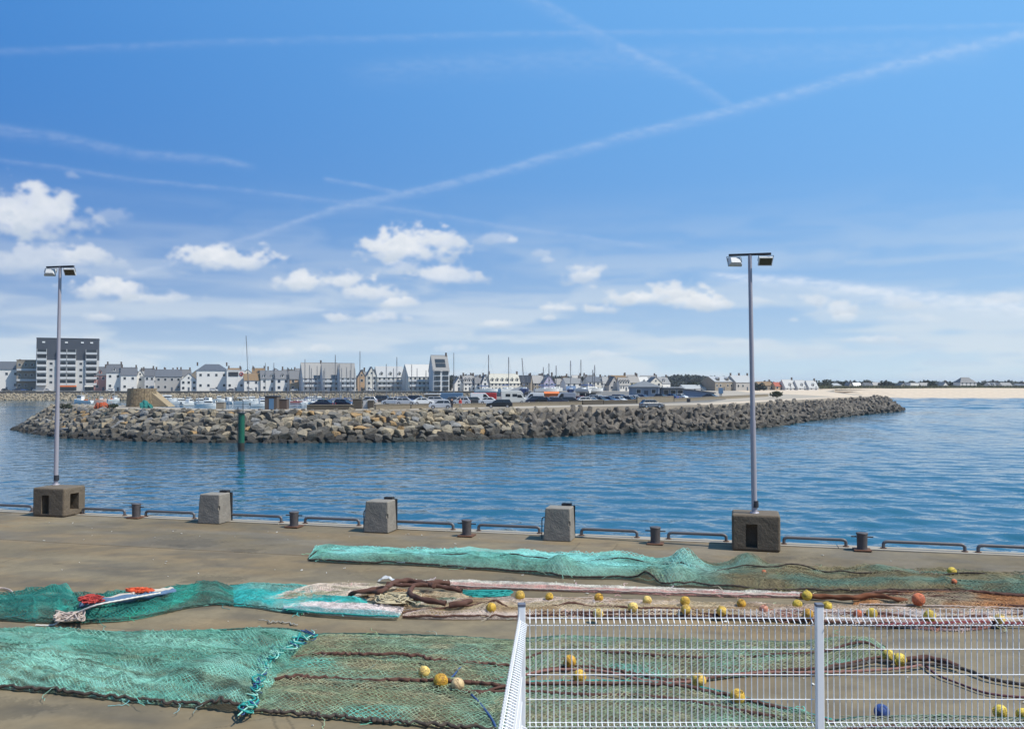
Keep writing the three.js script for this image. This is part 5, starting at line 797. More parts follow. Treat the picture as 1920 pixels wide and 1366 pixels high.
house('cream apartment house with pointed dormers under a bright slate roof', 700, 752, 686, 706, dT - 2, { wall: M.cream, roof: M.brightslate, dorm: 3, chim: 0, depth: 13, cols: 8, rows: 3, balc: 1, name: 'apartment_house', category: 'apartment house', group: 'harbour apartment houses' });
house('cream apartment house with a large bright roof beside the tall tower', 756, 808, 682, 705, dT - 8, { wall: M.cream, roof: M.brightslate, turn: .46, chim: 0, depth: 14, cols: 8, rows: 3, balc: 1, name: 'apartment_house', category: 'apartment house', group: 'harbour apartment houses' });
house('tall tower house with a steep glazed roof, highest of the harbour apartments', 806, 838, 665, 694, dT - 14, { wall: M.palegrey, roof: M.paleslate, turn: .46, chim: 1, depth: 15, cols: 3, rows: 4, balc: 0, name: 'apartment_tower', category: 'apartment house', group: 'harbour apartment houses', extra: (t, { W, D, er, rr }) => { const b = new MB(), k = (rr - er) / D; for (const f of [.2, .48]) { const y0 = er + (rr - er) * f, y1 = er + (rr - er) * (f + .24), z0 = D - (y0 - er) / k, z1 = D - (y1 - er) / k; b.slab([-W * .62, y0 + .12, z0 + .12], [W * .62, y0 + .12, z0 + .12], [W * .62, y1 + .12, z1 + .12], [-W * .62, y1 + .12, z1 + .12], .1); } part(t, 'roof_glazing', b.geo(), M.glass); for (let j = 0; j < 4; j++) for (const s of [-1, 1]) part(t, 'glazed_bay', boxGeo(s * W * .5 - 1.7, s * W * .5 + 1.7, j * er / 4 + .5, (j + 1) * er / 4 - .3, D + .15, D + .3), M.glass); } });
house('white cottage with a small gable just right of the tower', 850, 866, 707, 718, 500, { roof: M.slate, chim: 1, type: 'gable' });
house('white terrace with dark dormers right of the tower', 866, 889, 703, 717, 500, { chim: 2, dorm: 3, cols: 4, roof: M.slate });
house('white terrace house with a plain roof left of the small white gable', 889, 902, 706, 717, 500, { chim: 1, cols: 2 });
house('small white house with its gable to the harbour, left of the long pale roof', 902, 914, 702, 716, 496, { type: 'gable', chim: 0 });
house('long cream terrace under a pale yellowish roof with many skylights', 914, 972, 700, 717, 500, { wall: M.cream, roof: mat(rgb(186, 182, 168, .8), .6), chim: 2, cols: 11, rows: 2, dorm: 6 });
house('grey stone house with a dark roof left of the lavender gable', 973, 997, 703, 716, 505, { wall: M.stone, roof: M.darkslate, chim: 1, turn: -.2 });
house('broad brownish stone house behind the pale pavilion roof', 996, 1020, 703, 717, 512, { wall: M.stone, roof: M.slate, chim: 1, cols: 4 });
house('lavender house with a tall gable among the masts', 1016, 1038, 702, 717, 500, { type: 'gable', wall: M.lav, roof: M.slate, chim: 1 });
house('dark roofed cottage right of the lavender gable', 1040, 1056, 709, 719, 510, { wall: M.grey, roof: M.darkslate, chim: 1 });
house('white house with a blue shop front among the masts', 1055, 1090, 708, 718, 500, { roof: M.paleslate, chim: 1, extra: (t, { W, D }) => part(t, 'shop_front', boxGeo(-W + .2, 1, .1, 2.8, D + .1, D + .2), M.blue) });
house('cream two storey house with a long plain grey roof among the masts', 1097, 1130, 706, 715, 500, { roof: M.slate, chim: 2, cols: 6, rows: 2, wall: M.cream });
house('narrow pale house right of the cream house with the long grey roof', 1130, 1139, 705, 716, 502, { wall: M.palegrey, roof: M.brightslate, chim: 0, cols: 2 });
house('dark gabled house at the left end of the dormer row', 1138, 1160, 705, 721, 498, { type: 'gable', roof: M.darkslate, wall: M.grey, chim: 0 });
house('white row house with pointed dormers in a dark roof, left of the pavilion', 1158, 1180, 707, 721, 496, { roof: M.darkslate, dorm: 4, chim: 0, cols: 5 });
house('house with a big dark roof and yellow wall behind the pavilion', 1176, 1198, 704, 716, 506, { roof: M.darkslate, wall: M.yellow, chim: 1 });
house('pale house with bright skylit roof behind the pavilion', 1192, 1216, 706, 716, 512, { roof: M.brightslate, wall: M.cream, chim: 0 });
house('house with a dark square roof standing behind the pavilion, rightmost there', 1214, 1240, 706, 717, 506, { roof: M.darkslate, wall: M.cream, type: 'gable', chim: 0, turn: .3 });
house('low long white roofed shed in front of the wooded rise', 1276, 1334, 721, 728, 520, { roof: M.brightslate, wall: M.white, chim: 0, rows: 1, cols: 6 });
house('white roofed villa with a dark gable end, left of the nearer lamp post', 1326, 1372, 705, 715, 520, { roof: M.brightslate, wall: M.stone, turn: .6, chim: 0, depth: 11, dorm: 2, rows: 1 });
house('villa with a bright roof and three dark chimneys behind the lamp post', 1368, 1412, 703, 716, 526, { roof: M.brightslate, wall: M.grey, turn: .5, chim: 3, depth: 11, rows: 1 });
house('low house with a brown roof just right of the lamp post', 1418, 1450, 715, 722, 560, { roof: M.brownroof, wall: M.stone, chim: 1 });
house('small house with a red tiled roof among the beach houses', 1450, 1468, 716, 723, 560, { roof: M.redroof, wall: M.tan, chim: 0 });
house('beach house with the steepest bright roof, leftmost of a row of three', 1466, 1492, 711, 726, 560, { roof: M.brightslate, wall: M.palegrey, turn: .45, chim: 1, depth: 9, dorm: 1 });
house('beach house with a steep bright roof, middle of a row of three', 1490, 1513, 712, 726, 562, { roof: M.brightslate, wall: M.palegrey, turn: .45, chim: 0, depth: 9, dorm: 1 });
house('beach house with a steep bright roof, rightmost of a row of three', 1511, 1534, 713, 726, 564, { roof: M.brightslate, wall: M.palegrey, turn: .45, chim: 1, depth: 9, dorm: 1 });
// the second row, seen over the first one's roofs
{ const r = rng(515); [186, 212, 240, 262, 283, 306, 328, 352, 425, 447, 470, 498, 526, 552, 676, 692, 858, 880, 908, 940, 968, 990, 1012, 1048, 1072, 1094, 1118, 1146, 1170, 1202, 1228].forEach((x, i) => { const w = 16 + r() * 14, rg = (x < 560 ? 689 : x < 850 ? 692 : 702) + r() * 5, k = Math.floor(r() * 4); house(`${['grey', 'dark', 'pale', 'brown'][k]} roofed house in the second row behind the waterfront, ${ORD[i] ?? 'last'} from the left`, x, x + w, rg, rg + 9 + r() * 4, 540 + r() * 30, { type: r() < .3 ? 'gable' : 'side', wall: [M.white, M.palegrey, M.cream, M.stone][Math.floor(r() * 4)], roof: [M.slate, M.darkslate, M.paleslate, M.brownroof][k], chim: 1 + (r() < .4 ? 1 : 0), dorm: r() < .4 ? 1 : 0, turn: .2 + r() * .4, group: 'houses in the second row', cols: 3, rows: 1 }); }); }
// houses along the open beach
[[1557, 1581, 718, 724, 'white bungalow with a pale pinkish roof', 'hip', M.white, M.brightslate], [1586, 1600, 716, 726, 'little stone cottage with a steep gable', 'gable', M.stone, M.slate], [1600, 1616, 717, 724, 'white cottage with a bright roof', 'side', M.white, M.brightslate], [1618, 1638, 717, 725, 'dark roofed cottage partly hidden by trees', 'side', M.grey, M.darkslate], [1637, 1654, 716, 725, 'grey house with a slate roof', 'side', M.palegrey, M.slate], [1654, 1671, 718, 726, 'white cottage with a pointed gable', 'gable', M.white, M.slate], [1684, 1702, 717, 724, 'grey cottage with a dark gable', 'gable', M.grey, M.darkslate], [1700, 1724, 718, 723, 'low white house with a pale flat roof', 'flat', M.white, M.palegrey], [1726, 1744, 717, 725, 'slate roofed cottage among dark trees', 'side', M.stone, M.slate], [1757, 1782, 716, 726, 'grey house with two steep gables', 'gable', M.palegrey, M.slate], [1797, 1832, 707, 717, 'tall white villa with a pointed dark roof', 'hip', M.white, M.darkslate], [1850, 1880, 717, 724, 'long pale house with a light slate roof', 'side', M.palegrey, M.paleslate], [1878, 1900, 717, 724, 'pale house with a slanting grey roof', 'side', M.cream, M.paleslate], [1902, 1930, 719, 725, 'low grey house at the right picture edge', 'side', M.palegrey, M.slate]]
  .forEach(([x0, x1, rg, ev, lab, type, wall, roof], i) => house(`${lab}, ${ORD[i]} along the open beach from the left`, x0, x1, rg, ev, 640 + (i % 3) * 8, { type, wall, roof, chim: i % 2, base: .1, group: 'houses along the beach', turn: i % 2 ? .5 : .2, rows: type === 'hip' && i === 10 ? 3 : 1, dorm: i === 11 ? 2 : 0 }));

// pavilion on the car park, its long wing, and a farther pale pavilion
{
  const d = 262, W = (toX(1240, d) - toX(1184, d)) / 2, er = toY(725, d) - LAND, rr = toY(713, d) - LAND, pav = (label, X, d, W, er, rr, wall) => { const t = thing('pavilion', label, 'pavilion', [X, LAND, -d - W], 0, 'pavilions on the car park'); part(t, 'wall', boxGeo(-W + .4, W - .4, 0, er, -W + .4, W - .4), wall); const b = new MB(), e = W + .3, q = [[-e, er, e], [e, er, e], [e, er, -e], [-e, er, -e]]; for (let i = 0; i < 4; i++) b.tri(q[i], q[(i + 1) % 4], [0, rr, 0]); b.quad(q[3], q[2], q[1], q[0]); const rf = part(t, 'roof', b.geo(), M.paleslate); part(rf, 'roof_cap', new THREE.ConeGeometry(.5, .6, 4).rotateY(Math.PI / 4).translate(0, rr + .2, 0), M.slate); part(t, 'door', boxGeo(-.6, .6, .05, 2.2, W - .4, W - .32), M.door); for (const s of [-1, 1]) addWindow(t, s * W * .5, er * .6, W - .38, 1.2, 1.1); part(t, 'corner_post', boxGeo(W - .9, W - .5, .02, er, W - .36, W - .05), M.rail); return t; };
  pav('blue grey pavilion with a low pyramid roof at the right end of the car park', (toX(1184, d) + toX(1240, d)) / 2, d, W, er, rr, mat(rgb(150, 162, 176, .82), .85));
  pav('pale pavilion with a light blue pyramid roof behind the camper van', toX(976, 300), 300, 3.9, toY(733, 300) - LAND, toY(724, 300) - LAND, M.white);
  const t = thing('pavilion_wing', 'long low wing with a roof sloping down to the right of the pavilion', 'building', [toX(1290, d), LAND, -d - 6]); const x0 = toX(1240, d) - toX(1290, d) + .3, x1 = toX(1342, d) - toX(1290, d), g = new MB().prism([[x0, 0], [x1, 0], [x1, toY(736, d) - LAND], [x0 + 4, toY(726.5, d) - LAND], [x0, toY(726.5, d) - LAND]], ([x, y]) => [x, y, -4], ([x, y]) => [x, y, 4]).geo();
  part(t, 'wall', g, mat(rgb(128, 146, 170, .82), .85)); part(t, 'roof', new MB().slab([x0 + 4, toY(726, d) - LAND, 4.4], [x1 + .5, toY(735.6, d) - LAND, 4.4], [x1 + .5, toY(735.6, d) - LAND, -4.4], [x0 + 4, toY(726, d) - LAND, -4.4], .25).geo(), M.slate); part(t, 'porch_roof', boxGeo(x0, x0 + 6.6, 3, 3.25, 4.02, 6.4), M.rail); for (let k = 0; k < 3; k++) addWindow(t, x0 + 1.5 + k * 2.1, 1.7, 4.02, 1.4, 1.2);
}
// work buildings and hulls stored ashore
function boxThing(name, label, cat, x0, x1, y0, y1, d, m, o = {}) { const w = toX(x1, d) - toX(x0, d), h = toY(y0, d) - toY(y1, d), t = thing(name, label, cat, [(toX(x0, d) + toX(x1, d)) / 2, o.base ?? toY(y1, d), -d], o.turn ?? 0, o.group); const dp = o.depth ?? 2.5; part(t, o.part ?? 'body', new RoundedBoxGeometry(w, h, dp, 2, Math.min(.06, h * .1)).translate(0, h / 2, 0), m); if (o.extra) o.extra(t, w, h, dp); return t; }
boxThing('storage_shed', 'low beige shed with a dark doorway left of the blue container', 'shed', 798, 824, 739, 752, 215, M.stone, { depth: 4, base: LAND, extra: (t, w, h, d) => { part(t, 'roof', boxGeo(-w / 2 - .2, w / 2 + .2, h, h + .2, -d / 2 - .2, d / 2 + .2), M.palegrey); part(t, 'door', boxGeo(.2, 1.3, 0, h * .8, d / 2, d / 2 + .05), M.glass); } });
boxThing('container', 'long blue container behind the parked cars', 'container', 825, 868, 735, 748, 232, M.bluemetal, { base: LAND, extra: (t, w, h, d) => { for (let k = 0; k < 16; k++) part(t, 'corrugation', boxGeo(-w / 2 + .2 + k * (w - .4) / 16, -w / 2 + .32 + k * (w - .4) / 16, .1, h - .1, d / 2, d / 2 + .05), M.bluemetal); } });
boxThing('container', 'long red container behind the white van', 'container', 886, 931, 733, 746, 236, M.red, { base: LAND, extra: (t, w, h, d) => { for (let k = 0; k < 16; k++) part(t, 'corrugation', boxGeo(-w / 2 + .2 + k * (w - .4) / 16, -w / 2 + .32 + k * (w - .4) / 16, .1, h - .1, d / 2, d / 2 + .05), M.red); } });
boxThing('market_tent', 'orange canvas stall behind the parked cars', 'stall', 1022, 1046, 738, 751, 226, M.orange, { base: LAND, depth: 3, part: 'canvas', extra: (t, w, h, d) => { part(t, 'canopy', new MB().slab([-w / 2 - .3, h, d / 2 + .3], [w / 2 + .3, h, d / 2 + .3], [w / 2 + .3, h + .5, 0], [-w / 2 - .3, h + .5, 0], .06).slab([w / 2 + .3, h, -d / 2 - .3], [-w / 2 - .3, h, -d / 2 - .3], [-w / 2 - .3, h + .5, 0], [w / 2 + .3, h + .5, 0], .06).geo(), M.orange); } });

// on the pier: round stone bastion with a ramp, huts, walls, net piles
{
  const d = 164, X = toX(256, d), h = toY(730, d) - LAND, R = (toX(279, d) - toX(227, d)) / 2, t = thing('stone_bastion', 'round stone bastion with a sloping ramp at the end of the pier', 'bastion', [X, LAND, -d - R]), sm = mat(rgb(176, 156, 124, .78), .95, { map: withRepeat(grainTex, .4), bumpMap: withRepeat(grainBump, .4), bumpScale: .05 }), sm2 = mat(rgb(150, 132, 106, .78), .95, { map: withRepeat(grainTex, .4) });
  part(t, 'masonry_core', new THREE.CylinderGeometry(R - .12, R + .08, h, 40).translate(0, h / 2, 0), sm2);
  const r = rng(8), rows = 9, sg = Array.from({ length: 4 }, (_, k) => boxGeo(-.5, .5, -.5, .5, -.5, .5)); for (let j = 0; j < rows; j++) { const n = 17 + (j % 2), rh = h / rows, rad = R + .1 - .2 * j / rows; for (let k = 0; k < n; k++) { const a = Math.PI * (k + (j % 2) * .5 + r() * .2) / n; const o = part(t, 'stone', sg[k & 3], r() < .6 ? sm : sm2); o.scale.set(Math.PI * rad / n * (.9 + r() * .06), rh * .9, .22 + r() * .08); o.position.set(Math.cos(a) * rad, rh * (j + .5), Math.sin(a) * rad); o.rotation.y = Math.PI / 2 - a; } }
  const L = toX(312, d) - X; part(t, 'ramp', new MB().prism([[0, 0], [L, 0], [R * .62, h], [0, h]], ([x, y]) => [x, y, -R * .7], ([x, y]) => [x, y, R * .55]).geo(), sm); part(t, 'rim', new THREE.CylinderGeometry(R + .05, R + .05, .18, 40).translate(0, h + .09, 0), sm2);
}
function heap(label, px, py, d, w, h, m, seed) { const g = new THREE.IcosahedronGeometry(1, 4), p = g.attributes.position; for (let i = 0; i < p.count; i++) { const v = [p.getX(i), p.getY(i), p.getZ(i)], k = 1 + (fbm(v[0] * 2.4 + seed + v[1], v[2] * 2.4 + v[1] * 1.7, 4) - .5) * 1.0; p.setXYZ(i, v[0] * w / 2 * k, Math.max(-.1, v[1]) * h * k, v[2] * w / 2 * k); } g.computeVertexNormals(); const t = thing('net_pile', label, 'net pile', [toX(px, d), LAND, -d], 0, 'net piles on the pier'); part(t, 'piled_netting', g, m); part(t, 'loose_fold', g.clone().rotateY(1.3).scale(.7, .6, .7).translate(w * .35, 0, .1), m); }
heap('orange net pile on the pier left of the stone bastion', 191, 757, 158, 2.3, 1.1, mat(rgb(206, 98, 58, .85), .95, { map: withRepeat(grainTex, 5), bumpMap: withRepeat(grainBump, 5), bumpScale: .1 }), 3);
heap('teal net pile on the pier in front of the stone bastion', 273, 760, 157, 1.9, 1.25, mat(rgb(50, 142, 136, .85), .95, { map: withRepeat(grainTex, 5), bumpMap: withRepeat(grainBump, 5), bumpScale: .1 }), 8);
boxThing('hut', 'dark brick hut with a pale door on the pier', 'hut', 500, 523, 743, 767, 150, M.brick, { base: LAND, extra: (t, w, h, d) => { part(t, 'door', boxGeo(-.3, .5, .02, h * .82, d / 2, d / 2 + .05), M.bluemetal); part(t, 'roof', boxGeo(-w / 2 - .1, w / 2 + .1, h, h + .12, -d / 2 - .1, d / 2 + .1), M.darkslate); } });
boxThing('hut', 'smaller dark box hut right of the brick hut on the pier', 'hut', 523, 540, 749, 767, 151, mat(rgb(92, 78, 70, .8), .95), { base: LAND, depth: 1.6, extra: (t, w, h, d) => part(t, 'roof', boxGeo(-w / 2 - .06, w / 2 + .06, h, h + .08, -d / 2 - .06, d / 2 + .06), M.slate) });
boxThing('concrete_cube', 'small beige concrete cube on the pier left of the channel marker', 'concrete block', 407, 422, 754, 766, 152, M.stone, { base: LAND, depth: 1.2, extra: (t, w, h, d) => part(t, 'lid', boxGeo(-w / 2 - .05, w / 2 + .05, h, h + .08, -d / 2 - .05, d / 2 + .05), M.grey) });
const M_wall = mat(rgb(150, 138, 118, .78), .95, { map: withRepeat(grainTex, .4) }), M_wallDark = mat(rgb(98, 90, 78, .78), .95, { map: withRepeat(grainTex, .4) });
function parapet(label, a, b, m, h = .75) { const A = spot(a[0], a[1], LAND), B = spot(b[0], b[1], LAND), L = A.distanceTo(B), t = thing('low_wall', label, 'wall', A.clone().add(B).multiplyScalar(.5), Math.atan2(-(B.z - A.z), B.x - A.x), 'low walls by the car park'); part(t, 'masonry', boxGeo(-L / 2, L / 2, 0, h, -.2, .2), m); part(t, 'wall_coping', boxGeo(-L / 2 - .03, L / 2 + .03, h, h + .12, -.26, .26), M_wall); }
parapet('dark low wall in front of the two navy cars', [575, 768.5], [663, 768], M_wallDark); parapet('low beige wall right of the gate pillars', [703, 768], [768, 766.5], M_wall); parapet('low wall between the pale hatchbacks and the black car', [770, 766], [1090, 758.5], M_wall, .6); parapet('dark low wall segment in front of the packed cars', [1092, 758.5], [1130, 757.6], M_wallDark, .85); parapet('long dark low wall below the middle of the car park', [1131, 757.6], [1192, 756], M_wallDark, .7); parapet('tall beige wall in front of the pavilion', [1194, 756], [1262, 753], M_wall, 1.25); parapet('long parapet running from the pavilion to the lamp post on the right', [1263, 753], [1440, 743], M_wall, .7);
boxThing('gate_pillar', 'broad dark gate pillar right of the navy cars', 'pillar', 662, 679, 750, 768, 152, M_wallDark, { base: LAND, depth: 1, extra: (t, w, h) => part(t, 'cap', boxGeo(-w / 2 - .05, w / 2 + .05, h, h + .1, -.55, .55), M_wall) }); boxThing('gate_pillar', 'pale gate pillar, middle of the three gate pillars', 'pillar', 681, 689, 751, 768, 152.5, M.palegrey, { base: LAND, depth: .8, extra: (t, w, h) => part(t, 'cap', boxGeo(-w / 2 - .04, w / 2 + .04, h, h + .08, -.44, .44), M_wall) }); boxThing('gate_pillar', 'narrower dark gate pillar, rightmost of three', 'pillar', 690, 701, 753, 768, 152, M_wallDark, { base: LAND, depth: 1, extra: (t, w, h) => part(t, 'cap', boxGeo(-w / 2 - .05, w / 2 + .05, h, h + .1, -.55, .55), M_wall) });
boxThing('waste_bin', 'black waste bin by the wall under the packed cars', 'bin', 1147, 1154, 752, 758, 190, M.sign, { base: LAND, depth: .7, extra: (t, w, h) => part(t, 'lid', boxGeo(-w / 2 - .04, w / 2 + .04, h, h + .07, -.4, .4), M.darkslate) }); boxThing('waste_bin', 'black waste bin by the parapet right of the pavilion', 'bin', 1288, 1294, 745, 751, 205, M.sign, { base: LAND, depth: .7, extra: (t, w, h) => part(t, 'lid', boxGeo(-w / 2 - .04, w / 2 + .04, h, h + .07, -.4, .4), M.darkslate) });
boxThing('notice_board', 'tall grey notice board on two legs at the right end of the wing', 'notice board', 1349, 1354, 722, 742, 258, M.grey, { base: LAND, depth: .15, extra: (t, w, h) => part(t, 'panel', boxGeo(-w / 2 - .3, w / 2 + .3, h * .45, h * .98, .08, .14), M.bluemetal) });
// ---------------------------------------------------------------- cars
const carKit = {};
function kit(type) {
  if (carKit[type]) return carKit[type];
  const S = { hatch: [3.95, 1.7, 1.48, [[-1.95, .3], [-1.93, .78], [-1.78, .92], [1.05, .92], [1.86, .74], [1.97, .52], [1.95, .3]], [-1.72, -1.35, .45, 1.12]], saloon: [4.4, 1.74, 1.44, [[-2.18, .32], [-2.17, .84], [-1.5, .92], [1.15, .92], [2.05, .76], [2.18, .5], [2.16, .3]], [-1.75, -.95, .45, 1.2]], estate: [4.6, 1.76, 1.5, [[-2.28, .32], [-2.27, .9], [-2.1, .95], [1.2, .94], [2.16, .78], [2.3, .5], [2.28, .3]], [-2.16, -1.8, .5, 1.25]], mpv: [4.3, 1.78, 1.66, [[-2.1, .32], [-2.12, .95], [-1.95, 1.02], [1.3, 1.0], [2.0, .8], [2.12, .5], [2.1, .3]], [-2.02, -1.75, .7, 1.5]] }[type];
  const [L, W, H, prof, [r0, r1, f1, f0]] = S, belt = prof[3][1];
  const arch = (x) => { const o = []; for (let k = 0; k <= 8; k++) { const a = Math.PI * (1 - k / 8); o.push([x + Math.cos(a) * .37, .3 + Math.sin(a) * .37]); } return o; }, wx = [-L * .31, L * .32];
  const sh = new THREE.Shape(); prof.forEach(([x, y], i) => i ? sh.lineTo(x, y) : sh.moveTo(x, y)); for (const [x, y] of [...arch(wx[1]).reverse(), ...arch(wx[0]).reverse()]) sh.lineTo(x, y); sh.closePath();
  const body = new THREE.ExtrudeGeometry(sh, { depth: W - .16, bevelEnabled: true, bevelSize: .05, bevelThickness: .08, bevelSegments: 2, curveSegments: 8 }); body.translate(0, 0, -(W - .16) / 2);
  const a = [[r0, W / 2 - .06], [f0, W / 2 - .06]], t = [[r1, W / 2 - .24], [f1, W / 2 - .24]], top = H - .06, gl = new MB(), c = (x, y, z) => [x, y, z], q = (s) => [c(r0, belt - .02, s * (W / 2 - .07)), c(f0, belt - .02, s * (W / 2 - .07)), c(f1, top, s * (W / 2 - .22)), c(r1, top, s * (W / 2 - .22))], A = q(1), B = q(-1);
  gl.quad(A[0], A[1], A[2], A[3]); gl.quad(B[1], B[0], B[3], B[2]); gl.quad(A[1], B[1], B[2], A[2]); gl.quad(B[0], A[0], A[3], B[3]);
  const rf = new RoundedBoxGeometry(f1 - r1 + .14, .09, W - .42, 2, .04).translate((f1 + r1) / 2, top + .02, 0), pl = new MB(); for (const s of [-1, 1]) for (const f of [0, .42, 1]) { const x0 = mixn(r0, f0, f), x1 = mixn(r1, f1, f); pl.bar([x0, belt - .02, s * (W / 2 - .065)], [x1, top, s * (W / 2 - .215)], f === .42 ? .035 : .05, 5); }
  const tyre = new THREE.CylinderGeometry(.31, .31, .2, 18).rotateX(Math.PI / 2), rim = new THREE.CylinderGeometry(.2, .2, .21, 10).rotateX(Math.PI / 2);
  return carKit[type] = { L, W, H, belt, body, glass: gl.geo(), roof: rf, pillars: pl.geo(), tyre, rim, wx, under: boxGeo(-L / 2 + .4, L / 2 - .4, .18, .4, -W / 2 + .15, W / 2 - .15) };
}
const carMats = {}; const paint = (c) => carMats[c.join()] ??= mat(rgb(...c, .85), .28, { physical: true, clearcoat: .8, clearcoatRoughness: .1 });
const M_carGlass = mat([.02, .025, .03], .08), M_tyre = mat([.02, .02, .02], .9), M_rim = mat([.45, .45, .46], .4, { metalness: .6 }), M_head = mat([.75, .76, .78], .2), M_tail = mat(rgb(168, 26, 24), .3);
function car(label, type, color, px, py, turn, group = 'cars on the causeway and car park', base = LAND, d) {
  const K = kit(type), p = d ? new THREE.Vector3(toX(px, d), base, -d) : spot(px, py, base), t = thing('parked_car', label, 'car', [p.x, base + .012, p.z], turn, group), m = paint(color);
  part(t, 'body', K.body, m); part(t, 'underbody', K.under, M_tyre); part(t, 'windows', K.glass, M_carGlass); const rf = part(t, 'roof', K.roof, m); part(rf, 'pillars', K.pillars, m);
  for (const x of K.wx) for (const s of [-1, 1]) { const w = part(t, 'wheel', K.tyre, M_tyre); w.position.set(x, .31, s * (K.W / 2 - .1)); part(w, 'rim', K.rim, M_rim); }
  for (const s of [-1, 1]) { part(t, 'headlight', boxGeo(K.L / 2 - .1, K.L / 2 + .02, .58, .7, s * (K.W / 2 - .3) - .16, s * (K.W / 2 - .3) + .16), M_head); part(t, 'tail_light', boxGeo(-K.L / 2 - .04, -K.L / 2 + .1, .66, .82, s * (K.W / 2 - .24) - .12, s * (K.W / 2 - .24) + .12), M_tail); }
  return t;
}
function van(label, color, px, py, turn, L, Hh, d, camper = false) {
  const p = new THREE.Vector3(toX(px, d), LAND, -d), t = thing(camper ? 'camper_van' : 'panel_van', label, 'van', [p.x, LAND + .012, p.z], turn, 'vans on the car park'), m = paint(color), W = 2.0;
  const prof = camper ? [[-L / 2, .4], [-L / 2, Hh - .1], [-L / 2 + .2, Hh], [L / 2 - 1.2, Hh], [L / 2 - .7, Hh - .5], [L / 2 - .95, 2.0], [L / 2 - .5, 1.25], [L / 2 - .02, 1.0], [L / 2, .4]] : [[-L / 2, .4], [-L / 2, Hh - .1], [-L / 2 + .15, Hh], [L / 2 - 1.7, Hh], [L / 2 - .85, 1.25], [L / 2 - .06, 1.0], [L / 2, .4]];
  const sh = new THREE.Shape(prof.map(q => new THREE.Vector2(...q))), g = new THREE.ExtrudeGeometry(sh, { depth: W - .16, bevelEnabled: true, bevelSize: .05, bevelThickness: .08, bevelSegments: 2 }); g.translate(0, 0, -(W - .16) / 2); part(t, 'body', g, m);
  for (const s of [-1, 1]) part(t, 'cab_window', new MB().prism(camper ? [[L / 2 - 1.9, 1.3], [L / 2 - .75, 1.3], [L / 2 - 1.1, 1.9], [L / 2 - 1.9, 1.9]] : [[L / 2 - 2.2, 1.2], [L / 2 - 1.0, 1.2], [L / 2 - 1.7, Hh - .2], [L / 2 - 2.2, Hh - .2]], ([x, y]) => [x, y, s * (W / 2) - .03], ([x, y]) => [x, y, s * (W / 2) + .012]).geo(), M_carGlass);
  if (camper) for (const x of [-L / 2 + .9, -.3]) part(t, 'side_window', boxGeo(x, x + 1, 1.5, 2.1, W / 2, W / 2 + .02), M_carGlass);
  part(t, 'windscreen', camper ? new MB().slab([L / 2 - .48, 1.3, W / 2 - .15], [L / 2 - .48, 1.3, -W / 2 + .15], [L / 2 - .86, 1.98, -W / 2 + .2], [L / 2 - .86, 1.98, W / 2 - .2], .03).geo() : new MB().slab([L / 2 - .82, 1.3, W / 2 - .15], [L / 2 - .82, 1.3, -W / 2 + .15], [L / 2 - 1.58, Hh - .12, -W / 2 + .2], [L / 2 - 1.58, Hh - .12, W / 2 - .2], .03).geo(), M_carGlass);
  const K = kit('hatch'); for (const x of [-L * .3, L * .32]) for (const s of [-1, 1]) { const w = part(t, 'wheel', K.tyre, M_tyre); w.position.set(x, .32, s * (W / 2 - .02)); part(w, 'rim', K.rim, M_rim); }
  for (const s of [-1, 1]) part(t, 'headlight', boxGeo(L / 2 - .04, L / 2 + .06, .75, .92, s * .72 - .16, s * .72 + .16), M_head); return t;
}
const SILVER = [196, 198, 202], WHITE = [236, 236, 234], BLACK = [26, 26, 30], NAVY = [34, 42, 66], GREY = [112, 112, 116], BLUE = [64, 92, 140], RED = [150, 34, 34], DGREY = [62, 64, 68], BEIGE = [190, 180, 160];
car('silver hatchback on the causeway beside the person in dark clothes', 'hatch', SILVER, 826, 766.5, Math.PI + .06); car('black estate car on the causeway in front of the camper van', 'estate', BLACK, 936, 764.5, Math.PI + .05); car('grey hatchback parked on the rocks edge in front of the pavilion wall', 'hatch', GREY, 1221, 764.5, .25);
car('navy saloon behind the dark low wall, left one of two', 'saloon', NAVY, 605, 764, Math.PI - .2, undefined, LAND, 160); car('dark blue hatchback behind the dark low wall, right one of two', 'hatch', [28, 34, 60], 645, 764, -.4, undefined, LAND, 163);
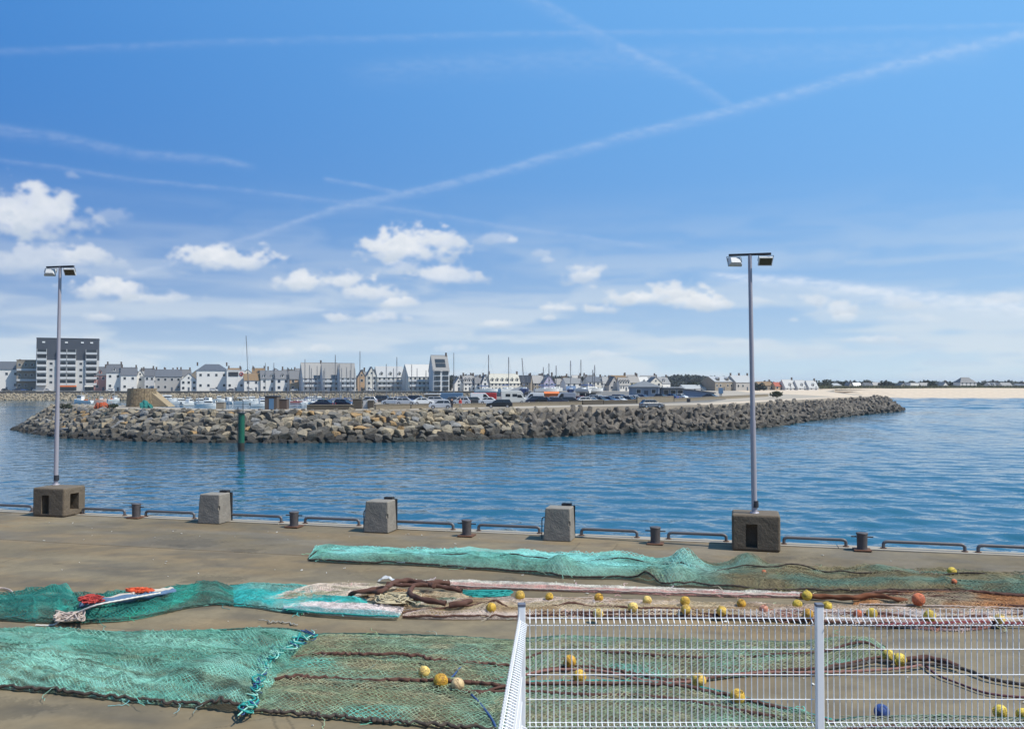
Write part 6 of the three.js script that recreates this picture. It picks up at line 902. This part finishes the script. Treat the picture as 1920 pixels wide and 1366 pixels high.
const PK = [[735, 'hatch', WHITE, 181, 'white hatchback, leftmost of the pale cars right of the gate'], [760, 'hatch', SILVER, 178, 'silver hatchback second from the left among the pale cars right of the gate'], [793, 'saloon', WHITE, 180, 'white saloon behind the silver hatchback on the causeway'], [712, 'mpv', DGREY, 196, 'dark grey people carrier behind the gate pillars'], [757, 'estate', BLUE, 194, 'blue estate car behind the pale hatchbacks'], [782, 'mpv', NAVY, 197, 'navy people carrier behind the white saloon'], [864, 'hatch', SILVER, 180, 'silver hatchback right of the person in dark clothes'], [890, 'hatch', DGREY, 188, 'dark hatchback just left of the white panel van'], [918, 'saloon', WHITE, 184, 'white saloon behind the black estate car'], [1003, 'mpv', NAVY, 190, 'dark people carrier left of the orange stall'], [1022, 'hatch', BLACK, 186, 'black hatchback in front of the orange stall'], [1070, 'estate', BLACK, 186, 'black estate car right of the grey van'], [1092, 'hatch', WHITE, 187, 'white hatchback right of the black estate car'], [1108, 'saloon', SILVER, 189, 'silver saloon in the packed row above the dark wall'], [1126, 'hatch', DGREY, 190, 'dark grey hatchback in the packed row above the dark wall'], [1082, 'hatch', RED, 199, 'red hatchback behind the black estate car'], [1142, 'estate', BLUE, 193, 'blue estate car in the packed row'], [1160, 'hatch', WHITE, 195, 'white hatchback toward the right end of the packed row'], [1176, 'saloon', NAVY, 197, 'navy saloon toward the right end of the packed row'], [1120, 'mpv', WHITE, 206, 'white people carrier in the second line of packed cars'], [1148, 'hatch', BLACK, 207, 'black hatchback in the second line of packed cars'], [1174, 'hatch', SILVER, 209, 'silver hatchback in the second line of packed cars'], [1190, 'hatch', WHITE, 212, 'white hatchback closest to the pavilion'], [1240, 'hatch', BLACK, 240, 'black hatchback left of three by the pavilion wing'], [1258, 'saloon', BLUE, 242, 'blue saloon in the middle of three by the pavilion wing'], [1276, 'hatch', WHITE, 243, 'white hatchback right of three by the pavilion wing'], [1333, 'saloon', DGREY, 246, 'dark saloon at the low end of the pavilion wing'], [845, 'saloon', DGREY, 192, 'dark grey saloon behind the person in dark clothes'], [872, 'hatch', WHITE, 194, 'white hatchback behind the silver one right of the person'], [820, 'estate', SILVER, 190, 'silver estate car behind the hatchback on the causeway'], [1036, 'hatch', SILVER, 194, 'silver hatchback right of the orange stall'], [1046, 'saloon', NAVY, 184, 'navy saloon in front of the grey van'], [1134, 'hatch', SILVER, 200, 'silver hatchback between the two lines of packed cars'], [1104, 'estate', DGREY, 202, 'dark estate car in the second line of packed cars'], [1162, 'mpv', BLUE, 214, 'blue people carrier in the last line of packed cars'], [1206, 'saloon', BLUE, 228, 'blue saloon right in front of the pavilion'], [690, 'hatch', SILVER, 190, 'silver hatchback seen between the gate pillars']];
PK.forEach(([x, ty, c, d, lab], i) => car(lab, ty, c, x, 0, (i % 3 ? 0 : Math.PI) + (x > 1100 ? -.75 : .12 * ((i * 7) % 5 - 2)), undefined, LAND, d));
van('white camper van with a high roof in the middle of the car park', [228, 226, 216], 963, 755, Math.PI * 0 + .05, 5.3, 2.7, 190, true); van('white panel van left of the camper van', WHITE, 903, 750, .1, 5.0, 2.1, 200); van('white panel van right of the camper van', WHITE, 1000, 750, Math.PI, 4.6, 2.2, 198); van('grey panel van right of the orange stall', [150, 156, 168], 1058, 750, Math.PI, 4.8, 2.3, 194);
[[10, 'hatch', BLACK, 'black car at the far left edge of the town street'], [32, 'estate', NAVY, 'navy estate car on the town street below the stone house'], [44, 'saloon', BLUE, 'blue saloon on the town street'], [69, 'mpv', WHITE, 'white people carrier on the town street below the apartment block'], [88, 'hatch', SILVER, 'silver hatchback on the town street right of the people carrier'], [206, 'hatch', WHITE, 'white car below the twin chimney house on the town street'], [400, 'mpv', WHITE, 'white car below the hipped roof on the town street'], [432, 'hatch', GREY, 'grey car below the flat shop on the town street'], [470, 'mpv', WHITE, 'white car below the mossy roof on the town street'], [552, 'hatch', WHITE, 'white car below the tan terrace house on the town street'], [695, 'hatch', WHITE, 'white car below the glazed corner bay on the town street'], [665, 'hatch', DGREY, 'dark car below the narrow brown house on the town street']].forEach(([x, ty, c, lab], i) => car(lab, ty, c, x, 0, i % 2 ? Math.PI : 0, 'cars on the town street', LAND + .006, 487));

// ---------------------------------------------------------------- people on the causeway
function person(px, py, label, shirt, trousers, pose) {
  const N = 64, mc = new MarchingCubes(N, new THREE.MeshBasicMaterial(), false, false, 60000), S = 1.0, cx = 0, cy = .9;       // the grid spans 2 m
  const V = (x, y, z) => new THREE.Vector3(x, y, z), bones = [[V(0, .98, 0), V(0, 1.42, 0), .15, .17], [V(-.15, 1.42, 0), V(.15, 1.42, 0), .075, .075], [V(0, 1.42, 0), V(0, 1.56, .01), .06, .055], [V(0, 1.62, .02), V(0, 1.7, .02), .095, .09],
    [V(-.19, 1.4, 0), V(-.25, 1.14, -.02), .06, .048], [V(-.25, 1.14, -.02), V(-.22, .92, .1), .045, .036], [V(-.22, .92, .1), V(-.21, .83, .13), .04, .025], [V(.19, 1.4, 0), V(.25, 1.14, -.02), .06, .048], [V(.25, 1.14, -.02), V(.24, .9, .08), .045, .036], [V(.24, .9, .08), V(.235, .81, .11), .04, .025],
    [V(-.09, .92, 0), V(-.11, .5, .02 + pose), .095, .068], [V(-.11, .5, .02 + pose), V(-.12, .09, -.03 + pose), .062, .045], [V(-.12, .06, -.03 + pose), V(-.13, .045, .12 + pose), .045, .04], [V(.09, .92, 0), V(.11, .5, .02 - pose), .095, .068], [V(.11, .5, .02 - pose), V(.12, .09, -.03 - pose), .062, .045], [V(.12, .06, -.03 - pose), V(.13, .045, .12 - pose), .045, .04]];
  const q = new THREE.Vector3(), ab = new THREE.Vector3(), ap = new THREE.Vector3();
  for (let k = 0; k < N; k++) for (let j = 0; j < N; j++) for (let i = 0; i < N; i++) { q.set((i - N / 2) / (N / 2), (j - N / 2) / (N / 2) + cy, (k - N / 2) / (N / 2)); let s = 0; for (const [a, b, r0, r1] of bones) { ab.subVectors(b, a); ap.subVectors(q, a); const t = clamp(ap.dot(ab) / ab.lengthSq()); s += Math.exp(-36 * (ap.addScaledVector(ab, -t).length() - mixn(r0, r1, t))); } mc.field[i + j * N + k * N * N] = s > 1e-12 ? Math.log(s) / 36 : -.8; }
  mc.isolation = 0; mc.update(); const n = mc.count, pos = new Float32Array(n * 3), nor = new Float32Array(n * 3), col = new Float32Array(n * 3), skin = rgb(196, 150, 124);
  for (let i = 0; i < n; i++) { const x = mc.positionArray[3 * i], y = mc.positionArray[3 * i + 1] + cy, z = mc.positionArray[3 * i + 2]; pos.set([x, y, z], 3 * i); nor.set([mc.normalArray[3 * i], mc.normalArray[3 * i + 1], mc.normalArray[3 * i + 2]], 3 * i); const hand = Math.abs(x) > .17 && y < .93 && y > .75; col.set(y > 1.5 ? skin : hand ? skin : y > .96 ? shirt : y > .1 ? trousers : [.03, .03, .03], 3 * i); }
  const g = new THREE.BufferGeometry(); g.setAttribute('position', new THREE.BufferAttribute(pos, 3)); g.setAttribute('normal', new THREE.BufferAttribute(nor, 3)); g.setAttribute('color', new THREE.BufferAttribute(col, 3));
  const p = spot(px, py, LAND), t = thing('person', label, 'person', [p.x, LAND, p.z], .4, 'people on the causeway'); part(t, 'figure', g, mat([1, 1, 1], .9, { vertexColors: true })); part(t, 'hair', new THREE.SphereGeometry(.105, 14, 10, 0, 6.3, 0, 1.7).rotateX(-.35).translate(0, 1.69, .005), mat([.03, .022, .018], .8));
}
person(847, 767, 'person in dark clothes standing behind the silver hatchback', [.025, .027, .032], [.03, .032, .04], .05);
person(863, 766, 'person in a red top standing right of the one in dark clothes', rgb(170, 60, 54), rgb(150, 146, 140), -.04);

// ---------------------------------------------------------------- boats
function hullGeo(L, B, free, draft, sheer = .35, transom = .75) {
  const b = new MB(), N = 10, rows = []; for (let i = 0; i <= N; i++) { const f = i / N, x = -L / 2 + L * f, w = B / 2 * (f < .5 ? mixn(transom, 1, Math.sin(f * Math.PI)) : Math.pow(Math.max(0, 1 - ((f - .5) / .5) ** 2.2), .8)), y = free + sheer * f * f, rake = f > .8 ? (f - .8) * L * .0 : 0; rows.push([[x, y, w], [x - .0, .1, w * .86 * (f > .9 ? .6 : 1)], [x - (f > .85 ? (f - .85) * L * .35 : 0), -draft, w * .25]]); }
  for (let i = 0; i < N; i++) for (const s of [1, -1]) { const A = rows[i].map(([x, y, z]) => [x, y, z * s]), C = rows[i + 1].map(([x, y, z]) => [x, y, z * s]); for (let k = 0; k < 2; k++) s > 0 ? b.quad(A[k + 1], C[k + 1], C[k], A[k]) : b.quad(A[k], C[k], C[k + 1], A[k + 1]); }
  for (let i = 0; i < N; i++) { const y = -.12, A = rows[i][0], C = rows[i + 1][0]; b.quad([A[0], A[1] + y, A[2]], [C[0], C[1] + y, C[2]], [C[0], C[1] + y, -C[2]], [A[0], A[1] + y, -A[2]]); }
  const A = rows[0]; b.quad(A[0].map((v, i) => i === 2 ? -v : v), A[2].map((v, i) => i === 2 ? -v : v), A[2], A[0]); return b.geo();
}
const boatKit = { motor: hullGeo(7, 2.5, .9, .4), day: hullGeo(5.2, 2.1, .7, .3), sail: hullGeo(9.5, 3.1, 1.0, .5, .25, .6), trawler: hullGeo(9.5, 3.6, 1.1, .7, .8, .8) };
const M_gel = mat(rgb(236, 236, 232, .86), .25), M_alu = mat(rgb(190, 192, 196, .8), .4, { metalness: .5 }), M_mast = mat(rgb(120, 120, 124, .8), .5, { metalness: .3 }), M_wood = mat(rgb(150, 108, 70, .8), .7);
function sailboat(label, px, topY, d, ashore = false, lean = 0, hull = M_gel, size = 1, turn = 1.2, sailM = mat(rgb(70, 92, 140, .8), .9)) {
  const base = ashore ? LAND + 1.5 : LEVEL, t = thing('sailing_boat', label, 'sailing boat', [toX(px, d), base, -d], turn, ashore ? 'sailing boats stored ashore' : 'sailing boats in the marina'), k = size, mh = toY(topY, d) - base;
  const h = part(t, 'hull', boatKit.sail, hull); h.scale.setScalar(k); part(t, 'cabin', new RoundedBoxGeometry(3.4, .55, 1.7, 2, .15).scale(k, k, k).translate(.4 * k, 1.25 * k, 0), M_gel); for (const s of [-1, 1]) part(t, 'cabin_window', boxGeo(-.7 * k, 1.6 * k, 1.2 * k, 1.38 * k, s * .84 * k - .02, s * .84 * k + .02), M_carGlass);
  part(t, 'mast', new MB().bar([.9 * k, .9 * k, 0], [.9 * k + lean * Math.cos(turn), mh, lean * Math.sin(turn)], .13, 8).geo(), M_mast); part(t, 'boom', new MB().bar([.9 * k, 2.2 * k, 0], [-3.2 * k, 2.1 * k, 0], .06).geo(), M_alu); part(t, 'furled_sail', new MB().bar([.7 * k, 2.36 * k, 0], [-3.1 * k, 2.26 * k, 0], .15, 8).geo(), sailM);
  const sp_ = new MB(), tip = [.9 * k + lean * Math.cos(turn), mh - .2, lean * Math.sin(turn)]; sp_.bar([4.6 * k, 1.2 * k, 0], tip, .018, 4); sp_.bar([-4.6 * k, 1 * k, 0], tip, .018, 4); for (const s of [-1, 1]) { sp_.bar([.6 * k, 1 * k, s * 1.4 * k], [.9 * k, mh * .55, s * .8], .015, 4); sp_.bar([.9 * k, mh * .55, s * .8], tip, .015, 4); } sp_.bar([.9 * k, mh * .55, -.8], [.9 * k, mh * .55, .8], .03, 5); part(t, 'rigging', sp_.geo(), M_alu);
  if (ashore) { const st = new MB(); for (const s of [-1, 1]) for (const x of [-2, 2]) st.bar([x * k, -1.48, s * 1.1 * k], [x * k, .1, s * .6 * k], .05); st.box(-1.6 * k, 1.6 * k, -1.48, -.45, -.12, .12); part(t, 'cradle', st.geo(), M_darksteel); }
}
function motorboat(label, px, py, type, hull, turn, size = 1, d) {
  d ??= -spot(px, py, LEVEL).z; const t = thing('motor_boat', label, 'motor boat', [toX(px, d), LEVEL, -d], turn, 'motor boats in the marina'), k = size, h = part(t, 'hull', boatKit[type], hull); h.scale.setScalar(k);
  const cab = type === 'motor' ? [2.6, 1.3, 1.9] : [1.5, 1.1, 1.4]; part(t, 'cabin', new RoundedBoxGeometry(cab[0], cab[1], cab[2], 2, .2).scale(k, k, k).translate(.5 * k, (.9 + cab[1] / 2 - .1) * k, 0), M_gel);
  part(t, 'windscreen', boxGeo((.5 - cab[0] / 2 + .2) * k, (.5 + cab[0] / 2 + .02) * k, 1.35 * k, 1.75 * k, (-cab[2] / 2 - .02) * k, (cab[2] / 2 + .02) * k), M_carGlass); part(t, 'outboard', new RoundedBoxGeometry(.35, .8, .35, 2, .1).scale(k, k, k).translate((type === 'motor' ? -3.6 : -2.7) * k, .7 * k, 0), M.sign);
  const r = new MB(); for (const s of [-1, 1]) { r.bar([1.2 * k, 1.5 * k, s * .9 * k], [2.5 * k, 1.55 * k, s * .5 * k], .025, 4); } part(t, 'bow_rail', r.geo(), M_alu); return t;
}
function trawler(label, px, py, hull, turn, size = 1) {
  const p = spot(px, py, LEVEL), t = thing('fishing_boat', label, 'fishing boat', [p.x, LEVEL, p.z], turn, 'fishing boats in the harbour'), k = size; const h = part(t, 'hull', boatKit.trawler, hull); h.scale.setScalar(k);
  const wh = part(t, 'wheelhouse', new RoundedBoxGeometry(2.4, 2.4, 2.3, 2, .12).scale(k, k, k).translate(1.2 * k, 2.2 * k, 0), M_gel); part(wh, 'wheelhouse_windows', boxGeo(.1 * k, 2.44 * k, 2.5 * k, 3.05 * k, -1.17 * k, 1.17 * k), M_carGlass); part(wh, 'wheelhouse_roof', boxGeo(-.2 * k, 2.6 * k, 3.4 * k, 3.52 * k, -1.3 * k, 1.3 * k), M_gel);
  const m = new MB().bar([.8 * k, 3.4 * k, 0], [.8 * k, 6.6 * k, 0], .07).bar([.8 * k, 5.6 * k, -.8 * k], [.8 * k, 5.6 * k, .8 * k], .04).bar([.8 * k, 6 * k, 0], [-3.6 * k, 3 * k, 0], .05); part(t, 'mast', m.geo(), M_alu); const g = new MB(); for (const s of [-1, 1]) g.bar([-3.6 * k, 1.1 * k, s * 1.2 * k], [-3.6 * k, 3.2 * k, s * 1.0 * k], .08); g.bar([-3.6 * k, 3.2 * k, -k], [-3.6 * k, 3.2 * k, k], .08); part(t, 'gantry', g.geo(), M_alu); part(t, 'fish_crates', new RoundedBoxGeometry(1.4, .5, 1.4, 2, .05).scale(k, k, k).translate(-1.6 * k, 1.35 * k, 0), M.orange);
}
const hullBlue = mat(rgb(48, 66, 112, .8), .3), hullGreen = mat(rgb(58, 150, 138, .8), .4), hullRed = mat(rgb(164, 52, 48, .8), .4), hullDark = mat(rgb(40, 44, 52, .8), .4);
trawler('dark hulled fishing boat moored farthest left below the rock bank', 78, 750, hullDark, .1, .75); trawler('green fishing boat left of the white ones, partly behind the lamp pole', 102, 749, hullGreen, -.3, 1.0); trawler('white fishing boat with a tall wheelhouse behind the breakwater head', 155, 755, M_gel, Math.PI - .2, 1.0); trawler('small white and orange fishing boat above the orange net pile', 186, 752, mat(rgb(226, 190, 170, .85), .4), .4, .7); trawler('white fishing boat just left of the stone bastion', 212, 751, M_gel, 1.0, .75);
const dS = [[310, 753, 'motor', M_gel, .1, 1.2], [300, 758, 'motor', hullBlue, .2, .9], [336, 757, 'motor', M_gel, .5, .9], [352, 754, 'day', M_gel, -.4, 1], [372, 757, 'motor', M_gel, .2, .9], [352, 760, 'day', M_gel, 1.2, 1.1], [392, 755, 'motor', M_gel, 2.8, .9], [408, 752, 'day', M_gel, .3, 1.1], [388, 762, 'motor', M_gel, .1, .9], [420, 750, 'motor', M_gel, .5, .9], [430, 757, 'day', M_gel, 2.4, 1.2], [470, 752, 'motor', M_gel, .4, .9], [492, 754, 'motor', M_gel, .2, .9], [488, 762, 'day', M_gel, .4, 1.1], [545, 748, 'motor', hullRed, .4, .8], [580, 752, 'motor', M_gel, .3, .9], [596, 751, 'motor', hullGreen, .5, .8], [618, 750, 'motor', M_gel, .2, .9], [650, 748, 'day', M_gel, .6, 1.2], [690, 750, 'motor', M_gel, .4, .9], [712, 747, 'motor', M_gel, -.2, .9], [736, 748, 'day', M_gel, .4, 1.2], [765, 747, 'motor', M_gel, .2, .9]];
[...dS].sort((a, b) => a[0] - b[0] || a[1] - b[1]).forEach(([x, y, ty, m, tr, s], i) => motorboat(`${m === M_gel ? 'white' : m === hullBlue ? 'blue' : m === hullRed ? 'red' : 'green'} ${ty === 'day' ? 'open day boat' : 'cabin motor boat'} in the marina, ${ORD[i]} from the left`, x, y, ty, m, tr, s * 1.3));
sailboat('white yacht with the tallest mast, right above the green channel marker', 462, 629, 392, false, -1.5, M_gel, 1.25, .25, M_gel);
[[494, 680, 400], [511, 680, 410], [571, 673, 372], [585, 690, 380], [603, 694, 390], [626, 665, 366], [640, 690, 400], [658, 694, 380], [671, 658, 380], [688, 700, 370], [724, 682, 380], [746, 669, 366], [769, 683, 385], [797, 694, 390], [851, 661, 400], [540, 688, 420], [560, 692, 405], [578, 684, 410], [594, 686, 400], [610, 690, 415], [633, 682, 395], [648, 688, 410], [664, 690, 400], [700, 692, 395], [735, 690, 400], [758, 694, 410], [782, 690, 395], [815, 692, 405], [655, 680, 420]].forEach(([x, y, d], i) => sailboat(`sailing boat in the marina, mast ${ORD[i]} from the left after the tallest one`, x, y, d, false, 0, [M_gel, hullBlue, M_gel, M_gel, hullRed, M_gel][i % 6], .85 + (i % 3) * .1, .7 + (i % 4) * .5));
[[912, 665, 300, 0], [951, 669, 310, 0], [983, 671, 290, -.8], [1021, 688, 320, 0], [1025, 681, 300, 0], [1040, 685, 310, 0], [1070, 676, 290, 0], [1092, 674, 300, 0], [1107, 693, 310, 0], [1113, 684, 320, 0]].forEach(([x, y, d, l], i) => sailboat(`sailing boat stored ashore behind the car park, mast ${ORD[i]} from the left`, x, y, d, true, l, [M_gel, M_gel, hullBlue, M_gel][i % 4], .85 + (i % 3) * .08, .3 + (i % 4) * .6));
// floating pontoons
[[-140, -60, -395], [-140, -20, -352], [-110, 0, -425]].forEach(([a, b, z], i) => { const t = thing('pontoon', `grey floating pontoon of the marina, ${['middle', 'nearest', 'farthest'][i]} of three`, 'pontoon', [(a + b) / 2, LEVEL, z], 0, 'marina pontoons'); part(t, 'deck', boxGeo(-(b - a) / 2, (b - a) / 2, .35, .55, -1.1, 1.1), M.grey); for (let x = -(b - a) / 2 + 4; x < (b - a) / 2; x += 12) part(t, 'pile', new THREE.CylinderGeometry(.2, .2, 5, 10).translate(x, 1, 1.25), M_alu); });

// ---------------------------------------------------------------- trees, dune grass, wooded rise
const leafM = [[44, 54, 38], [54, 62, 44], [38, 46, 36]].map(c => mat(rgb(...c, .95), .9, { side: THREE.DoubleSide }));
const crowns = Array.from({ length: 5 }, (_, k) => { const r = rng(900 + k), b = new MB(), n = 420; const lobes = Array.from({ length: 6 }, () => [(r() - .5) * 1.3, .55 + (r() - .5) * .5, (r() - .5) * .9, .32 + r() * .26]); for (let i = 0; i < n; i++) { const [x, y, z, R] = lobes[i % 6], u = r() * 2 - 1, a = r() * 6.283, q = Math.sqrt(1 - u * u), rr = R * (.65 + r() * .42), c = [x + q * Math.cos(a) * rr, y + u * rr * .8, z + q * Math.sin(a) * rr], s = .07 + r() * .07, e = [r() - .5, r() - .5, r() - .5], f = [r() - .5, r() - .5, r() - .5], le = Math.hypot(...e), lf = Math.hypot(...f); const P = (p, w) => c.map((v, j) => v + e[j] / le * s * p + f[j] / lf * s * w); b.tri(P(-1, -.5), P(1, -.5), P(.2, 1)); b.tri(P(-1, -.5), P(.2, 1), P(-.9, .8)); } return b.geo(); });
const trunkGeo = (() => { const b = new MB().cyl(0, 0, .5, 0, .06, .04, 8).bar([0, .4, 0], [.35, .75, .1], .025).bar([0, .42, 0], [-.35, .8, -.1], .025).bar([0, .45, 0], [.05, .9, .2], .025); return b.geo(); })(), M_bark = mat(rgb(84, 70, 56, .8), .95);
function tree(label, px, topY, d, wpx, i, base = LAND, group = 'trees among the houses') { const h = toY(topY, d) - base, w = toX(960 + wpx, d), t = thing('coastal_tree', label, 'tree', [toX(px, d), base, -d], i * 1.7, group); const c = part(t, 'crown', crowns[i % 5], leafM[i % 3]); c.scale.set(w / 1.7, h / 1.15, w / 1.7); const k = part(t, 'trunk', trunkGeo, M_bark); k.scale.set(h * .7, h * .9, h * .7); }
[[1527, 712, 26], [1549, 711, 22], [1576, 713, 22], [1588, 714, 16], [1625, 713, 20], [1662, 712, 26], [1693, 714, 22], [1706, 713, 18], [1735, 713, 26], [1752, 716, 18], [1768, 714, 24], [1788, 714, 26], [1842, 718, 24], [1690, 724, 30], [1715, 724, 30], [1838, 725, 28], [1545, 722, 22], [1672, 722, 18]].forEach(([x, y, w], i) => tree(`dark windswept tree among the beach houses, ${['tall', 'broad', 'low', 'leaning'][i % 4]} one ${ORD[i]} in line from the lamp post`, x, y - 1, y > 719 ? 634 : i % 4 === 1 ? 636 : 668, y > 719 ? w * .7 : w * 1.1, i, .1, 'trees among the beach houses'));
[[260, 702, 18, 'dark bush between the white gabled house and the cottage'], [276, 700, 16, 'dark tree behind the narrow cottage'], [545, 692, 22, 'tree top behind the tan terrace house'], [845, 703, 18, 'dark tree beside the tower house'], [1045, 702, 18, 'dark tree between the lavender gable and the blue shop front'], [1010, 700, 22, 'tree crown behind the brown stone house'], [1088, 704, 20, 'tree behind the blue shop front'], [1306, 715, 40, 'broad dark tree in front of the wooded rise'], [1345, 720, 20, 'tree left of the white roofed villa'], [1424, 716, 26, 'dark tree just right of the nearer lamp post']].forEach(([x, y, w, lab], i) => tree(lab, x, y, 520 + (i % 3) * 8, w, i + 2));
[[125, 756, 5, 'green bush on the rocks at the head of the pier'], [208, 757, 4, 'green bush right of the orange net pile']].forEach(([x, y, w, lab], i) => { const d = 152, t = thing('bush', lab, 'bush', [toX(x, d), LAND, -d], i, 'bushes on the pier'); const c = part(t, 'foliage', crowns[i + 1], leafM[1]); c.scale.set(1.3, .85, 1.0); part(t, 'stem', trunkGeo, M_bark).scale.set(.8, .6, .8); });
{ const d = 262, t = thing('bush', 'round green bush beside the parapet end, left of the dunes', 'bush', [toX(1456, d), LAND, -d], 0, 'bushes on the pier'); const c = part(t, 'foliage', crowns[3], leafM[1]); c.scale.set(2.6, 1.9, 2.0); part(t, 'stem', trunkGeo, M_bark).scale.set(1.6, 1.2, 1.6); }
{ // dune grass
  const r = rng(61), b = new MB(); for (let k = 0; k < 9; k++) { const a = k * 2.4, l = .5 + r() * .5; b.tri([Math.cos(a) * .05, 0, Math.sin(a) * .05], [Math.cos(a) * .25 + .05, .06, Math.sin(a) * .25], [Math.cos(a) * .45, l, Math.sin(a) * .45]); }
  const n = 5200, im = new THREE.InstancedMesh(b.geo(), mat(rgb(118, 118, 84, .75), .95, { side: THREE.DoubleSide }), n), Mx = new THREE.Matrix4(), c = new THREE.Color(); for (let i = 0; i < n; i++) { const x = 150 + r() * 420, z = -600 - r() * 26 - (x > 400 ? (x - 400) * .08 : 0); Mx.compose(new THREE.Vector3(x, .25, z), new THREE.Quaternion().setFromEuler(new THREE.Euler(0, r() * 6, 0)), new THREE.Vector3(2.2, 1.6 + r() * 1.4, 2.2)); im.setMatrixAt(i, Mx); const v = .6 + r() * .5; im.setColorAt(i, c.setRGB(v, v, v * .9)); }
  im.name = 'dune_grass'; im.castShadow = im.receiveShadow = true; im.userData = { kind: 'stuff', label: 'belt of dry dune grass between the beach and the houses', category: 'dune grass' }; scene.add(im);
}
{ // wooded rise far behind the town
  const r = rng(71), l = [], put = (x, y, z, s) => l.push(new THREE.Matrix4().compose(new THREE.Vector3(x, y, z), new THREE.Quaternion().setFromEuler(new THREE.Euler(0, r() * 6, 0)), new THREE.Vector3(s, s * .8, s)));
  for (let k = 0; k < 900; k++) { const px = -60 + r() * 2060, d = 950 + r() * 250; const topY = 715 - 5 * Math.exp(-(((px - 1270) / 90) ** 2)) - 4 * Math.exp(-(((px - 1010) / 160) ** 2)) - (px < 900 ? 4 : 0) + sstep(1300, 1480, px) * 7 - vnoise(px * .02, 3) * 3; const y = toY(topY, d); put(toX(px, d), y - 9 - r() * 6, -d, 11 + r() * 7); }
  const im = new THREE.InstancedMesh(crowns[0], leafM[2], l.length); l.forEach((m, i) => im.setMatrixAt(i, m)); im.name = 'distant_woods'; im.castShadow = im.receiveShadow = true; im.userData = { kind: 'stuff', label: 'dark wooded rise on the horizon behind the town', category: 'woods' }; scene.add(im);
  const b = new MB(), N = 40; for (let i = 0; i < N; i++) { const a = -900 + i * 60, y = x => 3 + vnoise(x * .004, 2) * 4; b.quad([a, LAND - 1, -940], [a + 60, LAND - 1, -940], [a + 60, y(a + 60), -1250], [a, y(a), -1250]); } structure('hill', b.geo(), mat(rgb(70, 78, 52, .8), .95));
}
scene.fog = new THREE.FogExp2(new THREE.Color(.80, .88, .97), .00012);
renderer.render(scene, camera);
